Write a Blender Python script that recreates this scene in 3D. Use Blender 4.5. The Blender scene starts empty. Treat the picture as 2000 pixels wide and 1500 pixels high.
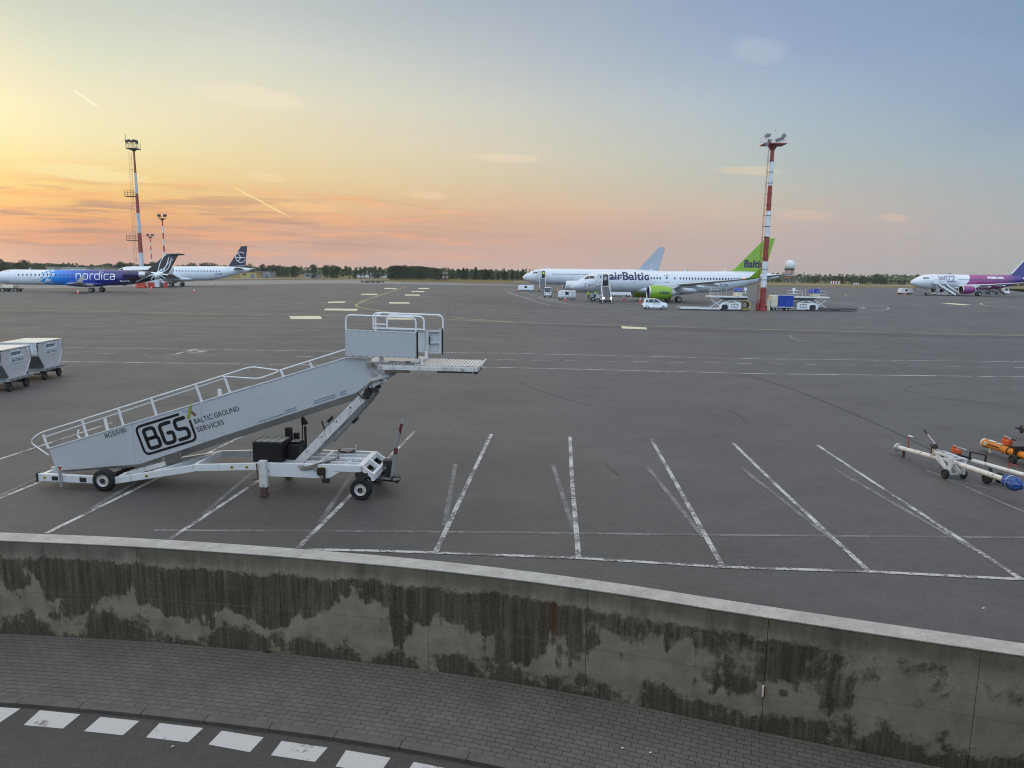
import bpy, bmesh, math, random
from mathutils import Vector, Matrix
random.seed(7)
S = bpy.context.scene
C = S.collection
R = math.radians
PI = math.pi

# ------------------------------------------------------------ camera, sky, sun, exposure
F, PITCH, ROLL, CAMH = 1400.0, R(8.87), R(0.7), 5.0      # focal length in pixels of a 2000 px wide frame
cd = bpy.data.cameras.new('camera'); cam = bpy.data.objects.new('camera', cd); C.objects.link(cam)
cd.sensor_width = 36; cd.lens = 36 * F / 2000; cd.clip_end = 30000; cd.clip_start = 0.1
cam.matrix_world = Matrix.Translation((0, 0, CAMH)) @ Matrix.Rotation(PI/2 - PITCH, 4, 'X') @ Matrix.Rotation(ROLL, 4, 'Z')
S.camera = cam
FWD = Vector((0, math.cos(PITCH), -math.sin(PITCH))); U0 = Vector((1, 0, 0)).cross(FWD)
RT = Vector((1, 0, 0)) * math.cos(ROLL) + U0 * math.sin(ROLL)
UP = Vector((1, 0, 0)) * -math.sin(ROLL) + U0 * math.cos(ROLL)
CAM = Vector((0, 0, CAMH))
def ray(px, py): return RT * ((px - 1000) / F) - UP * ((py - 750) / F) + FWD
def at(px, py, z=0.0):                                    # ground point (height z) seen at a photo pixel
    d = ray(px, py); return CAM + d * ((z - CAMH) / d.z)
def aty(px, py, y):                                       # point at distance y seen at a photo pixel
    d = ray(px, py); return CAM + d * (y / d.y)
def angles(px, py):
    d = ray(px, py).normalized(); return math.atan2(d.x, d.y), math.asin(d.z)

S.view_settings.view_transform = 'Standard'; S.view_settings.look = 'None'
S.cycles.filter_width = 1.1
S.view_settings.exposure = 0.0; S.view_settings.gamma = 1.0
def lin(c):
    return tuple(((x/255)/12.92 if x/255 <= .04045 else ((x/255 + .055)/1.055)**2.4) for x in c)

class G:                                                  # small node-graph helper
    def __init__(s, tree): s.t = tree; s.n = tree.nodes; s.l = tree.links
    def new(s, typ, **kw):
        n = s.n.new(typ)
        for k, v in kw.items(): setattr(n, k, v)
        return n
    def put(s, sock, v):
        if v is None: return
        if hasattr(v, 'links'): s.l.new(v, sock)
        elif hasattr(v, '__len__') and len(v) == 3 and len(sock.default_value) == 4: sock.default_value = (*v, 1)
        else: sock.default_value = v
    def m(s, op, a, b=None, c=None, clamp=False):
        n = s.new('ShaderNodeMath', operation=op, use_clamp=clamp)
        for i, v in enumerate((a, b, c)): s.put(n.inputs[i], v)
        return n.outputs[0]
    def mix(s, f, a, b, mode='MIX'):
        n = s.new('ShaderNodeMix', data_type='RGBA', blend_type=mode)
        s.put(n.inputs[0], f); s.put(n.inputs[6], a); s.put(n.inputs[7], b)
        return n.outputs[2]
    def ramp(s, f, stops, interp='LINEAR'):
        n = s.new('ShaderNodeValToRGB'); cr = n.color_ramp; cr.interpolation = interp
        stops = sorted(stops, key=lambda q: q[0])
        while len(cr.elements) < len(stops): cr.elements.new(1)
        for e, (p, c) in zip(cr.elements, stops):
            e.position = p; e.color = (*c, 1) if hasattr(c, '__len__') else (c, c, c, 1)
        s.put(n.inputs[0], f); return n.outputs[0]
    def noise(s, vec, scale=1, detail=4, rough=.5, dist=0, dim='3D'):
        n = s.new('ShaderNodeTexNoise', noise_dimensions=dim)
        s.put(n.inputs['Vector'], vec); n.inputs['Scale'].default_value = scale
        n.inputs['Detail'].default_value = detail; n.inputs['Roughness'].default_value = rough
        n.inputs['Distortion'].default_value = dist
        return n.outputs[0]
    def comb(s, x, y, z=0):
        n = s.new('ShaderNodeCombineXYZ'); s.put(n.inputs[0], x); s.put(n.inputs[1], y); s.put(n.inputs[2], z); return n.outputs[0]
    def sep(s, v):
        n = s.new('ShaderNodeSeparateXYZ'); s.put(n.inputs[0], v); return n.outputs
    def smooth(s, x, a, b, lo=0, hi=1):
        n = s.new('ShaderNodeMapRange', interpolation_type='SMOOTHSTEP'); s.put(n.inputs[0], x)
        for i, v in zip((1, 2, 3, 4), (a, b, lo, hi)): n.inputs[i].default_value = v
        return n.outputs[0]
    def lerp(s, x, a, b, lo=0, hi=1):
        n = s.new('ShaderNodeMapRange'); s.put(n.inputs[0], x)
        for i, v in zip((1, 2, 3, 4), (a, b, lo, hi)): n.inputs[i].default_value = v
        return n.outputs[0]
    def scale(s, v, k):
        n = s.new('ShaderNodeVectorMath', operation='MULTIPLY'); s.put(n.inputs[0], v); n.inputs[1].default_value = k; return n.outputs[0]

DOME = 1.25
def make_world():
    w = bpy.data.worlds.new('World'); S.world = w; w.use_nodes = True
    g = G(w.node_tree); g.n.clear()
    co = g.new('ShaderNodeTexCoord').outputs['Generated']
    nv = g.new('ShaderNodeVectorMath', operation='NORMALIZE'); g.put(nv.inputs[0], co)
    x, y, z = g.sep(nv.outputs[0])
    az = g.m('ARCTAN2', x, y); el = g.m('ARCSINE', z)
    ZEN = (186, 189, 194); ELM = R(60)
    cols = {
     0: [(0,(207,213,196)),(100,(229,230,200)),(200,(250,241,196)),(250,(253,241,188)),(300,(254,232,164)),(350,(254,217,132)),(400,(249,190,110)),(430,(242,168,106)),(452,(226,154,116)),(468,(214,156,128)),(484,(205,158,140)),(500,(207,163,149)),(519,(208,168,158))],
     500: [(0,(192,199,196)),(100,(214,216,202)),(200,(231,224,194)),(300,(236,217,170)),(350,(237,207,150)),(400,(236,188,130)),(430,(228,172,126)),(455,(214,165,136)),(475,(207,164,144)),(495,(206,168,152)),(525,(203,170,158))],
     1000: [(0,(164,176,190)),(100,(182,190,196)),(200,(202,204,196)),(300,(214,205,182)),(350,(215,199,168)),(400,(221,188,154)),(430,(216,176,150)),(460,(206,169,150)),(500,(205,172,160)),(531,(202,174,164))],
     1500: [(0,(139,161,194)),(100,(150,170,198)),(200,(166,184,199)),(300,(178,189,190)),(350,(184,188,182)),(400,(194,183,171)),(430,(196,178,168)),(470,(190,173,168)),(510,(186,172,169)),(537,(182,170,168))],
     2000: [(0,(121,150,185)),(100,(127,155,188)),(200,(140,163,189)),(300,(155,172,184)),(400,(165,172,176)),(450,(168,170,173)),(500,(169,169,172)),(543,(168,168,170))]}
    t = g.m('DIVIDE', el, ELM, clamp=True)
    outs = []
    for px, st in cols.items():
        stops = []
        for py, c in st:
            stops.append((max(0, angles(px, py)[1] / ELM), lin(c)))
        top = max(p for p, _ in stops)
        stops.append((min(.72, top + .28), lin(tuple((a*.25 + b*.75) for a, b in zip(st[0][1], ZEN)))))
        stops.append((1.0, lin(ZEN)))
        outs.append((angles(px, 400)[0], g.ramp(t, stops)))
    cur = outs[0][1]
    for (a0, _), (a1, o) in zip(outs, outs[1:]):
        cur = g.mix(g.lerp(az, a0, a1), cur, o)
    # towards the hidden sun the sky keeps brightening; behind the viewer a blue, strengthened to light the near faces
    az2 = g.m('ABSOLUTE', g.m('ADD', az, R(62)))
    glow = g.m('MULTIPLY', g.smooth(az2, R(4), R(34), 1, 0), g.smooth(el, R(2), R(26), 1, 0))
    cur = g.mix(glow, cur, (1.9, 1.15, .5))
    back = g.smooth(g.m('ABSOLUTE', az), R(85), R(130))
    cur = g.mix(back, cur, g.mix(1, (2.1, 2.1, 2.1), g.ramp(t, [(0, lin((184,202,222))), (.22, lin((172,208,244))), (.5, lin((178,206,234))), (1, lin((140,142,146)))]), 'MULTIPLY'))
    # unseen sky overhead, brightened by an added gain to light the apron
    dome = g.smooth(el, R(25), R(52))
    k_ = g.m('MULTIPLY_ADD', dome, DOME, 1.0)
    cur = g.mix(1, cur, g.comb(g.m('MULTIPLY', k_, g.m('MULTIPLY_ADD', dome, .06, 1)), g.m('MULTIPLY', k_, g.m('MULTIPLY_ADD', dome, .0, 1)), g.m('MULTIPLY', k_, g.m('MULTIPLY_ADD', dome, -.06, 1))), 'MULTIPLY')
    # cloud streaks low over the horizon
    def streak(sx, sy, off, a, b, det=5):
        return g.smooth(g.noise(g.comb(g.m('MULTIPLY_ADD', az, sx, off), g.m('MULTIPLY', el, sy), 0), 1, det, .62, .35), a, b)
    lowm = g.m('MULTIPLY', g.smooth(el, R(.6), R(2.0)), g.smooth(el, R(3.8), R(6.5), 1, 0))
    leftm = g.smooth(az, R(-22), R(6), 1, 0)
    k1 = g.m('MULTIPLY', g.m('MULTIPLY', streak(7, 95, 3, .47, .62, 7), lowm), leftm)
    cur = g.mix(g.m('MULTIPLY', k1, .85), cur, lin((190, 146, 126)))
    k2 = g.m('MULTIPLY', g.m('MULTIPLY', streak(7, 80, 11, .49, .66, 7), g.m('MULTIPLY', g.smooth(el, R(.5), R(1.5)), g.smooth(el, R(4), R(8), 1, 0))), g.smooth(az, R(-14), R(8), 1, .12))
    cur = g.mix(g.m('MULTIPLY', k2, .5), cur, lin((254, 172, 112)))
    k3 = g.m('MULTIPLY', g.m('MULTIPLY', streak(9, 60, 23, .55, .75), g.m('MULTIPLY', g.smooth(el, R(2.5), R(4)), g.smooth(el, R(5), R(8), 1, 0))), g.smooth(az, R(-10), R(8)))
    cur = g.mix(g.m('MULTIPLY', k3, .25), cur, lin((222, 186, 164)))
    # very faint large scale mottling
    mot = g.noise(g.comb(g.m('MULTIPLY', az, 3), g.m('MULTIPLY', el, 9), 5), 1, 4, .55)
    cur = g.mix(g.lerp(mot, .3, .7, 0, .06), cur, lin((236, 224, 206)))
    # thin pale clouds, plus window-pane lamp reflections painted as soft patches
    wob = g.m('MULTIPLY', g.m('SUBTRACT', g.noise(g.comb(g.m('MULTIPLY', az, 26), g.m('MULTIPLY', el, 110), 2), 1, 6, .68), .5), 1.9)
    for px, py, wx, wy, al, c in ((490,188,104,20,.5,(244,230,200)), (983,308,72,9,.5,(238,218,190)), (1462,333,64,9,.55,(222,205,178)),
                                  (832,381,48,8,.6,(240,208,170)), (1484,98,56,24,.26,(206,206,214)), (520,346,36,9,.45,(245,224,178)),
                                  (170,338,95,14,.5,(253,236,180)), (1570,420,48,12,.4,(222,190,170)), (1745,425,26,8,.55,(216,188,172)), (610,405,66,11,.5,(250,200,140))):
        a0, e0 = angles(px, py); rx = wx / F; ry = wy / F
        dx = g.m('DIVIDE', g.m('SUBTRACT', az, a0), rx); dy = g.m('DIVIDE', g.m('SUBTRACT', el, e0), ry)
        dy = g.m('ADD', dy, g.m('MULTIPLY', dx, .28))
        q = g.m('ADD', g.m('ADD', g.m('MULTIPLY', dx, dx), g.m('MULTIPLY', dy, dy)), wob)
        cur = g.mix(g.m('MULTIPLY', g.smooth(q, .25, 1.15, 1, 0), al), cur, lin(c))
    # two condensation trails
    for A, B, wd, al, c in (((143,176),(202,216),2.4,.9,(255,248,216)), ((450,362),(580,431),2.1,.85,(255,228,154))):
        a = Vector(angles(*A)); b = Vector(angles(*B)); u = (b - a); L = u.length; u /= L
        pa = g.m('SUBTRACT', az, a.x); pe = g.m('SUBTRACT', el, a.y)
        tt = g.m('ADD', g.m('MULTIPLY', pa, u.x), g.m('MULTIPLY', pe, u.y))
        pp = g.m('SUBTRACT', g.m('MULTIPLY', pa, -u.y), g.m('MULTIPLY', pe, -u.x))
        pp = g.m('ADD', pp, g.m('MULTIPLY', wob, .0018 if wd > 2 else .0004))
        mk = g.m('MULTIPLY', g.smooth(g.m('ABSOLUTE', pp), 0, wd*1.3/F, 1, 0),
                 g.m('MULTIPLY', g.smooth(tt, 0, L*.06), g.smooth(tt, L*.7, L, 1, 0)))
        cur = g.mix(g.m('MULTIPLY', mk, al), cur, lin(c))
    sky = g.new('ShaderNodeTexSky', sky_type='NISHITA', sun_disc=False)
    sky.sun_elevation = R(2); sky.sun_rotation = R(-62); sky.altitude = 200
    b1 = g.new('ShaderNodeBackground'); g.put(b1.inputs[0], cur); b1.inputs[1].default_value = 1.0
    b2 = g.new('ShaderNodeBackground'); g.put(b2.inputs[0], sky.outputs[0]); b2.inputs[1].default_value = 0.006
    ad = g.new('ShaderNodeAddShader'); g.l.new(b1.outputs[0], ad.inputs[0]); g.l.new(b2.outputs[0], ad.inputs[1])
    o = g.new('ShaderNodeOutputWorld'); g.l.new(ad.outputs[0], o.inputs[0])
make_world()
sl = bpy.data.lights.new('sun', 'SUN'); sl.energy = 0.35; sl.angle = R(12); sl.color = (1, .72, .42)
so = bpy.data.objects.new('sun', sl); C.objects.link(so)
SD = Vector((math.sin(R(-62)) * math.cos(R(5)), math.cos(R(-62)) * math.cos(R(5)), math.sin(R(5))))
so.rotation_euler = (-SD).to_track_quat('-Z', 'Y').to_euler(); so.location = (0, 0, 60)

# ------------------------------------------------------------ materials
MATS = {}
def mat(name, col, rough=.5, metal=0., var=.12, vs=3., dirt=0., dirtcol=(.06,.05,.04), bump=0., bs=40., emit=None, est=1., spec=.5, coat=0.):
    if name in MATS: return MATS[name]
    m = bpy.data.materials.new(name); m.use_nodes = True; MATS[name] = m
    g = G(m.node_tree); b = g.n['Principled BSDF']
    co = g.new('ShaderNodeTexCoord').outputs['Object']
    c = col
    if var:
        n = g.noise(co, vs, 5, .6)
        c = g.mix(g.lerp(n, .3, .7), tuple(x*(1-var) for x in col), tuple(min(1, x*(1+var)) for x in col))
    if dirt:
        n2 = g.noise(g.scale(co, (1, 1, .35)), vs*2.3, 6, .7)
        c = g.mix(g.smooth(n2, .62-dirt*.25, .78), c, dirtcol)
    g.put(b.inputs['Base Color'], c)
    b.inputs['Roughness'].default_value = rough; b.inputs['Metallic'].default_value = metal
    b.inputs['Specular IOR Level'].default_value = spec; b.inputs['Coat Weight'].default_value = coat
    if bump:
        bn = g.new('ShaderNodeBump'); bn.inputs['Strength'].default_value = bump; bn.inputs['Distance'].default_value = .02
        g.put(bn.inputs['Height'], g.noise(co, bs, 5, .6)); g.l.new(bn.outputs[0], b.inputs['Normal'])
    if emit: b.inputs['Emission Color'].default_value = (*emit, 1); b.inputs['Emission Strength'].default_value = est
    return m
def graph(name):
    m = bpy.data.materials.new(name); m.use_nodes = True; MATS[name] = m
    g = G(m.node_tree); return m, g, g.n['Principled BSDF']

WHITE = mat('white_paint', (.74,.75,.76), .35, dirt=.25, dirtcol=(.42,.38,.33), vs=2.2, var=.04)
WHITE2 = mat('white_paint_worn', (.68,.68,.66), .45, dirt=.55, dirtcol=(.22,.15,.09), vs=3.5, var=.08)
PANEL = mat('stair_panel_paint', (.50,.52,.535), .22, dirt=.12, dirtcol=(.5,.49,.47), vs=1.1, var=.03, spec=.6)
GALV = mat('galvanised_steel', (.55,.56,.57), .38, .75, vs=6)
ALU = mat('aluminium', (.62,.63,.64), .33, .8, vs=5)
BLACK = mat('black_plastic', (.010,.010,.011), .5)
DARK = mat('dark_steel', (.05,.048,.045), .55, .4, dirt=.3)
TYRE = mat('tyre_rubber', (.014,.014,.015), .8, bump=.3, bs=60)
RIM = mat('wheel_rim', (.62,.61,.58), .45, dirt=.4, vs=9)
RUST = mat('rusty_steel', (.085,.056,.042), .8, dirt=.5, vs=8, var=.35)
RED = mat('red_paint', (.36,.045,.03), .45, dirt=.2, vs=2)
ORANGE = mat('orange_paint', (.62,.20,.02), .42, dirt=.25, vs=5, dirtcol=(.25,.10,.02))
ORED = mat('orange_red_paint', (.60,.10,.025), .4, dirt=.3, vs=12)
YELLOW = mat('yellow_paint', (.62,.46,.05), .5, dirt=.3, vs=4)
BLUE = mat('blue_tarpaulin', (.012,.05,.33), .45, bump=.6, bs=9, var=.25, vs=6)
GLASS = mat('dark_glass', (.012,.015,.018), .06, spec=.7)
LETTER = mat('black_lettering', (.012,.011,.013), .4, var=0)
NAVY = mat('navy_paint', (.012,.012,.055), .35, var=.05)
HIVIS = mat('hivis_yellow', (.45,.75,.03), .6)
TROUSER = mat('navy_workwear', (.02,.025,.05), .8)
SKIN = mat('skin', (.45,.27,.19), .55)
HAIR = mat('dark_hair', (.03,.022,.016), .6)
LAMP = mat('headlamp_lit', (.9,.9,.85), .2, emit=(1, .93, .75), est=7., var=0)
LENS = mat('lamp_lens', (.35,.36,.37), .15)
GREEN = mat('lime_green_paint', (.20,.36,.012), .3, var=.04, coat=.3)
AWHITE = mat('aircraft_white', (.62,.64,.67), .28, var=.03, vs=.6, coat=.3)
AGREY = mat('aircraft_grey', (.42,.43,.45), .35, var=.06, vs=.8)
ADARK = mat('intake_dark', (.03,.03,.032), .5)
CREAM = mat('cream_paint', (.62,.57,.44), .5, dirt=.3)

# ------------------------------------------------------------ mesh helpers
class MB:
    def __init__(s): s.v = []; s.f = []; s.mi = []; s.uv = None
    def add(s, vs, fs, mi=0):
        o = len(s.v); s.v += [tuple(p) for p in vs]; s.f += [tuple(i + o for i in q) for q in fs]; s.mi += [mi]*len(fs); return s
    def box(s, c, d, rot=None, mi=0):
        vs = []
        for dz in (-.5, .5):
            for a, b in ((-.5,-.5),(.5,-.5),(.5,.5),(-.5,.5)):
                p = Vector((a*d[0], b*d[1], dz*d[2]))
                if rot is not None: p = rot @ p
                vs.append(p + Vector(c))
        return s.add(vs, [(3,2,1,0),(4,5,6,7),(0,1,5,4),(1,2,6,5),(2,3,7,6),(3,0,4,7)], mi)
    def span(s, a, b, mi=0):                                # box by two corners
        a, b = Vector(a), Vector(b); return s.box((a+b)/2, tuple(abs(x) for x in (b-a)), None, mi)
    def bar(s, p, q, w, h, mi=0, upv=(0,0,1)):              # rectangular bar from p to q
        p, q = Vector(p), Vector(q); x = (q-p); L = x.length; x /= L
        y = Vector(upv).cross(x)
        if y.length < 1e-4: y = Vector((0,1,0))
        y.normalize(); z = x.cross(y)
        return s.box((p+q)/2, (L, w, h), Matrix((x, y, z)).transposed(), mi)
    def cyl(s, p, q, r1, r2=None, n=12, cap=True, mi=0):
        r2 = r1 if r2 is None else r2
        p, q = Vector(p), Vector(q); ax = (q-p).normalized()
        a = ax.orthogonal().normalized(); b = ax.cross(a)
        vs = []
        for c, r in ((p, r1), (q, r2)):
            for i in range(n):
                t = 2*PI*i/n; vs.append(c + a*(r*math.cos(t)) + b*(r*math.sin(t)))
        fs = [(i, (i+1) % n, n+(i+1) % n, n+i) for i in range(n)]
        if cap: fs += [tuple(range(n-1,-1,-1)), tuple(range(n, 2*n))]
        return s.add(vs, fs, mi)
    def lathe(s, o, ax, prof, n=20, mi=0):                  # prof: (distance along ax, radius)
        o, ax = Vector(o), Vector(ax).normalized(); a = ax.orthogonal().normalized(); b = ax.cross(a)
        vs = []; fs = []
        for d, r in prof:
            for i in range(n):
                t = 2*PI*i/n; vs.append(o + ax*d + a*(r*math.cos(t)) + b*(r*math.sin(t)))
        for k in range(len(prof)-1):
            for i in range(n): fs.append((k*n+i, k*n+(i+1) % n, (k+1)*n+(i+1) % n, (k+1)*n+i))
        return s.add(vs, fs, mi)
    def tube(s, pts, r, n=8, closed=False, mi=0):
        pts = [Vector(p) for p in pts]; m = len(pts); vs = []; fs = []; prev = None
        for k, p in enumerate(pts):
            if closed: t = pts[(k+1) % m] - pts[k-1]
            else: t = pts[min(k+1, m-1)] - pts[max(k-1, 0)]
            t.normalize()
            if prev is None: a = t.orthogonal().normalized()
            else:
                a = prev - t*prev.dot(t)
                a = a.normalized() if a.length > 1e-5 else t.orthogonal().normalized()
            prev = a; b = t.cross(a)
            for i in range(n):
                w = 2*PI*i/n; vs.append(p + a*(r*math.cos(w)) + b*(r*math.sin(w)))
        for k in range(m if closed else m-1):
            k2 = (k+1) % m
            for i in range(n): fs.append((k*n+i, k*n+(i+1) % n, k2*n+(i+1) % n, k2*n+i))
        if not closed: fs += [tuple(range(n-1,-1,-1)), tuple((m-1)*n+i for i in range(n))]
        return s.add(vs, fs, mi)
    def prism(s, poly, fn, w0, w1, mi=0):                   # poly of (u,v); fn(u,v,w) -> point
        n = len(poly); vs = [fn(u, v, w0) for u, v in poly] + [fn(u, v, w1) for u, v in poly]
        fs = [tuple(range(n-1,-1,-1)), tuple(range(n, 2*n))] + [(i, (i+1) % n, n+(i+1) % n, n+i) for i in range(n)]
        return s.add(vs, fs, mi)
    def ball(s, c, r, n=12, m=8, mi=0):
        r = r if hasattr(r, '__len__') else (r, r, r); c = Vector(c)
        vs = [c + Vector((0,0,r[2]))]; fs = []
        for j in range(1, m):
            ph = PI*j/m
            for i in range(n):
                t = 2*PI*i/n; vs.append(c + Vector((r[0]*math.sin(ph)*math.cos(t), r[1]*math.sin(ph)*math.sin(t), r[2]*math.cos(ph))))
        vs.append(c - Vector((0,0,r[2])))
        for i in range(n): fs.append((0, 1+i, 1+(i+1) % n)); fs.append((len(vs)-1, 1+(m-2)*n+(i+1) % n, 1+(m-2)*n+i))
        for j in range(m-2):
            for i in range(n): fs.append((1+j*n+i, 1+(j+1)*n+i, 1+(j+1)*n+(i+1) % n, 1+j*n+(i+1) % n))
        return s.add(vs, fs, mi)
    def split(s):                                           # one MB per connected piece
        par = list(range(len(s.v)))
        def find(a):
            while par[a] != a: par[a] = par[par[a]]; a = par[a]
            return a
        for q in s.f:
            for i in q[1:]: par[find(i)] = find(q[0])
        out = {}
        for q, m in zip(s.f, s.mi):
            e = out.setdefault(find(q[0]), (MB(), {})); t = []
            for i in q:
                if i not in e[1]: e[1][i] = len(e[0].v); e[0].v.append(s.v[i])
                t.append(e[1][i])
            e[0].f.append(tuple(t)); e[0].mi.append(m)
        return [e[0] for e in out.values()]
    def pieces(s, name, mats, parent, **kw): return [p.build(name, mats, parent, **kw) for p in s.split()]
    def build(s, name, mats, parent=None, smooth=False, bevel=0., loc=None, label=None):
        me = bpy.data.meshes.new(name); me.from_pydata(s.v, [], s.f)
        mats = mats if isinstance(mats, (list, tuple)) else [mats]
        for m in mats: me.materials.append(m)
        if len(mats) > 1: me.polygons.foreach_set('material_index', s.mi)
        if s.uv:
            ul = me.uv_layers.new(name='UVMap'); k = 0
            for p in me.polygons:
                for li in p.loop_indices: ul.data[li].uv = s.uv[me.loops[li].vertex_index]
        bm = bmesh.new(); bm.from_mesh(me); bmesh.ops.recalc_face_normals(bm, faces=bm.faces); bm.to_mesh(me); bm.free()
        if smooth:
            me.polygons.foreach_set('use_smooth', [True]*len(me.polygons))
            me.set_sharp_from_angle(angle=R(42))
        me.update()
        o = bpy.data.objects.new(name, me); C.objects.link(o)
        if parent: o.parent = parent
        if loc: o.location = loc
        if bevel:
            b = o.modifiers.new('bevel', 'BEVEL'); b.width = bevel; b.segments = 2; b.limit_method = 'ANGLE'; b.angle_limit = R(40)
        if label: o['label'] = label
        return o
def tag(o, label, cat, group=None):
    o['label'] = label; o['category'] = cat
    if group: o['group'] = group
    return o
def thing(name, label, cat, loc=(0,0,0), rz=0., group=None, sc=1.):
    o = bpy.data.objects.new(name, None); C.objects.link(o); o.location = loc; o.rotation_euler = (0, 0, rz); o.scale = (sc,)*3
    return tag(o, label, cat, group)
def struct(o): o['kind'] = 'structure'; return o
def kids(o): return [c for c in bpy.data.objects if c.parent == o]
def dup(o, loc, rz=0., label=None, group=None, sc=None, parent=None):
    r = o.copy(); C.objects.link(r)
    if parent is not None: r.parent = parent
    else:
        r.location = loc; r.rotation_euler = (0, 0, rz)
        if sc: r.scale = sc if hasattr(sc, '__len__') else (sc,)*3
        if label: r['label'] = label
        if group: r['group'] = group
    for ch in list(o.children): dup(ch, None, parent=r)
    return r
def fillet(pts, r, n=5, closed=False):
    pts = [Vector(p) for p in pts]; out = []; m = len(pts)
    for i, p in enumerate(pts):
        if not closed and i in (0, m-1): out.append(p); continue
        a = pts[i-1] - p; b = pts[(i+1) % m] - p
        d = min(r, a.length*.48, b.length*.48); A = p + a.normalized()*d; B = p + b.normalized()*d
        for k in range(n+1):
            t = k/n; out.append(A*(1-t)**2 + p*2*t*(1-t) + B*t*t)
    return out
def smoothline(pts, k=8):                                   # Catmull-Rom
    pts = [Vector(p) for p in pts]; P = [pts[0]*2 - pts[1]] + pts + [pts[-1]*2 - pts[-2]]; out = []
    for i in range(1, len(P)-2):
        a, b, c, d = P[i-1:i+3]
        for j in range(k):
            t = j/k; out.append(.5*((2*b) + (c-a)*t + (2*a-5*b+4*c-d)*t*t + (3*b-a-3*c+d)*t**3))
    return out + [pts[-1]]
_txt = {}
def text2d(txt, w=None, h=None, bold=0., fill=True):        # (verts (u,v), faces) with the lower left corner at 0,0
    cu = bpy.data.curves.new('letters', 'FONT'); cu.body = txt; cu.size = 1; cu.offset = bold; cu.resolution_u = 4
    if not fill: cu.fill_mode = 'NONE'; cu.bevel_depth = .022; cu.bevel_resolution = 0
    o = bpy.data.objects.new('letters', cu); C.objects.link(o)
    dg = bpy.context.evaluated_depsgraph_get(); me = bpy.data.meshes.new_from_object(o.evaluated_get(dg))
    vs = [tuple(v.co) for v in me.vertices]; fs = [tuple(p.vertices) for p in me.polygons]
    bpy.data.objects.remove(o); bpy.data.curves.remove(cu); bpy.data.meshes.remove(me)
    x0 = min(v[0] for v in vs); x1 = max(v[0] for v in vs); y0 = min(v[1] for v in vs); y1 = max(v[1] for v in vs)
    sx = w/(x1-x0) if w else h/(y1-y0); sy = h/(y1-y0) if h else sx
    bm = bmesh.new(); bv = [bm.verts.new(((v[0]-x0)*sx, (v[1]-y0)*sy, 0 if fill else v[2])) for v in vs]; bm.verts.ensure_lookup_table()
    for q in fs:
        try: bm.faces.new([bv[i] for i in q])
        except ValueError: pass
    H = (y1-y0)*sy
    for k in range(1, 6):
        bmesh.ops.bisect_plane(bm, geom=bm.verts[:]+bm.edges[:]+bm.faces[:], plane_co=(0, H*k/6, 0), plane_no=(0,1,0))
    bm.verts.ensure_lookup_table(); bm.verts.index_update()
    rv = [(v.co.x, v.co.y) for v in bm.verts]; rf = [tuple(v.index for v in q.verts) for q in bm.faces]; bm.free()
    return rv, rf
def stroke(pts, w, n=6):                                    # flat ribbon with round ends: (verts, faces) in (u,v)
    pts = [Vector((p[0], p[1])) for p in pts]; L = []; Rr = []; m = len(pts)
    for k, p in enumerate(pts):
        if k == 0: d = (pts[1]-p).normalized()
        elif k == m-1: d = (p-pts[k-1]).normalized()
        else:
            d = (pts[k+1]-p).normalized() + (p-pts[k-1]).normalized()
            d = d.normalized() if d.length > 1e-6 else (pts[k+1]-p).normalized()
        q = Vector((-d.y, d.x))
        sc = 1.0
        if 0 < k < m-1: sc = 1/max(.5, d.dot((pts[k+1]-p).normalized()))
        L.append(p + q*w/2*sc); Rr.append(p - q*w/2*sc)
    vs = [tuple(x) for x in L] + [tuple(x) for x in Rr]; fs = [(k, k+1, m+k+1, m+k) for k in range(m-1)]
    for end, (p, d) in enumerate(((pts[0], (pts[0]-pts[1]).normalized()), (pts[-1], (pts[-1]-pts[-2]).normalized()))):
        q = Vector((-d.y, d.x)); base = len(vs)
        for k in range(n+1):
            t = -PI/2 + PI*k/n; e = p + (d*math.cos(t) + q*math.sin(t))*w/2; vs.append(tuple(e))
        fs.append(tuple(range(base, base+n+1)))
    return vs, fs
def ribbon(mb, pts, w, z=.004, mi=0):
    pts = [Vector((p[0], p[1])) for p in pts]; m = len(pts); vs = []
    for k, p in enumerate(pts):
        d = (pts[min(k+1, m-1)] - pts[max(k-1, 0)]).normalized(); q = Vector((-d.y, d.x))*w/2
        vs += [(p.x+q.x, p.y+q.y, z), (p.x-q.x, p.y-q.y, z)]
    mb.add(vs, [(2*k, 2*k+1, 2*k+3, 2*k+2) for k in range(m-1)], mi)
def wheel(mb_t, mb_r, c, r, w, ax=(0,1,0), n=20):           # tyre and rim, axle along ax
    c, ax = Vector(c), Vector(ax)
    mb_t.lathe(c - ax*w/2, ax, [(0, r*.58), (0, r*.88), (w*.12, r*.97), (w*.3, r), (w*.7, r), (w*.88, r*.97), (w, r*.88), (w, r*.58)], n)
    mb_r.lathe(c - ax*w/2, ax, [(w*.12, 0.001), (w*.12, r*.18), (w*.05, r*.2), (w*.1, r*.25), (w*.22, r*.40), (w*.06, r*.47), (w*.02, r*.54), (w*.12, r*.585), (w, r*.58), (w*.8, r*.42), (w*.85, .001)], n)
def add_wheel(parent, c, r, w, ax=(0,1,0), rim=None, n=20):
    t, q = MB(), MB(); wheel(t, q, (0,0,0), r, w, ax, n)
    o = t.build('wheel', TYRE, parent, True, loc=c); q.build('rim', rim or RIM, o, True)
    h = MB(); ax = Vector(ax); h.cyl(ax*(-w*.5-.006), ax*(w*.5+.006), r*.24, n=12); h.build('hub', DARK, o); return o

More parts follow.
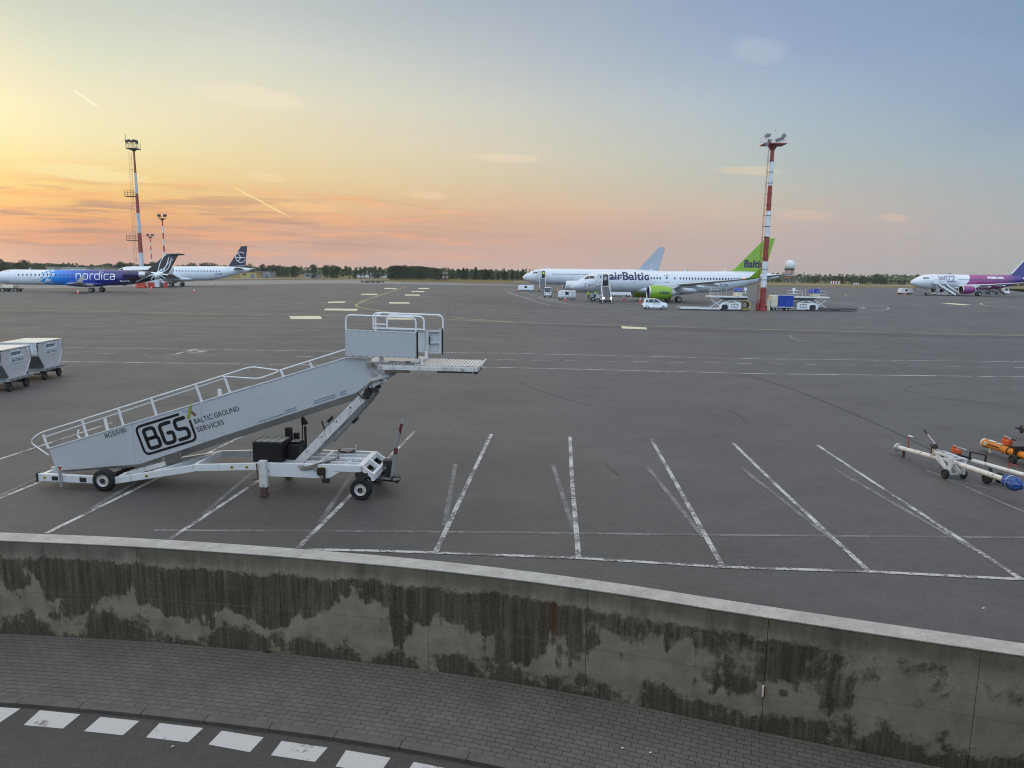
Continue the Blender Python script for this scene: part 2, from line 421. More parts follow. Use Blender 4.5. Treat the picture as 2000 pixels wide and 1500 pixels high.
# ------------------------------------------------------------ ground materials
def m_asphalt(name, base, seamless=False):
    m, g, b = graph(name)
    co = g.new('ShaderNodeTexCoord').outputs['Object']; x, y, z = g.sep(co)
    big = g.noise(co, .035, 5, .6); mid = g.noise(g.comb(g.m('MULTIPLY', x, .22), g.m('MULTIPLY', y, .30), 0), 1, 7, .65)
    streak = g.mix(g.smooth(y, 34, 62), (.5, .5, .5), g.noise(g.comb(g.m('MULTIPLY', x, .02), g.m('MULTIPLY', y, 1.3), 3), 1, 4, .6))
    fine = g.noise(co, 22, 3, .7); grit = g.noise(co, 95, 2, .6); sp = g.noise(co, 1.3, 6, .7)
    v = g.m('MULTIPLY', g.lerp(big, .3, .7, .86, 1.12), g.lerp(mid, .3, .7, .88, 1.12))
    v = g.m('MULTIPLY', v, g.lerp(streak, .35, .68, .92, 1.07))
    v = g.m('MULTIPLY', v, g.m('MULTIPLY', g.lerp(sp, .3, .7, .90, 1.10), g.lerp(g.noise(co, 7, 4, .7), .3, .7, .84, 1.16)))
    v = g.m('MULTIPLY', v, g.lerp(fine, .25, .75, .76, 1.24))
    v = g.m('MULTIPLY', v, g.lerp(grit, .25, .75, .5, 1.5))
    # oil drips and repair marks
    oil = g.smooth(g.noise(g.scale(co, (1, .8, 1)), .45, 6, .75), .60, .74)
    v = g.m('MULTIPLY', v, g.m('SUBTRACT', 1, g.m('MULTIPLY', oil, .30)))
    c = g.mix(1, base, g.comb(v, v, v), 'MULTIPLY')
    g.put(b.inputs['Base Color'], c); g.put(b.inputs['Roughness'], g.m('ADD', g.lerp(streak, .35, .68, .68, .56), g.lerp(mid, .3, .7, .05, -.05))); b.inputs['Specular IOR Level'].default_value = .58
    bn = g.new('ShaderNodeBump'); bn.inputs['Strength'].default_value = .5; bn.inputs['Distance'].default_value = .006
    g.put(bn.inputs['Height'], g.noise(co, 70, 3, .7)); g.l.new(bn.outputs[0], b.inputs['Normal'])
    return m
def m_paint(name, col, under, wear=.45, sc=9.):
    m, g, b = graph(name)
    co = g.new('ShaderNodeTexCoord').outputs['Object']
    n = g.noise(co, sc, 6, .75); n2 = g.noise(co, sc*.12, 3, .6)
    k = g.smooth(g.m('ADD', n, g.m('MULTIPLY', g.m('SUBTRACT', n2, .5), .7)), wear-.07, wear+.1)
    g.put(b.inputs['Base Color'], g.mix(k, under, col)); b.inputs['Roughness'].default_value = .7
    return m
ASPH = m_asphalt('apron_asphalt', (.066, .063, .062))
ASPHD = m_asphalt('dark_asphalt', (.048, .046, .046))
ROADM = m_asphalt('road_asphalt', (.052, .050, .050))
CONC_TW = mat('taxiway_concrete', (.21, .205, .195), .8, var=.12, vs=.03, spec=.3)
LW = m_paint('white_line_paint', (.46, .46, .46), (.12, .12, .12), .485, 12)
LWOLD = m_paint('old_line_paint', (.19, .19, .19), (.1, .1, .1), .5)
LWHITE = m_paint('fresh_line_paint', (.50, .51, .52), (.15, .15, .15), .30, 7)
LYEL = m_paint('yellow_line_paint', (.40, .33, .15), (.11, .105, .09), .4, 3)
LYEL2 = m_paint('yellow_block_paint', (.58, .54, .38), (.26, .245, .19), .36, 3)
LFAINT = m_paint('faint_line_paint', (.17, .165, .155), (.1, .1, .1), .45, 3)
SEAM = mat('tar_seam', (.035, .035, .037), .6, var=.2)

def m_grass():
    m, g, b = graph('dry_grass'); co = g.new('ShaderNodeTexCoord').outputs['Object']
    n = g.noise(g.scale(co, (.006, .03, 1)), 1, 5, .65); n2 = g.noise(co, .25, 5, .7)
    c = g.ramp(n, [(.32, (.085, .085, .030)), (.5, (.20, .155, .055)), (.68, (.27, .20, .085))])
    c = g.mix(g.lerp(n2, .3, .7, 0, .5), c, (.07, .075, .028))
    g.put(b.inputs['Base Color'], c); b.inputs['Roughness'].default_value = .95; b.inputs['Specular IOR Level'].default_value = .1
    return m
GRASS = m_grass()

# ------------------------------------------------------------ the retaining wall line (plan) and the ground
WP = [(-60,8),(-40,10.8),(-26,12.0),(-18,12.35),(-13,12.25),(-9,11.98),(-7,11.83),(-5.2,11.62),(-3.4,11.35),(-1.6,11.02),(0,10.64),(1.6,10.17),(3,9.68),(4.3,9.24),(5.5,8.85),(6.7,8.47),(10,7.4),(16,5.4),(26,2.0),(40,-3)]
WL = smoothline([(a, b, 0) for a, b in WP], 10)
def resample(pts, step):
    out = [pts[0].copy()]; need = step
    for a, b in zip(pts, pts[1:]):
        L = (b-a).length; p = 0.0
        while L - p >= need: p += need; out.append(a + (b-a)*(p/L)); need = step
        need -= L - p
    return out
WL = resample(WL, .26)
def offset(pts, d):
    out = []
    for k, p in enumerate(pts):
        t = (pts[min(k+1, len(pts)-1)] - pts[max(k-1, 0)]).normalized(); out.append(p + Vector((-t.y, t.x, 0))*d)
    return out
GZ, RZ, PZ = 0.0, -1.565, -1.5
back = offset(WL, .33)
mb = MB()
vs = [(p.x, p.y, 0) for p in back]; far = [(p.x*6.0, 360.0, 0) for p in back]
n = len(back); mb.add(vs + far, [(k, k+1, n+k+1, n+k) for k in range(n-1)])
struct(mb.build('apron', ASPH))
mb = MB(); mb.add([(-9000,-2500,-.35+RZ),(9000,-2500,-.35+RZ),(9000,15000,-.35+RZ),(-9000,15000,-.35+RZ)], [(0,1,2,3)])
struct(mb.build('ground', GRASS))
mb = MB(); mb.add([(-9000,338,.006),(9000,338,.006),(9000,15000,.006),(-9000,15000,.006)], [(0,1,2,3)])
gf = mb.build('grass_field', GRASS); struct(gf)
# pale concrete taxiway strips in the distance
mb = MB()
for q in ([(380,548.5),(560,547),(700,547.3),(800,551.5),(1000,556),(1020,558.5),(800,555),(640,553.5),(480,555.5),(380,558)],
          [(-200,556),(90,553.5),(380,550),(380,557.5),(90,563),(-200,566)]):
    v = [at(*p, .010) for p in q]; mb.add(v, [tuple(range(len(v)))])
struct(mb.build('concrete_taxiway', CONC_TW))
mb = MB()
for q in ([(1000,548.6),(1300,551.8),(1700,556.2),(2100,561),(2100,562.2),(1700,557.6),(1300,553),(1000,549.8)],
          [(-100,541.4),(560,543.5),(760,545.6),(760,546.6),(560,544.8),(-100,543)]):
    v = [at(*p, .012) for p in q]; mb.add(v, [tuple(range(len(v)))])
struct(mb.build('runway', CONC_TW))

# darker re-laid strips of asphalt
mb = MB()
for q in ([(920,629),(1200,634.5),(1500,644.5),(2050,658),(2050,664),(1500,652),(1150,641),(905,634)],
          [(-40,607),(330,614),(560,617),(560,620),(330,618),(-40,613)],
          [(840,575),(1000,580),(1180,604),(1060,603),(870,588)]):
    v = [at(*p, .003) for p in q]; mb.add(v, [tuple(range(len(v)))])
struct(mb.build('asphalt_patch', ASPHD))

# ------------------------------------------------------------ painted markings
def px(pts, z=.006): return [at(a, b, z) for a, b in pts]
mb = MB()
NEAR = [(-13.75,13.35),(-11.25,13.2),(-8.79,12.97),(-6.35,12.73),(-3.85,12.39),(-1.34,12.27),(1.22,12.1),(3.69,11.77),(6.16,11.67),(8.6,11.41)]
FARE = [(-13.0,22.8),(-10.55,22.6),(-8.05,22.31),(-5.5,22.2),(-3.05,22.07),(-.62,21.84),(1.81,21.62),(4.28,21.41),(6.66,21.0),(9.14,20.87)]
for a, b in zip(NEAR, FARE): ribbon(mb, [a, ((a[0]+b[0])/2 + random.uniform(-.03,.03), (a[1]+b[1])/2), b], .10, .006)
ribbon(mb, [at(600,1073.5), at(720,1076), at(850,1080), at(1130,1090.5), at(1412,1108), at(1697,1117), at(1995,1132), at(2200,1141)], .10, .009)
struct(mb.build('bay_markings', LW))
mb = MB()
for a in NEAR: ribbon(mb, [(a[0]+.03, a[1]+1.4), (a[0]-.12, 18.3)], .11, .005)
ribbon(mb, [at(300,1036), at(650,1037), at(1000,1040), at(1400,1045), at(2000,1050), at(2300,1056)], .09, .004)
ribbon(mb, px([(1807,917),(1900,956),(2010,1004)]), .10, .004)
ribbon(mb, px([(1810,918),(1870,940),(1990,968)]), .08, .0045)
struct(mb.build('old_bay_markings', LWOLD))
mb = MB()
l1 = px([(-200,676),(130,679),(500,684),(850,688),(1000,690),(1250,696),(1500,701),(2000,706.5),(2300,710)])
l2 = px([(-200,703),(120,706),(480,711),(1000,718),(1500,730),(2000,736),(2300,740)])
ribbon(mb, l1, .17, .006); ribbon(mb, l2, .17, .006)
struct(mb.build('service_road_lines', LW))
mb = MB(); xx = -34.0
while xx < 44:
    yy = 41.35 - .025*(xx+12); ribbon(mb, [(xx, yy), (xx+1.0, yy-.025)], .14, .006); xx += 1.95
for q in [(10,78,641,640.2),(62,93,637.5,637),(118,146,634.5,634),(168,196,632.7,632),(222,248,631,630.4),(270,294,629,628.5),(312,334,627,626.6),(356,378,625.5,625),(396,418,623,622.6),(440,468,621,620.4),(478,506,619.3,619),(520,545,617.5,617)]:
    ribbon(mb, [at(q[0], q[2]), at(q[1], q[3])], .16, .006)
for k in range(9):
    a = k*30; ribbon(mb, [at(330+a, 568.6-.034*a-k*.05), at(348+a, 568.0-.034*a-k*.05)], .22, .006)
struct(mb.build('dashed_lane_lines', LW))
mb = MB()
ribbon(mb, px([(342,692),(385,681)]), .22, .008)
for q in ([(362,689),(372,686.3),(376,686.3),(366,689)], [(376,686.5),(381,684),(398,684),(396,685)], [(384,688),(388,686),(408,683.8),(404,686)], [(366,690),(369,688.8),(398,688.8),(396,690)]):
    v = [at(*p, .008) for p in q]; mb.add(v, [(0,1,2,3)])
struct(mb.build('road_symbol', LW))
mb = MB()
for q in [[(564.5,617.3),(625.5,617.1),(629.5,623),(568,623.3)], [(636,602.5),(699.7,603.2),(696,607),(632,606)], [(642,588.9),(676,588.7),(672,591.3),(639,591.5)],
          [(707,573.6),(738.7,573.8),(736,576.2),(703.6,575.8)], [(752,562.4),(775,562.6),(773,564.5),(749.6,564.3)], [(816.7,562.4),(837,562.4),(838.8,564.5),(818,564.5)],
          [(803,568.4),(828,568.6),(829.7,570.7),(804.5,570.5)], [(790,575),(819,575.2),(820.6,577.6),(792,577.4)], [(760.5,590),(799,590.2),(800,593),(759.5,592.8)],
          [(757,620),(810,620.6),(813,624.4),(753,623.8)], [(1213,637),(1262,639.5),(1264,643.3),(1215,641.5)], [(1835,592),(1860,592.2),(1900,595.6),(1878,596)]]:
    v = [at(*p, .008) for p in q]; mb.add(v, [(0,1,2,3)])
struct(mb.build('yellow_block_markings', LYEL2))
def curve(pts, w, z=.006, k=6): ribbon(mb, smoothline(px(pts), k), w, z)
mb = MB()
curve([(800,557.5),(775,566),(753,573),(720,584),(698,593)], .35)
curve([(698,593),(695.5,597),(702,600),(722,604),(745,607.5),(780,611),(844,617.5),(1000,629)], .32)
curve([(-60,604),(0,605.3),(200,608.5),(500,614),(650,616.5),(844,622.5),(1000,629.5),(1200,635),(1500,643.5),(2000,655.5),(2300,663)], .28)
curve([(753,573.5),(800,577.5),(880,582),(1000,587.5),(1100,592)], .22)
curve([(250,604),(350,602.5),(480,597.8),(600,592),(696,587.5),(720,584)], .22)
curve([(700,593.5),(740,589),(800,586.5),(860,586)], .2)
curve([(2300,590),(2000,589.5),(1950,589.8),(1925,591),(1915,593.8),(1930,597.3),(1970,600),(2000,602.3),(2300,620)], .35)
curve([(1690,573.5),(1672,574.2),(1656,574.6),(1650,575.6),(1655,577.3),(1664,578.3)], .4)
struct(mb.build('yellow_taxi_lines', LYEL))
mb = MB()
curve([(985,563),(1000,566),(1031,573.5),(1060,580)], .2)
curve([(990,569),(1000,573.5),(1034.5,585),(1060,593),(1090,597.3),(1150,600.5),(1255,603.6)], .28)
curve([(1090,587),(1062,580.3),(1053.8,581),(1075,586.5),(1105,593),(1135,597),(1180,600)], .28)
curve([(1600,588.5),(1640,592.5),(1675,597.3),(1687,600.3),(1686,602.4),(1668,604.3),(1640,605.5)], .3)
curve([(1606,588),(1660,592),(1725,599.2),(1735,602),(1732,604.2),(1710,606.2),(1675,607.8)], .3)
struct(mb.build('white_stand_lines', LW))
mb = MB()
curve([(0,622),(200,624),(420,626),(560,627.5)], .16); curve([(0,578),(180,577.5),(300,574),(400,569),(470,563),(520,558)], .2)
curve([(320,571),(420,565.5),(500,561),(556,557.4)], .2)
curve([(1543,655),(1548,661),(1575,667),(1640,672),(1760,680)], .25); curve([(1000,660),(1150,668),(1400,676)], .2); curve([(860,700),(1100,706)], .1)
curve([(1300,612),(1480,620),(1800,632),(2000,640)], .18); curve([(880,597),(1000,600.5),(1150,607),(1400,617)], .2)
struct(mb.build('faint_lines', LFAINT))
mb = MB()
def seam(pts, w): ribbon(mb, smoothline(px(pts, .005), 5), w, .0065)
seam([(1450,730),(1540,757),(1640,797),(1740,840),(1822,880)], .055)
for pts in ([(880,583),(877,600),(874,622)], [(908,577),(916,592),(917,598)], [(950,577),(970,600),(985,612)], [(881,597.5),(1000,601),(1130,606)], [(1048,609),(1092,633)], [(1005,620),(1016,630)],
            [(1120,602),(1190,622),(1230,632)], [(1235,612),(1330,628)], [(1364,618),(1490,641)], [(1180,628),(1280,633)], [(985,593),(1040,612)]):
    seam(pts, .13)
for pts in ([(1010,745),(1070,768),(1150,792)], [(1420,800),(1445,812),(1462,830)], [(1180,905),(1210,930)], [(300,760),(420,790),(560,802)], [(1560,770),(1700,790),(1830,800)]):
    seam(pts, .022)
struct(mb.build('tar_seams', SEAM))
# tyre scrub marks
mb = MB()
for c, r0, a0, a1, w in ((at(470,664), 5.2, -40, 60, .07), (at(520,664), 5.9, -30, 55, .07), (at(1990,655), 6.5, 120, 235, .07), (at(2010,770), 3.2, 110, 240, .08), (at(1990,690), 5, 130, 215, .06), (at(1760,660), 7.5, 150, 260, .06)):
    ribbon(mb, [(c.x + r0*1.6*math.cos(R(a0+(a1-a0)*k/16)), c.y + r0*math.sin(R(a0+(a1-a0)*k/16))) for k in range(17)], w, .0045)
struct(mb.build('tyre_marks', mat('tyre_mark', (.066,.064,.064), .75, var=.25, vs=2)))

# ------------------------------------------------------------ pavement, kerb and road below the wall
def m_paver():
    m, g, b = graph('concrete_pavers'); uv = g.new('ShaderNodeTexCoord').outputs['UV']
    br = g.new('ShaderNodeTexBrick'); g.put(br.inputs['Vector'], uv); br.offset = .5
    for k, v in (('Scale', 1), ('Mortar Size', .0055), ('Mortar Smooth', .3), ('Brick Width', .2), ('Row Height', .1), ('Bias', 0)): br.inputs[k].default_value = v
    br.inputs['Color1'].default_value = (.124, .117, .109, 1); br.inputs['Color2'].default_value = (.106, .100, .094, 1); br.inputs['Mortar'].default_value = (.030, .028, .025, 1)
    n = g.noise(uv, 1.1, 5, .65); n2 = g.noise(uv, 40, 4, .7)
    v = g.m('MULTIPLY', g.lerp(n, .3, .7, .84, 1.12), g.lerp(n2, .3, .7, .86, 1.14))
    g.put(b.inputs['Base Color'], g.mix(1, br.outputs['Color'], g.comb(v, v, v), 'MULTIPLY')); b.inputs['Roughness'].default_value = .88
    bn = g.new('ShaderNodeBump'); bn.inputs['Strength'].default_value = .6; bn.inputs['Distance'].default_value = .006; bn.invert = True
    g.put(bn.inputs['Height'], br.outputs['Fac']); g.l.new(bn.outputs[0], b.inputs['Normal'])
    return m
def strip(d0, d1, z0, z1, pts=None):
    A = offset(pts or WL, d0); B = offset(pts or WL, d1); mb = MB(); mb.uv = []; n = len(A)
    mb.add([(p.x, p.y, z0) for p in A] + [(p.x, p.y, z1) for p in B], [(k, k+1, n+k+1, n+k) for k in range(n-1)])
    mb.uv = [(k*.26, d0) for k in range(n)] + [(k*.26, d1) for k in range(n)]
    return mb
struct(strip(-1.80, -.02, PZ, PZ).build('pavement', m_paver()))
KERB = mat('kerb_concrete', (.105,.10,.092), .85, var=.2, vs=4, bump=.3)
# kerb stones 1.04 m long
A = offset(WL, -1.805); B = offset(WL, -1.94); mb = MB()
for k in range(0, len(WL)-5, 4):
    t = (A[k+4]-A[k]).normalized()*.006
    for j in range(4):
        a0, a1, b0, b1 = A[k+j], A[k+j+1], B[k+j], B[k+j+1]
        if j == 0: a0 = a0 + t; b0 = b0 + t
        if j == 3: a1 = a1 - t; b1 = b1 - t
        vs = [(a0.x,a0.y,RZ),(a1.x,a1.y,RZ),(b1.x,b1.y,RZ),(b0.x,b0.y,RZ),(a0.x,a0.y,PZ+.004),(a1.x,a1.y,PZ+.004),(b1.x,b1.y,PZ-.012),(b0.x,b0.y,PZ-.012)]
        mb.add(vs, [(4,5,6,7),(0,1,5,4),(1,2,6,5),(2,3,7,6),(3,0,4,7)])
struct(mb.build('kerb', KERB))
struct(strip(-30, -1.86, RZ, RZ).build('road', ROADM)) if False else None
mb = MB(); Q = offset(WL, -1.86); n = len(Q)
mb.add([(p.x, p.y, RZ) for p in Q] + [(p.x*1.2, -40, RZ) for p in Q], [(k, k+1, n+k+1, n+k) for k in range(n-1)])
struct(mb.build('road', ROADM))
mb = MB()
for q in [[(-45,1378),(40,1384),(0,1411),(-90,1405)], [(78,1387),(157,1395),(123,1423),(46,1416)], [(196,1400),(272,1408),(240,1436),(164,1428)], [(312,1412),(397,1422),(367,1450),(285,1440)],
          [(433,1427),(515,1440),(488,1469),(407,1454)], [(550,1447),(640,1460),(615,1488),(529,1475)], [(676,1465),(763,1480),(742,1510),(655,1497)], [(808,1488),(895,1505),(876,1536),(788,1519)], [(940,1513),(1030,1532),(1010,1562),(918,1545)]]:
    v = [at(*p, RZ+.005) for p in q]; mb.add(v, [(0,1,2,3)])
struct(mb.build('road_dashes', LWHITE))

# ------------------------------------------------------------ retaining wall
def m_wall():
    m, g, b = graph('stained_concrete'); uv = g.new('ShaderNodeTexCoord').outputs['UV']; u, v, _ = g.sep(uv)
    base = g.ramp(g.noise(uv, 2.2, 6, .65), [(.3, (.225,.205,.162)), (.7, (.370,.338,.272))])
    grit = g.noise(uv, 38, 4, .7); base = g.mix(1, base, g.comb(*[g.lerp(grit, .3, .7, .86, 1.12)]*3), 'MULTIPLY')
    run = g.noise(g.comb(g.m('MULTIPLY', u, 3.4), g.m('MULTIPLY', v, .30), 1), 1, 7, .66)      # vertical runs
    wide = g.noise(g.comb(g.m('MULTIPLY', u, .62), g.m('MULTIPLY', v, .5), 6), 1, 4, .6)
    blot = g.noise(g.comb(u, g.m('MULTIPLY', v, .75), 2), 1.7, 8, .70, .35); speck = g.noise(uv, 26, 5, .8)
    edge = g.m('MULTIPLY', g.m('SUBTRACT', g.noise(uv, 9, 7, .8), .5), .36)
    c0 = lambda n: g.m('SUBTRACT', n, .5)
    # upper algae band: its lower limit wanders strongly, its top limit is the drip line under the coping
    lo = g.m('ADD', g.m('ADD', g.m('MULTIPLY', c0(run), 1.25), g.m('MULTIPLY', c0(wide), 3.2)), g.m('MULTIPLY', edge, .8))
    band = g.m('MULTIPLY', g.smooth(g.m('ADD', v, lo), .52, .88), g.smooth(g.m('ADD', g.m('ADD', v, edge), g.m('MULTIPLY', c0(wide), .5)), 1.34, 1.52, 1, 0))
    right = g.smooth(u, RU-1.0, RU+7.0, 1, .0)
    d1 = g.smooth(g.m('ADD', g.m('ADD', g.m('MULTIPLY', band, g.m('MULTIPLY_ADD', right, .36, .34)), g.m('MULTIPLY', c0(blot), 2.1)), g.m('MULTIPLY', c0(wide), .9)), .20, .56)
    low = g.m('ADD', g.m('ADD', g.smooth(v, .0, g.m('MULTIPLY_ADD', right, -.5, 1.0) if False else .8, .46, 0), g.m('MULTIPLY', c0(g.noise(g.comb(g.m('ADD', u, 7.3), g.m('MULTIPLY', v, .8), 4), 1.0, 8, .70)), 1.7)), edge)
    low = g.m('ADD', low, g.m('MULTIPLY_ADD', right, -.10, .17))
    d2 = g.m('MULTIPLY', g.smooth(low, .36, .50), g.smooth(v, .75, 1.15, 1, 0))
    top = g.m('MULTIPLY', g.smooth(g.m('ADD', v, g.m('MULTIPLY', c0(run), .35)), 1.38, 1.62), g.lerp(run, .3, .7, .35, .9))
    k = g.m('MAXIMUM', g.m('MULTIPLY', d1, .94), g.m('MULTIPLY', d2, .92))
    fine_run = g.noise(g.comb(g.m('MULTIPLY', u, 15), g.m('MULTIPLY', v, .55), 13), 1, 5, .65)
    k = g.m('MULTIPLY', g.m('MULTIPLY', k, g.lerp(speck, .34, .55, .72, 1.0)), g.lerp(fine_run, .34, .58, .68, 1.0))
    dk = g.ramp(g.noise(uv, 1.3, 5, .6), [(.3, (.030,.024,.016)), (.7, (.062,.048,.030))])
    c = g.mix(g.m('MULTIPLY', top, .86), base, (.070,.061,.046))
    c = g.mix(g.m('MULTIPLY', g.smooth(blot, .46, .66), .35), c, (.135,.122,.092))
    c = g.mix(k, c, dk)
    # pale runs and lime
    lime = g.m('MULTIPLY', g.smooth(g.noise(g.comb(g.m('MULTIPLY', u, 4.3), g.m('MULTIPLY', v, .5), 9), 1, 7, .72), .55, .74), .62)
    c = g.mix(g.m('MULTIPLY', lime, g.m('SUBTRACT', 1, g.m('MULTIPLY', top, .8))), c, (.27,.26,.215))
    sp2 = g.smooth(g.noise(uv, 34, 4, .85), .60, .70); c = g.mix(g.m('MULTIPLY', sp2, .55), c, (.045,.041,.031))
    # rust streak below a bolt
    ru = g.m('MULTIPLY', g.smooth(g.m('ABSOLUTE', g.m('ADD', g.m('SUBTRACT', u, RU), g.m('MULTIPLY', edge, .05))), .012, .055, 1, 0), g.m('MULTIPLY', g.smooth(v, .75, 1.15), g.smooth(v, 1.44, 1.47, 1, 0)))
    c = g.mix(g.m('MULTIPLY', ru, .8), c, (.12,.042,.014))
    # pour line
    pl = g.m('MULTIPLY', g.smooth(g.m('ABSOLUTE', g.m('SUBTRACT', v, g.m('ADD', .80, g.m('MULTIPLY', edge, .02)))), .004, .014, 1, 0), .4)
    c = g.mix(pl, c, (.16,.15,.13))
    g.put(b.inputs['Base Color'], c); b.inputs['Roughness'].default_value = .85; b.inputs['Specular IOR Level'].default_value = .3
    bn = g.new('ShaderNodeBump'); bn.inputs['Strength'].default_value = .35; bn.inputs['Distance'].default_value = .01
    g.put(bn.inputs['Height'], g.noise(uv, 25, 5, .7)); g.l.new(bn.outputs[0], b.inputs['Normal'])
    return m
def arc_of(pt):                                             # arc length of the wall line nearest to a plan point
    return min(range(len(WL)), key=lambda k: (WL[k].x-pt.x)**2 + (WL[k].y-pt.y)**2)*.26
RU = arc_of(at(1073, 1240, -.6))
WALLM = m_wall()
wall = thing('retaining_wall', 'long curved concrete retaining wall, stained dark, between the apron and the paved footway', 'wall', (0, 0, 0))
k0 = int(round(arc_of(at(545, 1270, PZ))/.26)) % 10
ks = list(range(k0, len(WL)-11, 10))
front, coback = offset(WL, 0), offset(WL, .325)
for k in ks:
    mb = MB(); mb.uv = []
    for zz in (PZ-.15, .234):
        for j in range(11):
            p = front[k+j]
            t = (front[min(k+j+1, len(front)-1)] - front[k+j-1]).normalized()
            if j == 0: p = p + t*.0035
            if j == 10: p = p - t*.0035
            mb.v.append((p.x, p.y, zz)); mb.uv.append(((k+j)*.26, zz-PZ))
    for zz in (PZ-.15, .234):
        for j in range(11):
            p = coback[k+j]; mb.v.append((p.x, p.y, zz)); mb.uv.append(((k+j)*.26, zz-PZ))
    mb.f = [(j, j+1, 12+j, 11+j) for j in range(10)] + [(22+j, 23+j, 34+j, 33+j) for j in range(10)] + [(0, 11, 33, 22), (10, 21, 43, 32)]
    mb.mi = [0]*len(mb.f); mb.build('wall_panel', WALLM, wall)
mb = MB(); mb.uv = []; A = offset(WL, .12); n = len(A)
mb.add([(p.x, p.y, PZ-.2) for p in A] + [(p.x, p.y, .228) for p in A], [(j, j+1, n+j+1, n+j) for j in range(n-1)])
mb.build('joint_filler', mat('joint_dark', (.06,.056,.048), .9), wall)
mb = MB(); A = offset(WL, -.010); B = offset(WL, .34); n = len(A)
mb.add([(p.x,p.y,.235) for p in A] + [(p.x,p.y,.25) for p in A] + [(p.x,p.y,.256) for p in B] + [(p.x,p.y,0) for p in B],
       [(r*n+j, r*n+j+1, (r+1)*n+j+1, (r+1)*n+j) for r in range(3) for j in range(n-1)])
def m_coping():
    m, g, b = graph('coping_concrete'); co = g.new('ShaderNodeTexCoord').outputs['Object']
    n = g.noise(co, 3, 6, .7); n2 = g.noise(co, 45, 4, .75)
    c = g.ramp(n, [(.3, (.31,.305,.285)), (.7, (.49,.483,.455))]); c = g.mix(1, c, g.comb(*[g.lerp(n2, .3, .7, .72, 1.15)]*3), 'MULTIPLY')
    g.put(b.inputs['Base Color'], c); b.inputs['Roughness'].default_value = .9
    bn = g.new('ShaderNodeBump'); bn.inputs['Strength'].default_value = .5; bn.inputs['Distance'].default_value = .008; g.put(bn.inputs['Height'], n2); g.l.new(bn.outputs[0], b.inputs['Normal'])
    return m
mb.build('coping', m_coping(), wall)
# small fittings on the wall face
k = int(arc_of(at(1474, 1320, -.9))/.26); p = front[k]; t = (front[k+1]-front[k-1]).normalized(); nn = Vector((t.y, -t.x, 0)); h = -.86
mb = MB(); rot = Matrix((t, -nn, Vector((0,0,1)))).transposed()
mb.box(p + nn*.03 + Vector((0,0,h)) - t*.012, (.028,.05,.15), rot, 0); mb.box(p + nn*.028 + Vector((0,0,h)) + t*.009, (.014,.045,.146), rot, 1)
mb.build('wall_reflector', [WHITE, mat('reflector_red', (.20,.04,.03), .4)], wall, bevel=.004)
k = int(arc_of(at(1518, 1316, -.9))/.26); p = front[k]; mb = MB(); mb.box(p + nn*.01 + Vector((0,0,-.83)), (.10,.03,.08), rot); mb.build('junction_box', KERB, wall, bevel=.006)
p = front[int(RU/.26)]; mb = MB(); mb.cyl(p + Vector((0,-.005,-.03)), p + Vector((-.01,-.05,-.03)), .018, n=8); mb.build('anchor_bolt', RUST, wall)

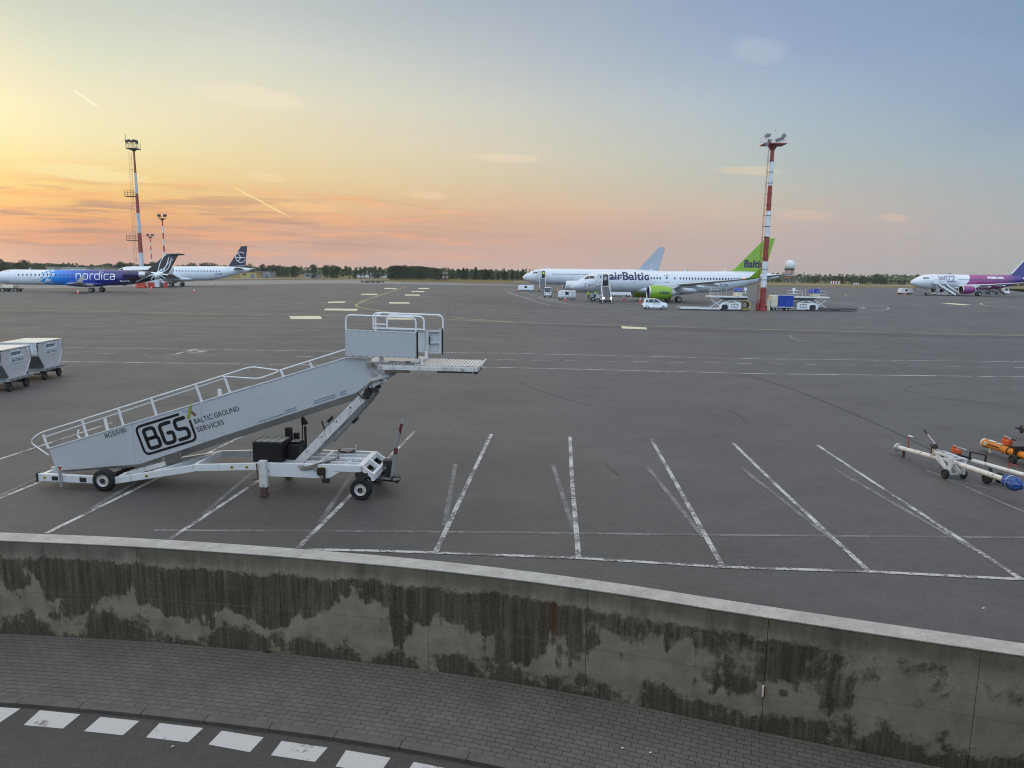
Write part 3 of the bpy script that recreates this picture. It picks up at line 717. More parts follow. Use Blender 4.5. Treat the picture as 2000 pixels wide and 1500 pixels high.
# ------------------------------------------------------------ the towable passenger stairs in the bay
def build_stairs():
    root = thing('passenger_stairs', 'white towable boarding stairs with black lettering on its side, parked in the near bays', 'boarding stairs', (-9.19, 15.62, 0), math.atan2(-.38, 5.89))
    # main stair side panels, outline in (s, z)
    OUT = [(-1.41,.88),(-1.29,.42),(-1.19,.37),(.72,.58),(1.15,.73),(3.01,1.39),(5.77,2.34),(6.15,2.63),(6.0,3.11),(5.6,3.12)]
    Y0, Y1 = .25, 1.15
    P = lambda u, v, w: (u, w, v)
    # the sheet is broken into three plates with hairline joints
    def clip(poly, a, lo):
        out = []
        for i, p in enumerate(poly):
            q = poly[(i+1) % len(poly)]; ip = (p[0] > a) == lo; iq = (q[0] > a) == lo
            if ip: out.append(p)
            if ip != iq: t = (a-p[0])/(q[0]-p[0]); out.append((a, p[1]+t*(q[1]-p[1])))
        return out
    for nm, y in (('near', Y0), ('far', Y1)):
        mb = MB(); dz = 0 if nm == 'near' else -.22; P = lambda u, v, w, dz=dz: (u, w, v+dz)
        cuts = [-9, .62, 2.25, 9]
        for a, b in zip(cuts, cuts[1:]):
            q = clip(clip(OUT, a+.002, True), b-.002, False); mb.prism(q, P, y, y+.035)
        pan = mb.build('side_panel', PANEL, root, bevel=.004)
        mb = MB()                                            # top capping and rivets
        mb.bar((-1.42,y+.017,.885+dz), (5.6,y+.017,3.128+dz), .06, .025)
        for k in range(26):
            s = -1.2 + k*.28
            if s > 5.5: break
            zt = .945 + (s+1.2)*.3191 - .05; mb.cyl((s, y-.004, zt), (s, y+.002, zt), .010, n=6)
        for k in range(18):
            s = 1.3 + k*.26; zb = .73 + (s-1.15)*.3506 + .035 if s < 5.7 else 2.4
            mb.cyl((s, y-.004, zb), (s, y+.002, zb), .009, n=6)
        mb.build('panel_trim', WHITE, pan)
        if nm == 'near': near = pan
    P = lambda u, v, w: (u, w, v)
    # lettering on the near panel
    th = R(17.9); cu, sn = math.cos(th), math.sin(th); yf = Y0-.003
    def fr(u0, z0):
        return lambda u, v: (u0 + u*cu - v*sn, yf, z0 + u*sn + v*cu)
    def put(mb, vf, f):
        vs, fs = vf; mb.add([f(u, v) for u, v in vs], fs)
    mb = MB(); f = fr(.885, .80)
    def fl(pts, r, n=5): return [(p.x, p.y) for p in fillet([(a, b, 0) for a, b in pts], r, n)]
    W = .066
    put(mb, stroke(fl([(1.07,.66),(0,.66),(0,0),(1.28,0),(1.28,.44)], .13), W*.85), f)
    B = .105; T = .555; M = .33
    put(mb, stroke(fl([(.15,M),(.43,M),(.43,B),(.15,B),(.15,T),(.40,T),(.40,M),(.30,M)], .075), W*1.25), f)
    put(mb, stroke(fl([(.80,T),(.545,T),(.545,B),(.80,B),(.80,M),(.69,M)], .085), W*1.25), f)
    put(mb, stroke(fl([(1.16,T),(.915,T),(.915,M+.005),(1.16,M-.005),(1.16,B),(.90,B)], .085), W*1.25), f)
    mb.build('emblem_lettering', LETTER, near)
    mb = MB(); X = fr(1.99, 1.84)
    for (a, b, w, mi) in (((-.13,.05),(.03,.0),.062,1), ((.02,.0),(.09,-.11),.062,2)):
        vs, fs = stroke([a, b], w); mb.add([X(u-.02, v) for u, v in vs], fs, mi)
    vs, fs = stroke([(-.10,-.13),(.075,.15)], .066); mb.add([(X(u, v)[0], yf-.002, X(u, v)[2]) for u, v in vs], fs, 0)
    mb.build('emblem_cross', [mat('emblem_green', (.30,.33,.05), .4, var=0), mat('emblem_lilac', (.36,.33,.50), .4, var=0), mat('emblem_brown', (.20,.085,.06), .4, var=0)], near)
    def words(txt, s0, z0, w, h, m=LETTER, bold=.004, nm='lettering'):
        mb = MB(); f = fr(s0, z0); put(mb, text2d(txt, w, h, bold), f); return mb.build(nm, m, near)
    words('BGS/S/80', -.03, 1.16, .54, .105, bold=.004); words('BALTIC GROUND', 2.085, 1.545, 1.09, .115); words('SERVICES', 2.135, 1.36, .66, .112)
    mb = MB()                                                # rows of unreadably small blue safety text along the lower edge
    for s0, s1, rows in ((3.55,4.15,1), (4.17,4.42,2), (4.82,5.0,2), (5.02,5.3,2), (5.42,5.55,2)):
        for r in range(rows):
            s = s0
            while s < s1:
                d = random.uniform(.02,.055); z = .80 + (s-1.15)*.3506 + .052*r - .01; mb.bar((s, yf, z), (min(s+d, s1), yf, z+d*.35), .004, .022); s += d + .014
    mb.build('print_lettering', mat('blue_print', (.14,.17,.28), .5, var=0), near)
    mb = MB()                                                # scuffs and screw heads
    for _ in range(20):
        s = random.uniform(-1.2, 5.7); lo = .5 if s < .9 else .8+(s-1.15)*.35; hi = .9+(s+1.4)*.319-.08; z = random.uniform(lo, hi)
        r = random.choice((.005,.006,.009)); mb.cyl((s, yf-.001, z), (s, yf+.003, z), r, n=6)
    mb.build('screw_heads', DARK, near)
    # steps
    for k in range(16):
        s = -1.22 + k*.437; z = .50 + k*.139
        mb = MB(); mb.box((s+.15, (Y0+Y1)/2+.017, z), (.30, Y1-Y0-.05, .035)); mb.box((s+.01, (Y0+Y1)/2+.017, z-.06), (.02, Y1-Y0-.05, .10)); mb.build('step', GALV, root)
    # handrails: near and far
    def zs(s): return .945 + (s+1.2)*.3191
    mb = MB(); mb.tube(fillet([(-1.1,Y1,.78),(-1.35,Y1,.98),(-1.3,Y1,1.12)], .1), .02, 8); mb.bar((-.62,Y1,1.42),(-.55,Y1,1.0),.05,.05); mb.span((2.2,Y1-.01,1.9),(2.28,Y1+.03,2.2)); mb.prism([(2.2,1.86),(2.95,2.10),(2.95,2.28),(2.2,2.04)], P, Y1-.02, Y1+.01); mb.pieces('far_gate', WHITE, root)
    for y, nm in ((Y0+.02, 0),):
        mb = MB()
        mb.tube(fillet([(-1.44,y,.72),(-1.88,y,1.02),(-1.62,y,1.235),(2.80,y,2.665),(3.42,y,2.87),(4.10,y,2.795),(3.57,y,2.60),(2.74,y,2.645)], .14), .017, 8)
        mb.tube(fillet([(4.06,y,2.80),(5.58,y,3.30)], .1), .017, 8)
        mb.build('handrail', WHITE, root, True)
        if nm: continue
        for a, b, c, d in ((-1.53,1.20,-1.44,.88),(-.57,1.55,-.49,1.19),(.31,1.84,.39,1.46),(1.09,2.09,1.18,1.72),(2.14,2.43,2.27,2.0),(2.80,2.64,2.92,2.26),(4.09,2.80,4.16,2.62),(4.75,3.0,4.8,2.84)):
            mb = MB(); mb.bar((a,y,b), (c,y,d), .042, .042); mb.build('rail_post', WHITE, root, bevel=.005)
    mb = MB(); mb.bar((-1.5,Y0+.06,1.15),(2.8,Y0+.06,2.60), .03, .03); mb.build('inner_rail', WHITE, root)
    # platform cage
    PN = .12; PF = 1.12
    mb = MB(); mb.prism([(5.585,3.165),(7.15,3.145),(7.15,3.70),(5.59,3.745)], P, PN, PN+.03)
    gp = mb.build('guard_panel', PANEL, root, bevel=.005)
    mb = MB()  # screw heads round the guard panel
    for k in range(11):
        s = 5.61+k*.151; mb.cyl((s,PN-.004,3.185-k*.002),(s,PN+.001,3.185-k*.002),.011,n=6); mb.cyl((s,PN-.004,3.72-k*.0045),(s,PN+.001,3.72-k*.0045),.010,n=6)
    for z in (3.3,3.42,3.54): mb.cyl((5.61,PN-.004,z),(5.61,PN+.001,z),.009,n=6)
    for s in (5.98,6.36,6.74): mb.cyl((s,PN-.004,3.45),(s,PN+.001,3.45),.008,n=6)
    mb.build('screw_heads', DARK, gp)
    mb = MB(); mb.span((7.145,PN-.012,3.14),(7.175,PN+.04,3.71)); mb.build('rubber_edge', BLACK, gp)
    mb = MB(); mb.prism([(5.95,3.2),(7.16,3.16),(7.16,3.70),(5.95,3.735)], P, PF, PF+.03); gf = mb.build('guard_panel', PANEL, root, bevel=.005)
    # gate leaf folded out beyond the far panel, open framed on the inside
    mb = MB(); mb.bar((7.21,PF-.06,3.15),(7.21,PF-.06,3.68),.05,.05); mb.bar((7.50,PF-.02,3.15),(7.50,PF-.02,3.70),.05,.05)
    for z in (3.17,3.40,3.66): mb.bar((7.21,PF-.05,z),(7.5,PF-.02,z),.05,.04)
    mb.span((7.22,PF+.0,3.17),(7.49,PF+.02,3.66)); gl = mb.build('gate_leaf', PANEL, root)
    mb = MB(); mb.span((7.535,PF-.06,3.13),(7.56,PF+.0,3.72)); mb.build('rubber_edge', BLACK, gl)
    mb = MB(); mb.span((7.235,PF-.075,3.36),(7.27,PF-.055,3.54)); mb.build('latch', DARK, gl)
    for a, b, y, z, r in ((5.61,7.13,PN+.015,4.05,.13), (5.95,7.55,PF+.01,4.05,.13), (6.28,7.13,PF-.05,4.01,.12)):
        zb = 3.70; mb = MB(); mb.tube(fillet([(a,y,zb),(a,y,z),(b,y,z-.03),(b,y,zb-.03)], r, 6), .020, 8); mb.build('cage_rail', WHITE, root, True)
    mb = MB(); mb.tube(fillet([(6.02,PF-.06,3.6),(6.02,PF-.06,4.0),(6.22,PF-.06,4.06)], .1), .02, 8); mb.bar((5.95,PF-.03,3.80),(6.3,PF-.03,3.79),.03,.03); mb.bar((5.95,PF-.03,3.70),(7.15,PF-.03,3.69),.05,.03); mb.build('cage_rail', WHITE, root)
    # deck and sliding extension of ribbed aluminium
    mb = MB(); mb.span((6.05,.10,3.02),(7.2,1.2,3.06)); mb.span((6.05,.12,2.95),(6.15,.2,3.15)); mb.span((6.33,.12,3.02),(6.42,.2,3.17))
    mb.build('platform_deck', ALU, root)
    mb = MB(); x = 6.34
    mb.span((6.34,.06,2.965),(8.46,1.22,2.992))
    while x < 8.42: mb.span((x,.07,2.992),(x+.055,1.21,3.012)); x += .075
    mb.prism([(8.46,2.99),(8.53,3.045),(8.55,3.02),(8.48,2.945)], P, .06, 1.22)
    ex = mb.build('deck_extension', mat('deck_aluminium', (.58,.56,.53), .45, .35, dirt=.3, dirtcol=(.2,.17,.13), vs=5), root, bevel=.003)
    mb = MB(); mb.span((6.32,.02,2.90),(8.46,.075,2.975)); mb.span((6.32,1.205,2.90),(8.46,1.26,2.975)); mb.span((8.39,.06,2.89),(8.47,1.22,2.96)); mb.build('deck_side_rail', WHITE2, ex)
    mb = MB(); mb.span((7.6,.0,2.86),(8.36,.02,2.895)); mb.cyl((8.41,.05,2.84),(8.41,.05,2.92),.03); mb.span((8.41,.1,2.83),(8.45,1.1,2.87)); mb.build('deck_underframe', DARK, ex)
    mb = MB(); mb.cyl((7.24,.16,3.0),(7.24,.16,3.16),.035); mb.cyl((7.19,1.02,3.0),(7.19,1.02,3.2),.04); mb.span((7.1,.1,3.0),(7.2,.2,3.14)); mb.pieces('guide_post', WHITE2, root)
    mb = MB(); mb.span((6.4,.3,2.80),(6.95,.36,2.90)); mb.span((6.5,.9,2.80),(7.0,.96,2.90)); mb.span((6.6,.36,2.82),(6.68,.9,2.88)); mb.build('deck_support', WHITE2, root)
    mb = MB(); mb.bar((6.55,.12,3.06),(7.05,.12,3.05),.03,.03); mb.span((6.9,.08,3.05),(7.0,.14,3.08)); mb.build('latch_rod', RUST, root)
    # support under the deck: cranked lift arms left and right
    for y in (.38, .98):
        mb = MB(); mb.bar((4.33,y,.64),(5.97,y,2.31),.13,.19); la = mb.build('lift_arm', WHITE2, root, bevel=.012)
        mb = MB(); mb.bar((5.80,y,2.17),(6.10,y,2.52),.10,.15); mb.bar((6.05,y,2.50),(6.62,y,2.84),.10,.16); mb.bar((6.5,y,2.77),(6.95,y,2.96),.10,.11); mb.build('arm_head', WHITE2, la, bevel=.01)
        mb = MB(); mb.cyl((4.8,y+.02,.9),(5.9,y+.02,2.1),.035); mb.cyl((5.55,y+.02,1.72),(6.08,y+.02,2.28),.05); mb.bar((5.0,y+.03,1.05),(5.98,y+.03,2.12),.05,.05); mb.build('hydraulic_ram', mat('ram_grey', (.34,.33,.31), .5, .1, dirt=.5), la)
        mb = MB()
        for s in (4.6,4.95,5.3,5.62,5.86): mb.cyl((s,y-.075,.64+(s-4.33)*1.018+.05),(s,y-.062,.64+(s-4.33)*1.018+.05),.016,n=6)
        mb.cyl((6.3,y-.06,2.62),(6.3,y-.045,2.62),.02,n=6); mb.pieces('bolt', DARK, la)
    mb = MB(); mb.bar((6.02,.3,2.98),(6.45,.3,2.62),.06,.06); mb.bar((6.05,.3,2.62),(6.5,.3,2.74),.12,.06); mb.bar((6.0,.3,3.1),(6.22,.3,2.9),.05,.05); mb.bar((6.1,.35,2.44),(6.1,1.05,2.44),.12,.12); mb.bar((6.7,.35,2.85),(6.7,1.05,2.85),.1,.1); mb.build('arm_bracket', WHITE2, root)
    mb = MB(); mb.cyl((6.02,.3,2.36),(6.02,.55,2.36),.09); mb.box((6.13,.36,2.40),(.2,.12,.1)); mb.box((5.97,.34,2.27),(.14,.1,.12)); mb.box((6.2,.4,2.47),(.16,.08,.08)); mb.build('pivot', DARK, root)
    mb = MB(); mb.tube(fillet([(5.75,.33,2.35),(5.95,.26,2.2),(6.1,.3,2.34),(6.02,.28,2.5)],.08), .012, 6); mb.bar((5.10,.30,1.66),(5.22,.30,1.78),.03,.06); mb.bar((5.62,.48,1.62),(5.74,.48,1.74),.1,.05); mb.bar((4.92,.6,1.44),(4.86,.6,1.62),.02,.03); mb.pieces('hose', BLACK, root)
    mb = MB(); mb.box((5.02,.5,1.14),(.10,.08,.06)); mb.bar((4.83,.5,.98),(5.0,.5,1.13),.02,.03); mb.build('lever_bracket', RUST, root)
    # chassis: rear frame rails
    N, Fy = .0, 1.28
    for y in (N+.05, Fy):
        mb = MB()
        mb.bar((-1.54,y,.27),(.22,y,.24),.09,.17); mb.bar((.20,y,.235),(2.13,y,.59),.085,.15); mb.bar((2.08,y,.595),(3.62,y,.675),.085,.15)
        mb.bar((3.55,y,.69),(5.90,y,.69),.085,.15); mb.bar((3.84,y,.54),(5.18,y,.53),.085,.16)
        mb.prism([(5.17,.62),(5.17,.45),(5.42,.60)], P, y-.042, y+.042)
        mb.build('chassis_beam', WHITE, root, bevel=.006)
    mb = MB()
    for s, z in ((-1.48,.27),(0.35,.28),(2.15,.62),(3.62,.68),(5.86,.69)): mb.bar((s,N+.09,z),(s,Fy-.04,z),.08,.14)
    mb.bar((1.15,.1,.42),(2.1,1.24,.60),.09,.12)
    mb.pieces('cross_member', WHITE, root, bevel=.006)
    mb = MB()
    for y in (.36,.66,.74,1.0): mb.bar((3.66,y,.72),(5.83,y,.72),.05,.06)
    mb.bar((4.90,.1,.71),(4.90,1.24,.71),.06,.10); mb.bar((5.50,.1,.68),(5.50,.7,.68),.05,.06); mb.pieces('cross_member', WHITE, root, bevel=.004)
    mb = MB()                                                # sloping front apron of the frame
    for y in (.05, .66, 1.28): mb.bar((5.9,y,.72),(6.18,y,.52),.06,.11)
    mb.bar((6.16,.02,.50),(6.16,1.31,.50),.07,.16); mb.bar((5.92,.02,.70),(5.92,1.31,.70),.06,.12); mb.build('front_frame', WHITE, root, bevel=.005)
    mb = MB(); mb.bar((-1.45,.35,.35),(1.2,.45,.62),.05,.16); mb.bar((-1.4,.8,.33),(1.4,.8,.66),.05,.16); mb.bar((.3,.3,.30),(1.3,.3,.60),.05,.10); mb.build('rear_subframe', WHITE2, root)
    # small markers on the beams
    mb = MB()
    for s, z in ((-1.38,.27),(1.02,.385),(3.0,.645),(3.34,.66),(5.05,.69)):
        mb.box((s,.002,z),(.06,.01,.055), None, 0); mb.box((s,-.004,z),(.035,.004,.03), None, 1)
    mb.box((-1.14,.0,.26),(.14,.012,.09), None, 1); mb.box((-.48,.0,.245),(.15,.012,.10), None, 1); mb.box((-1.56,.05,.27),(.03,.13,.20), None, 1)
    mb.pieces('marker_plate', [YELLOW, DARK], root)
    # jack legs
    for s in (3.74, -.98):
        w = .16 if s > 0 else .075
        for y in ((N-.06, Fy+.1) if s > 0 else (N-.03, Fy+.06)):
            if s > 0:
                mb = MB(); mb.span((s-w/2,y-.06,.24),(s+w/2,y+.06,.84)); j = mb.build('jack_leg', WHITE2, root, bevel=.008)
                mb = MB(); mb.span((s-w*.4,y-.05,.06),(s+w*.4,y+.05,.25)); mb.span((s-.08,y-.08,.03),(s+.08,y+.08,.065)); mb.build('foot', RUST, j)
                mb = MB(); mb.bar((s-.12,y-.07,.78),(s-.10,y-.07,.42),.02,.02); mb.bar((s-.22,y-.07,.42),(s-.1,y-.07,.42),.02,.02); mb.build('crank', RUST, j)
            else:
                mb = MB(); mb.cyl((s,y,.08),(s,y,.46),.035); j = mb.build('jack_leg', GALV, root)
                mb = MB(); mb.cyl((s,y,.46),(s,y,.54),.016); mb.bar((s-.05,y,.53),(s+.05,y,.53),.02,.02); mb.build('crank', RED, j)
    # wheels
    for y in (N+.02, Fy+.06): add_wheel(root, (.02, y, .255), .255, .17)
    for y in (N+.02, Fy+.06):
        w = add_wheel(root, (5.90, y, .235), .245, .17)
        mb = MB(); mb.span((5.78,y-.03,.50),(6.06,y+.10,.60)); mb.prism([(5.82,.50),(6.04,.50),(5.96,.24),(5.86,.24)], P, y+.10, y+.135); mb.prism([(5.80,.52),(6.04,.52),(5.99,.44),(5.86,.44)], P, y-.09, y+.09); mb.build('caster_fork', DARK, root)
    mb = MB(); mb.cyl((.02,N+.1,.255),(.02,Fy,.255),.04); mb.bar((.02,.2,.26),(.02,1.1,.26),.1,.08); mb.build('axle', DARK, root)
    # engine box, seat of the pump, control post
    mb = MB(); mb.span((3.46,.06,.765),(4.13,.62,1.22)); eb = mb.build('engine_box', BLACK, root, bevel=.012)
    mb = MB()
    for k in range(4): mb.span((3.52+k*.155,.09,1.222),(3.655+k*.155,.58,1.234))
    mb.build('box_lid', mat('lid_grey', (.30,.29,.26), .5, dirt=.4), eb)
    mb = MB()
    for k in range(6): mb.span((4.131,.09,.84+k*.06),(4.142,.59,.87+k*.06))
    mb.build('vent_grille', BLACK, eb)
    mb = MB(); mb.cyl((4.03,.75,.8),(4.03,.75,1.40),.085,n=14); mb.cyl((4.17,.85,.8),(4.17,.85,1.27),.07,n=14); mb.build('oil_tank', BLACK, root, True)
    mb = MB(); mb.span((4.16,.32,.77),(4.42,.78,1.10)); mb.span((4.2,.5,1.1),(4.38,.75,1.14)); mb.build('pump_unit', BLACK, root, bevel=.01)
    mb = MB(); mb.span((4.17,.48,1.141),(4.34,.72,1.147)); mb.build('pump_lid', mat('lid_grey', (.3,.29,.26), .5), root)
    mb = MB(); mb.cyl((4.42,.75,.72),(4.42,.75,1.45),.028); mb.cyl((4.34,.75,1.15),(4.36,.75,1.5),.012); cp = mb.build('control_post', BLACK, root)
    mb = MB(); mb.prism([(4.34,1.66),(4.37,1.67),(4.47,1.55),(4.48,1.50),(4.42,1.49),(4.36,1.50)], P, .70, .80); mb.bar((4.35,.75,1.48),(4.35,.75,1.6),.03,.03); mb.build('control_head', BLACK, cp, bevel=.008)
    # cable coil, ropes
    mb = MB(); mb.tube([(5.25+.20*math.cos(t*.4),1.18+.13*math.sin(t*.4),.79+.012*math.sin(t)) for t in range(32)], .014, 6); mb.build('cable_coil', RUST, root, True)
    mb = MB(); mb.bar((5.12,1.15,.82),(5.4,1.22,.83),.03,.03); mb.cyl((5.44,1.2,.8),(5.46,1.2,.92),.02); mb.build('cable_plug', WHITE2, root)
    mb = MB(); mb.tube(smoothline([(4.55,.03,.73),(4.7,-.01,.70),(4.95,.02,.78),(5.2,.3,.80),(5.3,.4,.86)],5), .022, 6); mb.tube(smoothline([(4.5,.02,.72),(4.62,-.02,.66),(4.9,-.01,.72),(5.15,.25,.76)],5), .018, 6); mb.tube(smoothline([(4.6,.0,.72),(4.9,-.03,.66),(5.0,-.02,.5),(5.1,0,.42)],4),.014,6); mb.build('rope', mat('dirty_rope', (.20,.18,.15), .9, dirt=.6), root, True)
    mb = MB(); mb.box((5.03,-.02,.62),(.18,.06,.16)); mb.box((5.12,-.0,.41),(.16,.1,.10)); mb.bar((5.05,-.01,.6),(5.12,0,.4),.03,.04); mb.build('valve_block', mat('oily_steel', (.028,.024,.02), .6, .2), root, bevel=.008)
    mb = MB(); mb.cyl((5.30,.4,.78),(5.28,.4,.94),.025); mb.build('shackle', GALV, root)
    # tow bar folded up, steering head
    mb = MB(); mb.bar((6.2,.62,.30),(6.62,.62,.28),.12,.07); mb.bar((6.2,.35,.30),(6.2,.9,.30),.1,.06); mb.cyl((6.58,.50,.28),(6.58,.74,.28),.045); mb.box((6.55,.55,.36),(.2,.12,.06)); mb.build('steering_head', DARK, root)
    mb = MB(); mb.bar((6.2,.55,.33),(6.62,.55,.32),.04,.03); mb.bar((6.52,.45,.34),(6.66,.45,.36),.04,.04); mb.build('steering_link', GALV, root)
    mb = MB(); mb.bar((6.46,.62,.34),(6.55,.62,.95),.09,.08,upv=(1,0,0)); mb.bar((6.55,.60,.92),(6.64,.60,1.42),.02,.03,upv=(1,0,0)); mb.bar((6.55,.65,.92),(6.65,.65,1.42),.02,.03,upv=(1,0,0)); tb = mb.build('tow_bar', GALV, root)
    mb = MB(); mb.bar((6.64,.62,1.36),(6.69,.62,1.60),.05,.06,upv=(1,0,0)); mb.bar((6.54,.60,.90),(6.56,.60,1.04),.07,.08,upv=(1,0,0)); mb.pieces('tow_bar_grip', mat('worn_red', (.12,.025,.03), .5, dirt=.4), tb)
    mb = MB(); mb.tube([(6.695+.03*math.cos(k*PI/6),.62,1.64+.045*math.sin(k*PI/6)) for k in range(12)], .014, 6, True); mb.build('tow_eye', GALV, tb)
    mb = MB(); mb.span((6.22,.75,.55),(6.42,1.02,.60)); mb.span((6.27,.82,.2),(6.38,.98,.55)); mb.span((6.2,.78,.60),(6.45,1.0,.69)); mb.build('battery_box', DARK, root, bevel=.01)
    return root
build_stairs()

# ------------------------------------------------------------ aircraft
class Fus:
    def __init__(s, st): s.st = sorted(st)                    # (x, zbot, ztop, half width)
    def at(s, x):
        st = s.st
        if x <= st[0][0]: return st[0][1:]
        for a, b in zip(st, st[1:]):
            if x <= b[0]:
                t = (x-a[0])/(b[0]-a[0]); return tuple(a[i]*(1-t)+b[i]*t for i in (1, 2, 3))
        return st[-1][1:]
    def y(s, x, z):                                            # half width of the skin at height z
        zb, zt, w = s.at(x); c, r = (zb+zt)/2, (zt-zb)/2; q = max(0, 1-((z-c)/r)**2); return w*math.sqrt(q)
    def skin(s, u, z, off=.015): return (u, -(s.y(u, z)+off), z)
    def mesh(s, n=36):
        xs = []
        for a, b in zip(s.st, s.st[1:]):
            k = max(1, int((b[0]-a[0])/1.0)); xs += [a[0]+(b[0]-a[0])*i/k for i in range(k)]
        xs.append(s.st[-1][0]); mb = MB(); vs = []
        for x in xs:
            zb, zt, w = s.at(x); c, r = (zb+zt)/2, (zt-zb)/2
            for i in range(n): t = 2*PI*i/n; vs.append((x, w*math.sin(t), c+r*math.cos(t)))
        fs = [(k*n+i, k*n+(i+1) % n, (k+1)*n+(i+1) % n, (k+1)*n+i) for k in range(len(xs)-1) for i in range(n)]
        fs += [tuple(range(n)), tuple((len(xs)-1)*n+i for i in range(n-1, -1, -1))]
        return mb.add(vs, fs)
def smooth_stations(st, k=4):
    P = [Vector(a) for a in st]; out = []
    Q = [Vector((p.x, p.y, p.z)) for p in P]; W = [a[3] for a in st]
    for i in range(len(P)-1):
        for j in range(k):
            t = j/k
            def cr(f):
                a = f(max(i-1, 0)); b = f(i); c = f(i+1); d = f(min(i+2, len(P)-1))
                m1 = (c-a)/max(1e-6, st[i+1][0]-st[max(i-1, 0)][0]); m2 = (d-b)/max(1e-6, st[min(i+2, len(P)-1)][0]-st[i][0]); h = st[i+1][0]-st[i][0]
                return (2*t**3-3*t*t+1)*b + (t**3-2*t*t+t)*h*m1 + (-2*t**3+3*t*t)*c + (t**3-t*t)*h*m2
            out.append((st[i][0]+(st[i+1][0]-st[i][0])*t, cr(lambda q: st[q][1]), cr(lambda q: st[q][2]), max(.02, cr(lambda q: st[q][3]))))
    out.append(st[-1]); return out
FOIL = [(0,0),(.03,.42),(.12,.78),(.3,1),(.6,.72),(1,.06),(1,-.06),(.6,-.5),(.3,-.72),(.12,-.6),(.03,-.34)]
def foil(mb, secs, vertical=False, mi=0):                     # secs: (x leading edge, span position, height, chord, thickness)
    vs = []; n = len(FOIL)
    for x, sp, h, ch, th in secs:
        for a, b in FOIL:
            d = b*th*.5
            vs.append((x+a*ch, h+d, sp) if vertical else (x+a*ch, sp, h+d))
    fs = [(k*n+i, k*n+(i+1) % n, (k+1)*n+(i+1) % n, (k+1)*n+i) for k in range(len(secs)-1) for i in range(n)]
    fs += [tuple(range(n)), tuple((len(secs)-1)*n+i for i in range(n-1, -1, -1))]
    return mb.add(vs, fs, mi)
def diced(vs, fs, n=6):                                       # cut flat faces into small ones so that they can follow a curved skin
    bm = bmesh.new(); bv = [bm.verts.new((u, v, 0)) for u, v in vs]
    for q in fs:
        try: bm.faces.new([bv[i] for i in q])
        except ValueError: pass
    for ax in (0, 1):
        lo = min(p[ax] for p in vs); hi = max(p[ax] for p in vs)
        for k in range(1, n): bmesh.ops.bisect_plane(bm, geom=bm.verts[:]+bm.edges[:]+bm.faces[:], plane_co=[lo+(hi-lo)*k/n if i == ax else 0 for i in range(3)], plane_no=[1 if i == ax else 0 for i in range(3)])
    bm.verts.index_update(); r = [(v.co.x, v.co.y) for v in bm.verts], [tuple(v.index for v in q.verts) for q in bm.faces]; bm.free(); return r
def on_skin(parent, fu, name, vf, m, x0, z0, off=.02, both=False):
    vs, fs = diced(*vf) if len(vf[1]) == 1 else vf; mb = MB(); mb.add([fu.skin(x0+u, z0+v, off) for u, v in vs], fs); return mb.build(name, m, parent)
def outline(w, h, r, t):                                       # door outline ring in (u,v)
    o = [(p.x, p.y) for p in fillet([(0,0,0),(w,0,0),(w,h,0),(0,h,0)], r, 4, True)]
    i = [(p.x, p.y) for p in fillet([(t,t,0),(w-t,t,0),(w-t,h-t,0),(t,h-t,0)], max(.01, r-t), 4, True)]
    n = len(o); return o+i, [(k, (k+1) % n, n+(k+1) % n, n+k) for k in range(n)]
def plate(w, h, r):                                            # rounded plate in horizontal strips so that it follows the skin
    n = max(6, int(h/.15)); vs = []
    for k in range(n+1):
        v = h*k/n; d = max(0, r-v, v-(h-r)); i = r - math.sqrt(max(0, r*r-d*d)) if d > 0 else 0
        vs += [(i, v), (w-i, v)]
    return vs, [(2*k, 2*k+1, 2*k+3, 2*k+2) for k in range(n)]
def gear(root, x, zaxle, ys, r, w, strut_top, dual=.42):
    for y in ys:
        mb = MB(); mb.cyl((x,y,zaxle),(x-.05,y,strut_top),.11); mb.cyl((x,y-dual,zaxle),(x,y+dual,zaxle),.08); mb.bar((x,y,zaxle+.35),(x-1.0,y,strut_top),.07,.07)
        g = mb.build('landing_gear', AGREY, root)
        for d in (-dual, dual): add_wheel(g, (x, y+d, r), r, w, n=16)
def engine(root, x, y, z, L, r, m, lip=ALU, exhaust=True, pylon=None, intake=ADARK):
    mb = MB(); mb.lathe((x,y,z),(1,0,0),[(.10,r*.84),(.0,r*.88),(.02,r*.93),(.18,r*.99)],24); li = MB(); nac = MB()
    nac.lathe((x,y,z),(1,0,0),[(.18,r*.99),(L*.25,r*1.06),(L*.5,r*1.05),(L*.8,r*.93),(L,r*.78),(L,r*.7),(L*.7,r*.7)],28)
    e = nac.build('engine', m, root, True); mb.build('intake_lip', lip, e, True)
    k = MB(); k.lathe((x,y,z),(1,0,0),[(.10,r*.84),(.6,r*.80),(.75,r*.78),(.75,.02)],24); k.build('intake', intake, e, True)
    k = MB(); k.lathe((x+.35,y,z),(1,0,0),[(0,.02),(.15,r*.12),(.4,r*.24)],16)
    for i in range(18):
        a = 2*PI*i/18; k.bar((x+.66,y+r*.2*math.cos(a),z+r*.2*math.sin(a)),(x+.66,y+r*.77*math.cos(a),z+r*.77*math.sin(a)),.10,.02)
    k.build('fan', DARK, e, True)
    if exhaust:
        k = MB(); k.lathe((x+L*.8,y,z),(1,0,0),[(0,r*.62),(L*.2,r*.56),(L*.36,r*.42),(L*.36,r*.3),(L*.5,.03)],20); k.build('exhaust_cone', AGREY, e, True)
    if pylon: k = MB(); k.prism(pylon, lambda u, v, w: (u, y+w, v), -.14, .14); k.build('pylon', AWHITE, e)
    return e

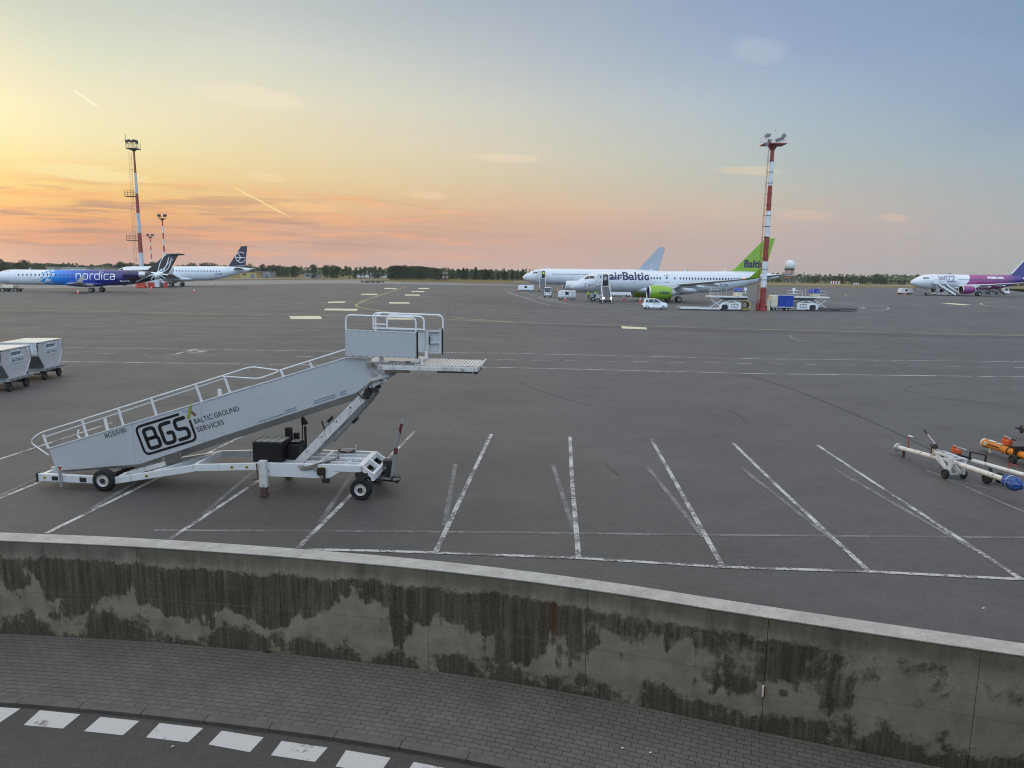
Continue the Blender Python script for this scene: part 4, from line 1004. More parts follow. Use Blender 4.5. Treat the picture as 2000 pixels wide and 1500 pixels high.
def livery(name, fn, rough=.25):
    m, g, b = graph(name); co = g.new('ShaderNodeTexCoord').outputs['Object']; x, y, z = g.sep(co)
    g.put(b.inputs['Base Color'], fn(g, co, x, y, z)); b.inputs['Roughness'].default_value = rough; b.inputs['Coat Weight'].default_value = .3
    return m
WLIN = (.66,.68,.71)

# --- white and green twin jet beside the right mast
def plane_green():
    rz = R(5); root = thing('airliner', 'white airliner with a lime green tail fin and lime green engines', 'aeroplane', (10.40, 130.9, 0), rz, None, 1.03)
    fu = Fus(smooth_stations([(0,2.25,2.42,.05),(.35,2.0,2.95,.55),(1.0,1.86,3.42,.95),(1.8,1.76,3.86,1.25),(2.7,1.70,4.42,1.50),(3.6,1.66,4.90,1.64),(4.8,1.64,5.22,1.73),(6.3,1.63,5.33,1.75),(12,1.63,5.36,1.75),(20,1.63,5.40,1.75),(26,1.72,5.45,1.75),(29,2.15,5.50,1.68),(32,2.95,5.50,1.35),(35,3.75,5.35,.85),(37.3,4.35,5.0,.30),(37.7,4.5,4.8,.1)]))
    body = fu.mesh().build('fuselage', AWHITE, root, True)
    NVY = mat('title_navy', (.022,.012,.075), .35, var=0)
    on_skin(body, fu, 'lettering', text2d('airBaltic', 7.1, 1.42, .02), NVY, 6.45, 3.72, .03)
    on_skin(body, fu, 'lettering', text2d('YL-CSI', 1.45, .34, .01), NVY, 26.3, 2.85, .03)
    on_skin(body, fu, 'lettering', text2d('A220-300', 1.0, .16), NVY, 2.9, 2.75, .03)
    on_skin(body, fu, 'flag', plate(.55,.36,.02), NVY, 24.75, 2.85, .03); 
    fl = mat('flag_red', (.25,.02,.03), .5, var=0)
    on_skin(body, fu, 'flag', plate(.60,.13,.01), fl, 25.45, 3.08, .03); on_skin(body, fu, 'flag', plate(.60,.13,.01), fl, 25.45, 2.85, .03)
    winm = mat('cabin_window', (.035,.04,.05), .12, var=0)
    xs = [6.75+k*.54 for k in range(17)] + [18.0] + [19.0+k*.545 for k in range(24)]
    for x in xs: on_skin(body, fu, 'cabin_window', plate(.27,.42,.13), winm, x, 3.92, .018)
    seam = mat('door_seam', (.20,.21,.23), .5, var=0)
    for x, w, h, z in ((16.3,.78,1.35,3.32),(33.0,.9,1.9,3.1)): on_skin(body, fu, 'door_outline', outline(w,h,.18,.07), seam, x, z)
    on_skin(body, fu, 'cabin_window', plate(.3,.45,.15), winm, 16.55, 3.98, .03)
    # open front door: dark doorway and the door leaf swung forward
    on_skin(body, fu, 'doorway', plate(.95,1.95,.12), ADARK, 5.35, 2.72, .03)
    mb = MB(); mb.box((4.78,-1.98,3.75),(1.02,.12,1.95)); dl = mb.build('door', AWHITE, body, bevel=.05)
    mb = MB(); mb.box((4.85,-2.05,4.2),(.14,.03,.42)); mb.cyl((4.75,-2.06,3.15),(4.75,-2.03,3.15),.08); mb.build('door_window', GLASS, dl)
    # cockpit glazing
    for a in ([(2.15,3.86),(2.75,4.30),(3.0,4.36),(3.0,3.92),(2.5,3.78)], [(3.06,3.92),(3.06,4.37),(3.5,4.40),(3.85,4.32),(3.95,4.1),(3.75,3.93)]):
        on_skin(body, fu, 'cockpit_window', (a, [tuple(range(len(a)))]), GLASS, 0, 0, .035)
    mb = MB()
    for x, z in ((2.3,3.0),(2.35,2.5),(3.0,2.7)): mb.ball(fu.skin(x, z, .02), (.10,.08,.10), 8, 6)
    mb.cyl(fu.skin(11.0,3.4,.0), fu.skin(11.0,3.4,.12), .06); mb.build('probe', DARK, body)
    # belly fairing
    mb = MB(); mb.ball((17.2,0,2.1),(6.2,2.15,.98),28,14); mb.build('wing_fairing', AWHITE, body, True)
    # fin with a dorsal fillet
    mb = MB(); mb.prism([(27.9,5.42),(29.3,5.72),(34.8,11.38),(36.6,11.40),(35.0,5.5),(34,5.35)], lambda u, v, w: (u, w*(1-.55*(v-5)/6.5), v), -.2, .2); fin = mb.build('tail_fin', GREEN, root, bevel=.06)
    vs, fs = text2d('Baltic', 3.6, 1.35, .03); mb = MB(); mb.add([(31.15+u, -.205, 6.15+v) for u, v in vs], fs); mb.build('lettering', NVY, fin)
    for s in (-1, 1):
        mb = MB(); foil(mb, [(13.8,s*1.2,2.75,5.6,.75),(17.6,s*6.0,3.15,3.7,.45),(24.4,s*16.8,4.25,1.6,.18)]); w = mb.build('wing', mat('wing_grey', (.50,.52,.55), .35, var=.05), root, True)
        mb = MB(); foil(mb, [(24.4,s*16.8,4.25,1.6,.18),(25.0,s*17.3,4.45,1.5,.14),(26.2,s*17.75,5.75,.75,.08)]); mb.build('winglet', GREEN, w, True)
        mb = MB(); mb.ball((20.2,s*5.0,2.75),(2.2,.22,.26),14,8); mb.ball((22.0,s*9.0,3.2),(1.6,.17,.2),14,8); mb.build('flap_fairing', AWHITE, w, True)
        mb = MB(); foil(mb, [(33.2,s*.6,4.55,2.9,.3),(36.4,s*5.9,5.1,1.3,.13)]); mb.build('tailplane', AGREY, root, True)
        e = engine(root, 12.35, s*5.5, 1.72, 3.95, 1.17, GREEN, pylon=[(13.2,2.8),(14.5,3.05),(18.2,3.05),(16.5,2.3)])
        if s < 0:
            vs, fs = text2d('airBaltic', 1.75, .44, .02); mb = MB()
            mb.add([(14.0+u, -5.5-math.sqrt(max(.1, 1.25**2-(v-.1)**2))-.01, 1.55+v) for u, v in vs], fs); mb.build('lettering', NVY, e)
    mb = MB(); mb.ball((24.4,-16.6,4.34),.10,8,6); mb.build('navigation_light', mat('red_lamp', (.5,.02,.02), .3, emit=(1,.08,.04), est=6, var=0), root)
    gear(root, 18.4, .52, (-3.25, 3.25), .52, .36, 2.4); gear(root, 3.95, .36, (0,), .36, .22, 1.8, .24)
    mb = MB(); mb.ball((31.5,0,2.85),(.35,.05,.18),8,6)
    for x in (14,20.2,27.5): mb.prism([(x,5.35),(x+.5,5.35),(x+.35,5.75),(x+.15,5.75)], lambda u, v, w: (u, w, v), -.03, .03)
    mb.build('antenna', AWHITE, body)
plane_green()

# --- generic narrow body
NB = [(0,3.35,3.55,.06),(.35,2.95,4.05,.62),(1.0,2.62,4.5,1.05),(2.0,2.25,4.95,1.48),(3.0,2.02,5.42,1.75),(4.0,1.88,5.70,1.90),(5.2,1.79,5.83,1.96),(7,1.75,5.87,1.975),(15,1.75,5.88,1.975),(24,1.75,5.90,1.975),(27,2.0,5.92,1.95),(30,2.75,5.92,1.65),(33,3.6,5.8,1.15),(36,4.45,5.55,.55),(37.4,4.85,5.3,.2)]
def narrow_body(root, body_m, fin_m, eng_m, win_gap=(), sharklet=True, wing_m=None, tip_m=None, belly_m=None, open_door=True, fin_shift=0, lip=ALU, fin2=None):
    fu = Fus(smooth_stations(NB)); body = fu.mesh().build('fuselage', body_m, root, True)
    winm = mat('cabin_window', (.035,.04,.05), .12, var=0); seam = mat('door_seam', (.2,.21,.23), .5, var=0)
    x = 7.6
    while x < 30.3:
        if not any(a <= x <= b for a, b in win_gap): on_skin(body, fu, 'cabin_window', plate(.24,.34,.11), winm, x, 4.28, .018)
        x += .533
    for a in ([(2.55,4.55),(2.95,4.98),(3.3,5.0),(3.2,4.6)], [(3.28,4.6),(3.40,5.0),(3.85,4.98),(3.75,4.6)], [(3.85,4.6),(3.95,4.95),(4.2,4.92),(4.25,4.6)]):
        on_skin(body, fu, 'cockpit_window', (a, [tuple(range(len(a)))]), GLASS, 0, 0, .035)
    for x, w, h, z in ((16.0,.5,1.05,3.75),(17.2,.5,1.05,3.75),(31.2,.8,1.85,3.55)): on_skin(body, fu, 'door_outline', outline(w,h,.12,.06), seam, x, z)
    if open_door:
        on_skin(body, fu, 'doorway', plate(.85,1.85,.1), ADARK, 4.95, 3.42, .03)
        mb = MB(); mb.box((4.35,-2.1,4.4),(.95,.12,1.9)); mb.build('door', body_m, body, bevel=.05)
    else: on_skin(body, fu, 'door_outline', outline(.85,1.85,.12,.07), seam, 4.95, 3.42)
    mb = MB(); mb.ball((16.5,0,2.2),(5.6,2.35,.95),28,14); mb.build('wing_fairing', belly_m or body_m, body, True)
    mb = MB(); mb.prism([(28.9,5.85),(30.3,6.15),(35.2,11.72),(36.95,11.74),(35.4,5.7),(34,5.5)], lambda u, v, w: (u, w*(1-.55*(v-5.5)/6.5), v), -.22, .22); fin = mb.build('tail_fin', fin_m, root, bevel=.06)
    for s in (-1, 1):
        mb = MB(); foil(mb, [(12.6,s*1.5,2.65,6.4,.8),(16.4,s*6.4,3.05,3.9,.5),(21.9,s*16.2,3.95,1.7,.2)]); w = mb.build('wing', wing_m or AGREY, root, True)
        if sharklet: mb = MB(); foil(mb, [(21.9,s*16.2,3.95,1.7,.2),(22.5,s*16.8,4.2,1.5,.14),(24.2,s*17.1,6.2,.7,.08)]); mb.build('winglet', tip_m or AWHITE, w, True)
        mb = MB(); mb.ball((18.9,s*4.4,2.55),(2.1,.2,.25),14,8); mb.ball((20.2,s*8.4,2.95),(1.7,.17,.22),14,8); mb.build('flap_fairing', AWHITE, w, True)
        mb = MB(); foil(mb, [(32.6,s*.7,4.75,3.4,.32),(36.0,s*6.1,5.15,1.4,.14)]); mb.build('tailplane', AWHITE if wing_m is None else wing_m, root, True)
        engine(root, 10.9, s*5.75, 1.72, 3.6, 1.10, eng_m, lip, pylon=[(12.0,2.7),(13.2,2.95),(17,2.95),(15,2.2)])
    gear(root, 17.71, .58, (-3.8, 3.8), .58, .4, 2.5, .46); gear(root, 5.07, .38, (0,), .38, .22, 1.9, .25)
    mb = MB()
    for x in (6.4,13,20.5): mb.prism([(x,5.86),(x+.5,5.86),(x+.35,6.2),(x+.2,6.2)], lambda u, v, w: (u, w, v), -.03, .03)
    mb.build('antenna', AWHITE, body)
    return fu, body, fin
def plane_white():
    root = thing('airliner', 'plain white airliner parked behind the lime green tailed one, blank pale blue tail fin', 'aeroplane', (2.5, 196, 0), 0, None, 1.035)
    narrow_body(root, AWHITE, mat('pale_blue_fin', (.38,.41,.45), .3, var=.03), AWHITE, (), False)
plane_white()
WX, WY = 111.3, 203.0
def plane_purple():
    root = thing('airliner', 'white and magenta airliner with an indigo tail, parked furthest right', 'aeroplane', (WX, WY, 0), R(6))
    def fn(g, co, x, y, z):
        s = g.m('ADD', x, g.m('MULTIPLY', g.m('SUBTRACT', z, 4), -.55))
        s = g.m('ADD', s, g.m('MULTIPLY', g.m('MULTIPLY', g.m('SUBTRACT', z, 4.5), g.m('SUBTRACT', z, 4.5)), .12))
        t = g.m('DIVIDE', s, 38)
        return g.ramp(t, [(.0, WLIN), (.418, WLIN), (.421, (.27,.016,.165)), (.70, (.20,.014,.16)), (.80, (.045,.013,.19)), (1, (.02,.012,.20))])
    body_m = livery('magenta_livery', fn)
    def ff(g, co, x, y, z):
        s = g.m('ADD', g.m('SUBTRACT', x, 30.5), g.m('MULTIPLY', g.m('SUBTRACT', z, 6), -.75)); return g.ramp(g.m('DIVIDE', g.m('ADD', s, 4), 8), [(.44, (.13,.014,.14)), (.47, (.018,.014,.17))])
    fin_m = livery('indigo_fin', ff); MAG = mat('magenta_paint', (.22,.014,.15), .25, var=.04, coat=.3)
    fu, body, fin = narrow_body(root, body_m, fin_m, MAG, ((7.0,12.4),), True, AWHITE, mat('indigo_paint', (.018,.014,.17), .3), body_m, False)
    WT = mat('white_lettering', (.85,.85,.85), .4, var=0)
    on_skin(body, fu, 'lettering', text2d('wizzair.com', 5.0, .78, .03), WT, 21.6, 4.78, .03)
    on_skin(body, fu, 'lettering', text2d('WIZZ', 5.2, 1.75, .0, False), mat('violet_outline', (.16,.05,.22), .4, var=0), 6.9, 3.75, .05)
    on_skin(body, fu, 'flag', plate(.5,.3,.02), WT, 33.0, 4.9, .03)
    mb = MB(); mb.prism([(28.6,5.86),(30.15,6.2),(35.05,11.78),(35.25,11.78),(30.4,6.2),(29.0,5.86)], lambda u, v, w: (u, w*(1-.5*(v-5.5)/6.5), v), -.225, .225); mb.build('fin_leading_edge', AWHITE, fin)
plane_purple()

# --- regional jet with the tail engines
def plane_nordic():
    root = thing('airliner', 'dark blue and white rear engined jet with a black T shaped tail, furthest left', 'aeroplane', (-105.0, 145.6, 0), R(2.5))
    fu = Fus(smooth_stations([(0,2.55,2.7,.05),(.5,2.1,3.1,.5),(1.3,1.75,3.5,.85),(2.2,1.52,3.95,1.15),(3.2,1.40,4.22,1.33),(4.6,1.34,4.32,1.40),(8,1.32,4.34,1.40),(16,1.32,4.40,1.40),(24,1.35,4.45,1.40),(27,1.55,4.48,1.40),(29.5,1.95,4.45,1.25),(32,2.5,4.35,.95),(34,2.95,4.1,.55),(35.3,3.3,3.75,.2)]))
    def fn(g, co, x, y, z):
        flat = g.comb(x, 0, z)
        vor = g.new('ShaderNodeTexVoronoi'); g.put(vor.inputs['Vector'], g.scale(flat, (.75, 1, 1.25))); vor.inputs['Scale'].default_value = 1.0
        vc = g.sep(vor.outputs['Color'])[0]
        nz = g.noise(g.scale(flat, (.9, 1, 1.6)), 1.2, 4, .7, .8)
        edge = g.m('ADD', x, g.m('ADD', g.m('MULTIPLY', g.m('SUBTRACT', vc, .5), 2.6), g.m('MULTIPLY', g.m('SUBTRACT', nz, .5), 9.5)))
        k = g.smooth(edge, 11.6, 11.75)
        grad = g.ramp(g.m('DIVIDE', x, 36), [(.28,(.03,.27,.62)), (.40,(.010,.19,.62)), (.48,(.006,.075,.42)), (.58,(.008,.018,.22)), (.74,(.012,.010,.12)), (.80,(.017,.012,.022)), (1,(.015,.011,.013))])
        return g.mix(k, WLIN, grad)
    bm_ = livery('blue_gradient_livery', fn); body = fu.mesh().build('fuselage', bm_, root, True)
    WT = mat('white_lettering', (.85,.85,.85), .4, var=0); winm = mat('cabin_window', (.035,.04,.05), .12, var=0)
    def st(pts, w): return stroke(pts, w)
    # rounded wordmark drawn with strokes
    def fl(pts, r): return [(p.x, p.y) for p in fillet([(a, b, 0) for a, b in pts], r, 4)]
    x0, z0, k = 17.4, 2.58, 1.0
    glyphs = [[[(0,0),(0,1.05)], [(0,.7),(.1,1.05),(.95,1.05),(.95,0)]], [[(1.45,.5),(1.45,1.05),(2.4,1.05),(2.4,0),(1.45,0),(1.45,.52)]], [[(2.9,0),(2.9,1.05),(3.55,1.05)]],
              [[(4.85,.5),(4.85,0),(3.9,0),(3.9,1.05),(4.85,1.05),(4.85,.5)], [(4.85,0),(4.85,1.5)]], [[(5.35,0),(5.35,1.0)], [(5.35,1.36),(5.35,1.46)]], [[(6.7,1.05),(5.85,1.05),(5.85,0),(6.7,0)]], [[(7.1,1.05),(8.0,1.05),(8.0,0),(7.1,0),(7.1,.56),(8.0,.56)]]]
    mb = MB()
    for gl in glyphs:
        for s in gl:
            vs, fs = diced(*stroke(fl(s, .28), .15), 9); mb.add([fu.skin(x0+u*.94, z0+v, .035) for u, v in vs], fs)
    mb.build('lettering', WT, body)
    on_skin(body, fu, 'lettering', text2d('ES-ACD', 1.9, .34, .03), WT, 25.9, 2.1, .03)
    for q in range(24):
        x = 6.1 + q*.80
        if 17 < x < 23.5 : continue
        on_skin(body, fu, 'cabin_window', plate(.26,.40,.1), winm, x, 3.12, .02)
    mb = MB(); mb.add(*[[fu.skin(24.75+u, 3.1+v, .02) for u, v in plate(.3,.42,.1)[0]], plate(.3,.42,.1)[1]]); mb.build('cabin_window', AWHITE, body)
    seam = mat('door_seam', (.2,.21,.23), .5, var=0); on_skin(body, fu, 'door_outline', outline(1.15,2.1,.2,.06), seam, 3.0, 1.95)
    on_skin(body, fu, 'door_outline', outline(1.3,.9,.1,.05), seam, 9.0, 1.5)
    for a in ([(1.35,2.95),(2.05,3.45),(2.15,3.05)], [(2.2,3.0),(2.12,3.45),(2.35,3.5),(2.4,3.0)]): on_skin(body, fu, 'cockpit_window', (a, [tuple(range(len(a)))]), GLASS, 0, 0, .04)
    mb = MB(); mb.ball((18.5,0,1.6),(4.6,1.6,.62),24,12); mb.build('wing_fairing', bm_, body, True)
    BLK = mat('tail_black', (.017,.013,.017), .25, var=.1, coat=.3)
    mb = MB(); mb.prism([(28.4,4.4),(31.0,4.62),(34.2,7.2),(35.2,7.75),(37.2,7.7),(35.0,4.0),(33.6,3.9)], lambda u, v, w: (u, w, v), -.17, .17); fin = mb.build('tail_fin', BLK, root, bevel=.05)
    mb = MB(); mb.ball((36.6,0,7.72),(1.9,.32,.24),18,10); mb.build('fin_cap', BLK, fin, True)
    for s in (-1, 1):
        mb = MB(); foil(mb, [(35.0,s*.15,7.72,2.5,.26),(37.6,s*4.25,7.78,1.2,.1)]); mb.build('tailplane', AWHITE, root, True)
        mb = MB(); foil(mb, [(15.2,s*1.1,1.62,5.6,.55),(18.2,s*4.5,1.75,3.2,.36),(22.4,s*11.4,2.02,1.5,.15)]); w = mb.build('wing', AGREY, root, True)
        mb = MB(); foil(mb, [(22.4,s*11.4,2.02,1.5,.15),(22.9,s*11.75,2.2,1.2,.12),(24.3,s*12.1,3.35,.6,.07)]); mb.build('winglet', mat('pale_grey_paint', (.5,.48,.47), .4), w, True)
        mb = MB(); mb.ball((20.8,s*3.6,1.45),(1.2,.14,.16),12,6); mb.ball((22.2,s*7.2,1.62),(1.0,.12,.14),12,6); mb.build('flap_fairing', AGREY, w, True)
        nav = mat('nacelle_navy', (.016,.013,.075), .25, var=.05, coat=.3)
        e = engine(root, 27.3, s*2.35, 3.62, 3.3, .78, nav, lip=nav); 
        k_ = MB(); k_.lathe((30.3,s*2.35,3.62),(1,0,0),[(0,.64),(.5,.66),(1.3,.55),(1.3,.45)],20); k_.build('exhaust_nozzle', GALV, e, True)
        k_ = MB(); k_.box((28.9,s*1.6,3.62),(2.4,1.0,.22)); k_.build('pylon', nav, e)
    # white line pattern of a flower over fin and tail
    mb = MB(); c = (32.9, 3.95)
    fanl = [([(0,0),(1.7,1.3),(2.5,3.2)],.15), ([(0,0),(1.6,.5),(2.5,1.5),(2.95,3.1)],.15), ([(0,0),(.7,2.1),(1.7,3.7)],.14), ([(0,0),(1.1,.22)],.3), ([(0,0),(2.1,-.35)],.2), ([(0,0),(1.5,-.95)],.24), ([(0,0),(.65,-1.3)],.22), ([(0,0),(.05,-1.35)],.22), ([(0,0),(-.5,-1.6)],.2), ([(0,0),(-1.15,-1.3)],.2), ([(0,0),(-1.9,-.85),(-4.0,-1.8)],.17), ([(0,0),(-.9,.12)],.2), ([(0,0),(.9,.75)],.26), ([(1.2,.4),(2.2,1.9),(3.3,2.8)],.12)]
    for pts, wd in fanl:
        pp = smoothline([(a, b, 0) for a, b in pts], 6); vs, fs = diced(*stroke([(p.x, p.y) for p in pp], wd), 8)
        def onto(u, v):
            X, Z = c[0]+u, c[1]+v
            yb = fu.y(X, Z); return (X, -(max(yb, .175)+.03), Z)
        mb.add([onto(u, v) for u, v in vs], fs)
    mb.build('flower_pattern', WT, fin)
    gear(root, 20.6, .46, (-2.0, 2.0), .46, .3, 1.6, .32); gear(root, 3.1, .3, (0,), .3, .18, 1.5, .2)
    mb = MB(); mb.prism([(7.3,4.3),(7.7,4.3),(8.0,4.75),(7.85,4.75)], lambda u, v, w: (u, w, v), -.03, .03); mb.build('antenna', AWHITE, body)
plane_nordic()

# --- regional jet behind it with the navy fin
def plane_navy():
    root = thing('airliner', 'white regional jet with a navy fin bearing a ringed white bird, behind the blue jet', 'aeroplane', (-110.2, 200, 0), 0, None, 1.05)
    fu = Fus(smooth_stations([(0,2.5,2.7,.05),(.5,2.1,3.3,.6),(1.4,1.8,4.1,1.05),(2.5,1.62,4.75,1.35),(3.8,1.56,5.0,1.48),(6,1.55,5.08,1.5),(14,1.55,5.18,1.5),(24,1.6,5.32,1.5),(27,1.95,5.36,1.5),(30,2.65,5.34,1.25),(33,3.5,5.2,.8),(35.8,4.25,4.95,.25)]))
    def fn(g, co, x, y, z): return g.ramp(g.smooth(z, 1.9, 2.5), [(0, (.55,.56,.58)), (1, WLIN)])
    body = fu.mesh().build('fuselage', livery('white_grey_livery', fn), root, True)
    winm = mat('cabin_window', (.035,.04,.05), .12, var=0); seam = mat('door_seam', (.2,.21,.23), .5, var=0)
    for q in range(29): on_skin(body, fu, 'cabin_window', plate(.30,.42,.12), winm, 5.8+q*.80, 3.85, .02)
    on_skin(body, fu, 'door_outline', outline(.85,1.85,.15,.07), seam, 30.1, 3.1); on_skin(body, fu, 'door_outline', outline(.85,1.85,.15,.07), seam, 4.1, 3.1)
    on_skin(body, fu, 'lettering', text2d('SP-LNB', 1.7, .32, .02), NAVY, 27.2, 3.2, .03)
    for a in ([(2.0,4.1),(2.6,4.5),(3.0,4.5),(3.0,4.05)],): on_skin(body, fu, 'cockpit_window', (a, [tuple(range(len(a)))]), GLASS, 0, 0, .04)
    NV = mat('fin_navy', (.018,.014,.04), .25, var=.05, coat=.3)
    mb = MB(); mb.prism([(28.6,5.25),(30.3,5.55),(33.8,10.6),(35.3,10.66),(34.55,5.3)], lambda u, v, w: (u, w, v), -.18, .18); fin = mb.build('tail_fin', NV, root, bevel=.05)
    mb = MB(); mb.prism([(28.4,5.3),(34.5,5.62),(34.5,5.5),(28.4,5.24)], lambda u, v, w: (u, w, v), -.2, .2); mb.build('fin_stripe', AWHITE, fin)
    mb = MB(); cx, cz, r = 33.55, 7.75, 1.34; WT = mat('white_lettering', (.85,.85,.85), .4, var=0)
    vs, fs = stroke([(cx+r*math.cos(t*PI/16), cz+r*math.sin(t*PI/16)) for t in range(4, 31)], .12); mb.add([(u, -.195, v) for u, v in vs], fs)
    for pts, w in (([(cx-.75,cz+1.15),(cx-.2,cz+.3),(cx+.1,cz-.1)], .13), ([(cx-1.2,cz-.1),(cx-.4,cz-.05),(cx+.1,cz-.1)], .16), ([(cx+.1,cz-.1),(cx+.6,cz-.1),(cx+1.2,cz-.1)], .14), ([(cx+.05,cz-.1),(cx-.35,cz-.6),(cx-.7,cz-1.05)], .14)):
        vs, fs = stroke(pts, w); mb.add([(u, -.197, v) for u, v in vs], fs)
    mb.build('bird_emblem', WT, fin)
    mb = MB(); mb.ball((16.5,0,1.95),(5.4,1.75,.72),24,12); mb.build('wing_fairing', AWHITE, body, True)
    for s in (-1, 1):
        mb = MB(); foil(mb, [(12.2,s*1.2,2.2,5.8,.65),(15.6,s*5.4,2.5,3.4,.42),(20.2,s*13.4,3.3,1.5,.16)]); w = mb.build('wing', AGREY, root, True)
        mb = MB(); foil(mb, [(20.2,s*13.4,3.3,1.5,.16),(21.8,s*14.2,4.9,.7,.08)]); mb.build('winglet', AWHITE, w, True)
        mb = MB(); foil(mb, [(31.6,s*.5,4.6,2.9,.28),(34.1,s*5.8,5.0,1.3,.12)]); mb.build('tailplane', mat('tailplane_grey', (.30,.27,.25), .5), root, True)  # tailplane in a darker, warmer grey
        engine(root, 11.0, s*4.7, 1.5, 3.2, .9, AWHITE, pylon=[(12,2.3),(13.2,2.5),(16,2.5),(14,2.0)])
    mb = MB(); mb.ball((35.2,0,4.65),(1.3,.3,.3),14,8); mb.build('tail_cone', AGREY, body, True)
    gear(root, 16.4, .5, (-2.97, 2.97), .5, .34, 2.0, .36); gear(root, 2.6, .33, (0,), .33, .2, 1.7, .22)
    mb = MB(); mb.prism([(25.2,1.8),(25.9,1.9),(25.7,1.45),(25.55,1.45)], lambda u, v, w: (u, w, v), -.04, .04); mb.build('antenna', AGREY, body)
plane_navy()

# ------------------------------------------------------------ light masts
def stripes(parent, x, y, segs, r0, r1, H, name='pole_section', off=(0,0)):
    z = 0
    for k, (h, m) in enumerate(segs):
        a = r0 + (r1-r0)*z/H; b = r0 + (r1-r0)*(z+h)/H
        mb = MB(); mb.cyl((x,y,z),(x,y,z+h),a,b,16,False); mb.build(name, m, parent, True); z += h
def mast_right():
    r = thing('light_mast', 'tall red and white banded floodlight mast in front of the lime green tail fin', 'light mast', (35.4, 102.35, 0))
    H = 22.2; MWHITE = mat('mast_white', (.62,.64,.66), .4, dirt=.3, vs=1.2); MRED = mat('mast_red', (.26,.030,.022), .4, dirt=.15, vs=1.2)
    segs = [(3.3,MRED),(3.6,MWHITE),(3.45,MRED),(3.5,MWHITE),(3.4,MRED),(3.2,MWHITE),(1.85,MRED)]
    stripes(r, 0, 0, segs, .43, .25, H)
    mb = MB()
    for k in range(15):
        z = 1.4 + k*1.47; rr = .43-.18*z/H+.07; mb.cyl((0,0,z),(0,0,z+.06),rr,rr,16); mb.bar((-rr-.35,-.1,z+.03),(0,-.1,z+.03),.05,.05)
    mb.pieces('band', DARK, r)
    mb = MB()
    for s in (-.17,.17): mb.cyl((-.80,-.1+s,.3),(-.55,-.1+s,22.0),.022,n=5)
    for k in range(70): z = .5+k*.31; x = -.80+.25*z/22; mb.bar((x,-.27,z),(x,.07,z),.025,.025)
    mb.build('ladder', MRED, r)
    mb = MB(); mb.cyl((0,0,22.1),(0,0,22.65),.36,.75,10); mb.box((.05,0,22.72),(3.0,2.2,.12)); mb.build('platform', mat('platform_red', (.22,.04,.035), .5, dirt=.3), r)
    mb = MB()
    for y in (-1.05,1.05):
        for z in (23.2,23.7): mb.tube([(-1.4,y,z),(1.5,y,z)], .025, 5)
        for k in range(8): mb.bar((-1.4+k*.415,y,22.78),(-1.4+k*.415,y,23.7),.035,.035)
    for x in (-1.4,1.5):
        for z in (23.2,23.7): mb.tube([(x,-1.05,z),(x,1.05,z)], .025, 5)
    mb.cyl((.25,0,22.8),(.25,0,24.6),.03,n=6); mb.ball((.25,0,24.62),.09,8,6); mb.build('railing', GALV, r)
    for x, z, a in ((-1.05,23.75,20),(-1.3,23.65,-25),(-.85,23.0,10),(-1.2,22.6,-10),(.2,23.1,0),(.5,23.2,15),(1.05,23.75,-15),(.85,23.35,0)):
        mb = MB(); rot = Matrix.Rotation(R(a), 3, 'Z') @ Matrix.Rotation(R(28), 3, 'X'); mb.box((x,-1.15,z),(.46,.3,.40),rot); f = mb.build('floodlight', mat('floodlight_grey', (.10,.105,.11), .5), r, bevel=.03)
        mb = MB(); mb.box(Vector((x,-1.15,z))+rot@Vector((0,-.18,0)),(.40,.03,.33),rot); mb.build('lens', LENS, f)
    mb = MB(); mb.box((0,0,.15),(1.1,1.1,.3)); mb.box((-.66,.1,.55),(.34,.5,1.1)); mb.box((.58,.1,.4),(.2,.4,.7)); mb.build('mast_base', MRED, r, bevel=.04)
mast_right()
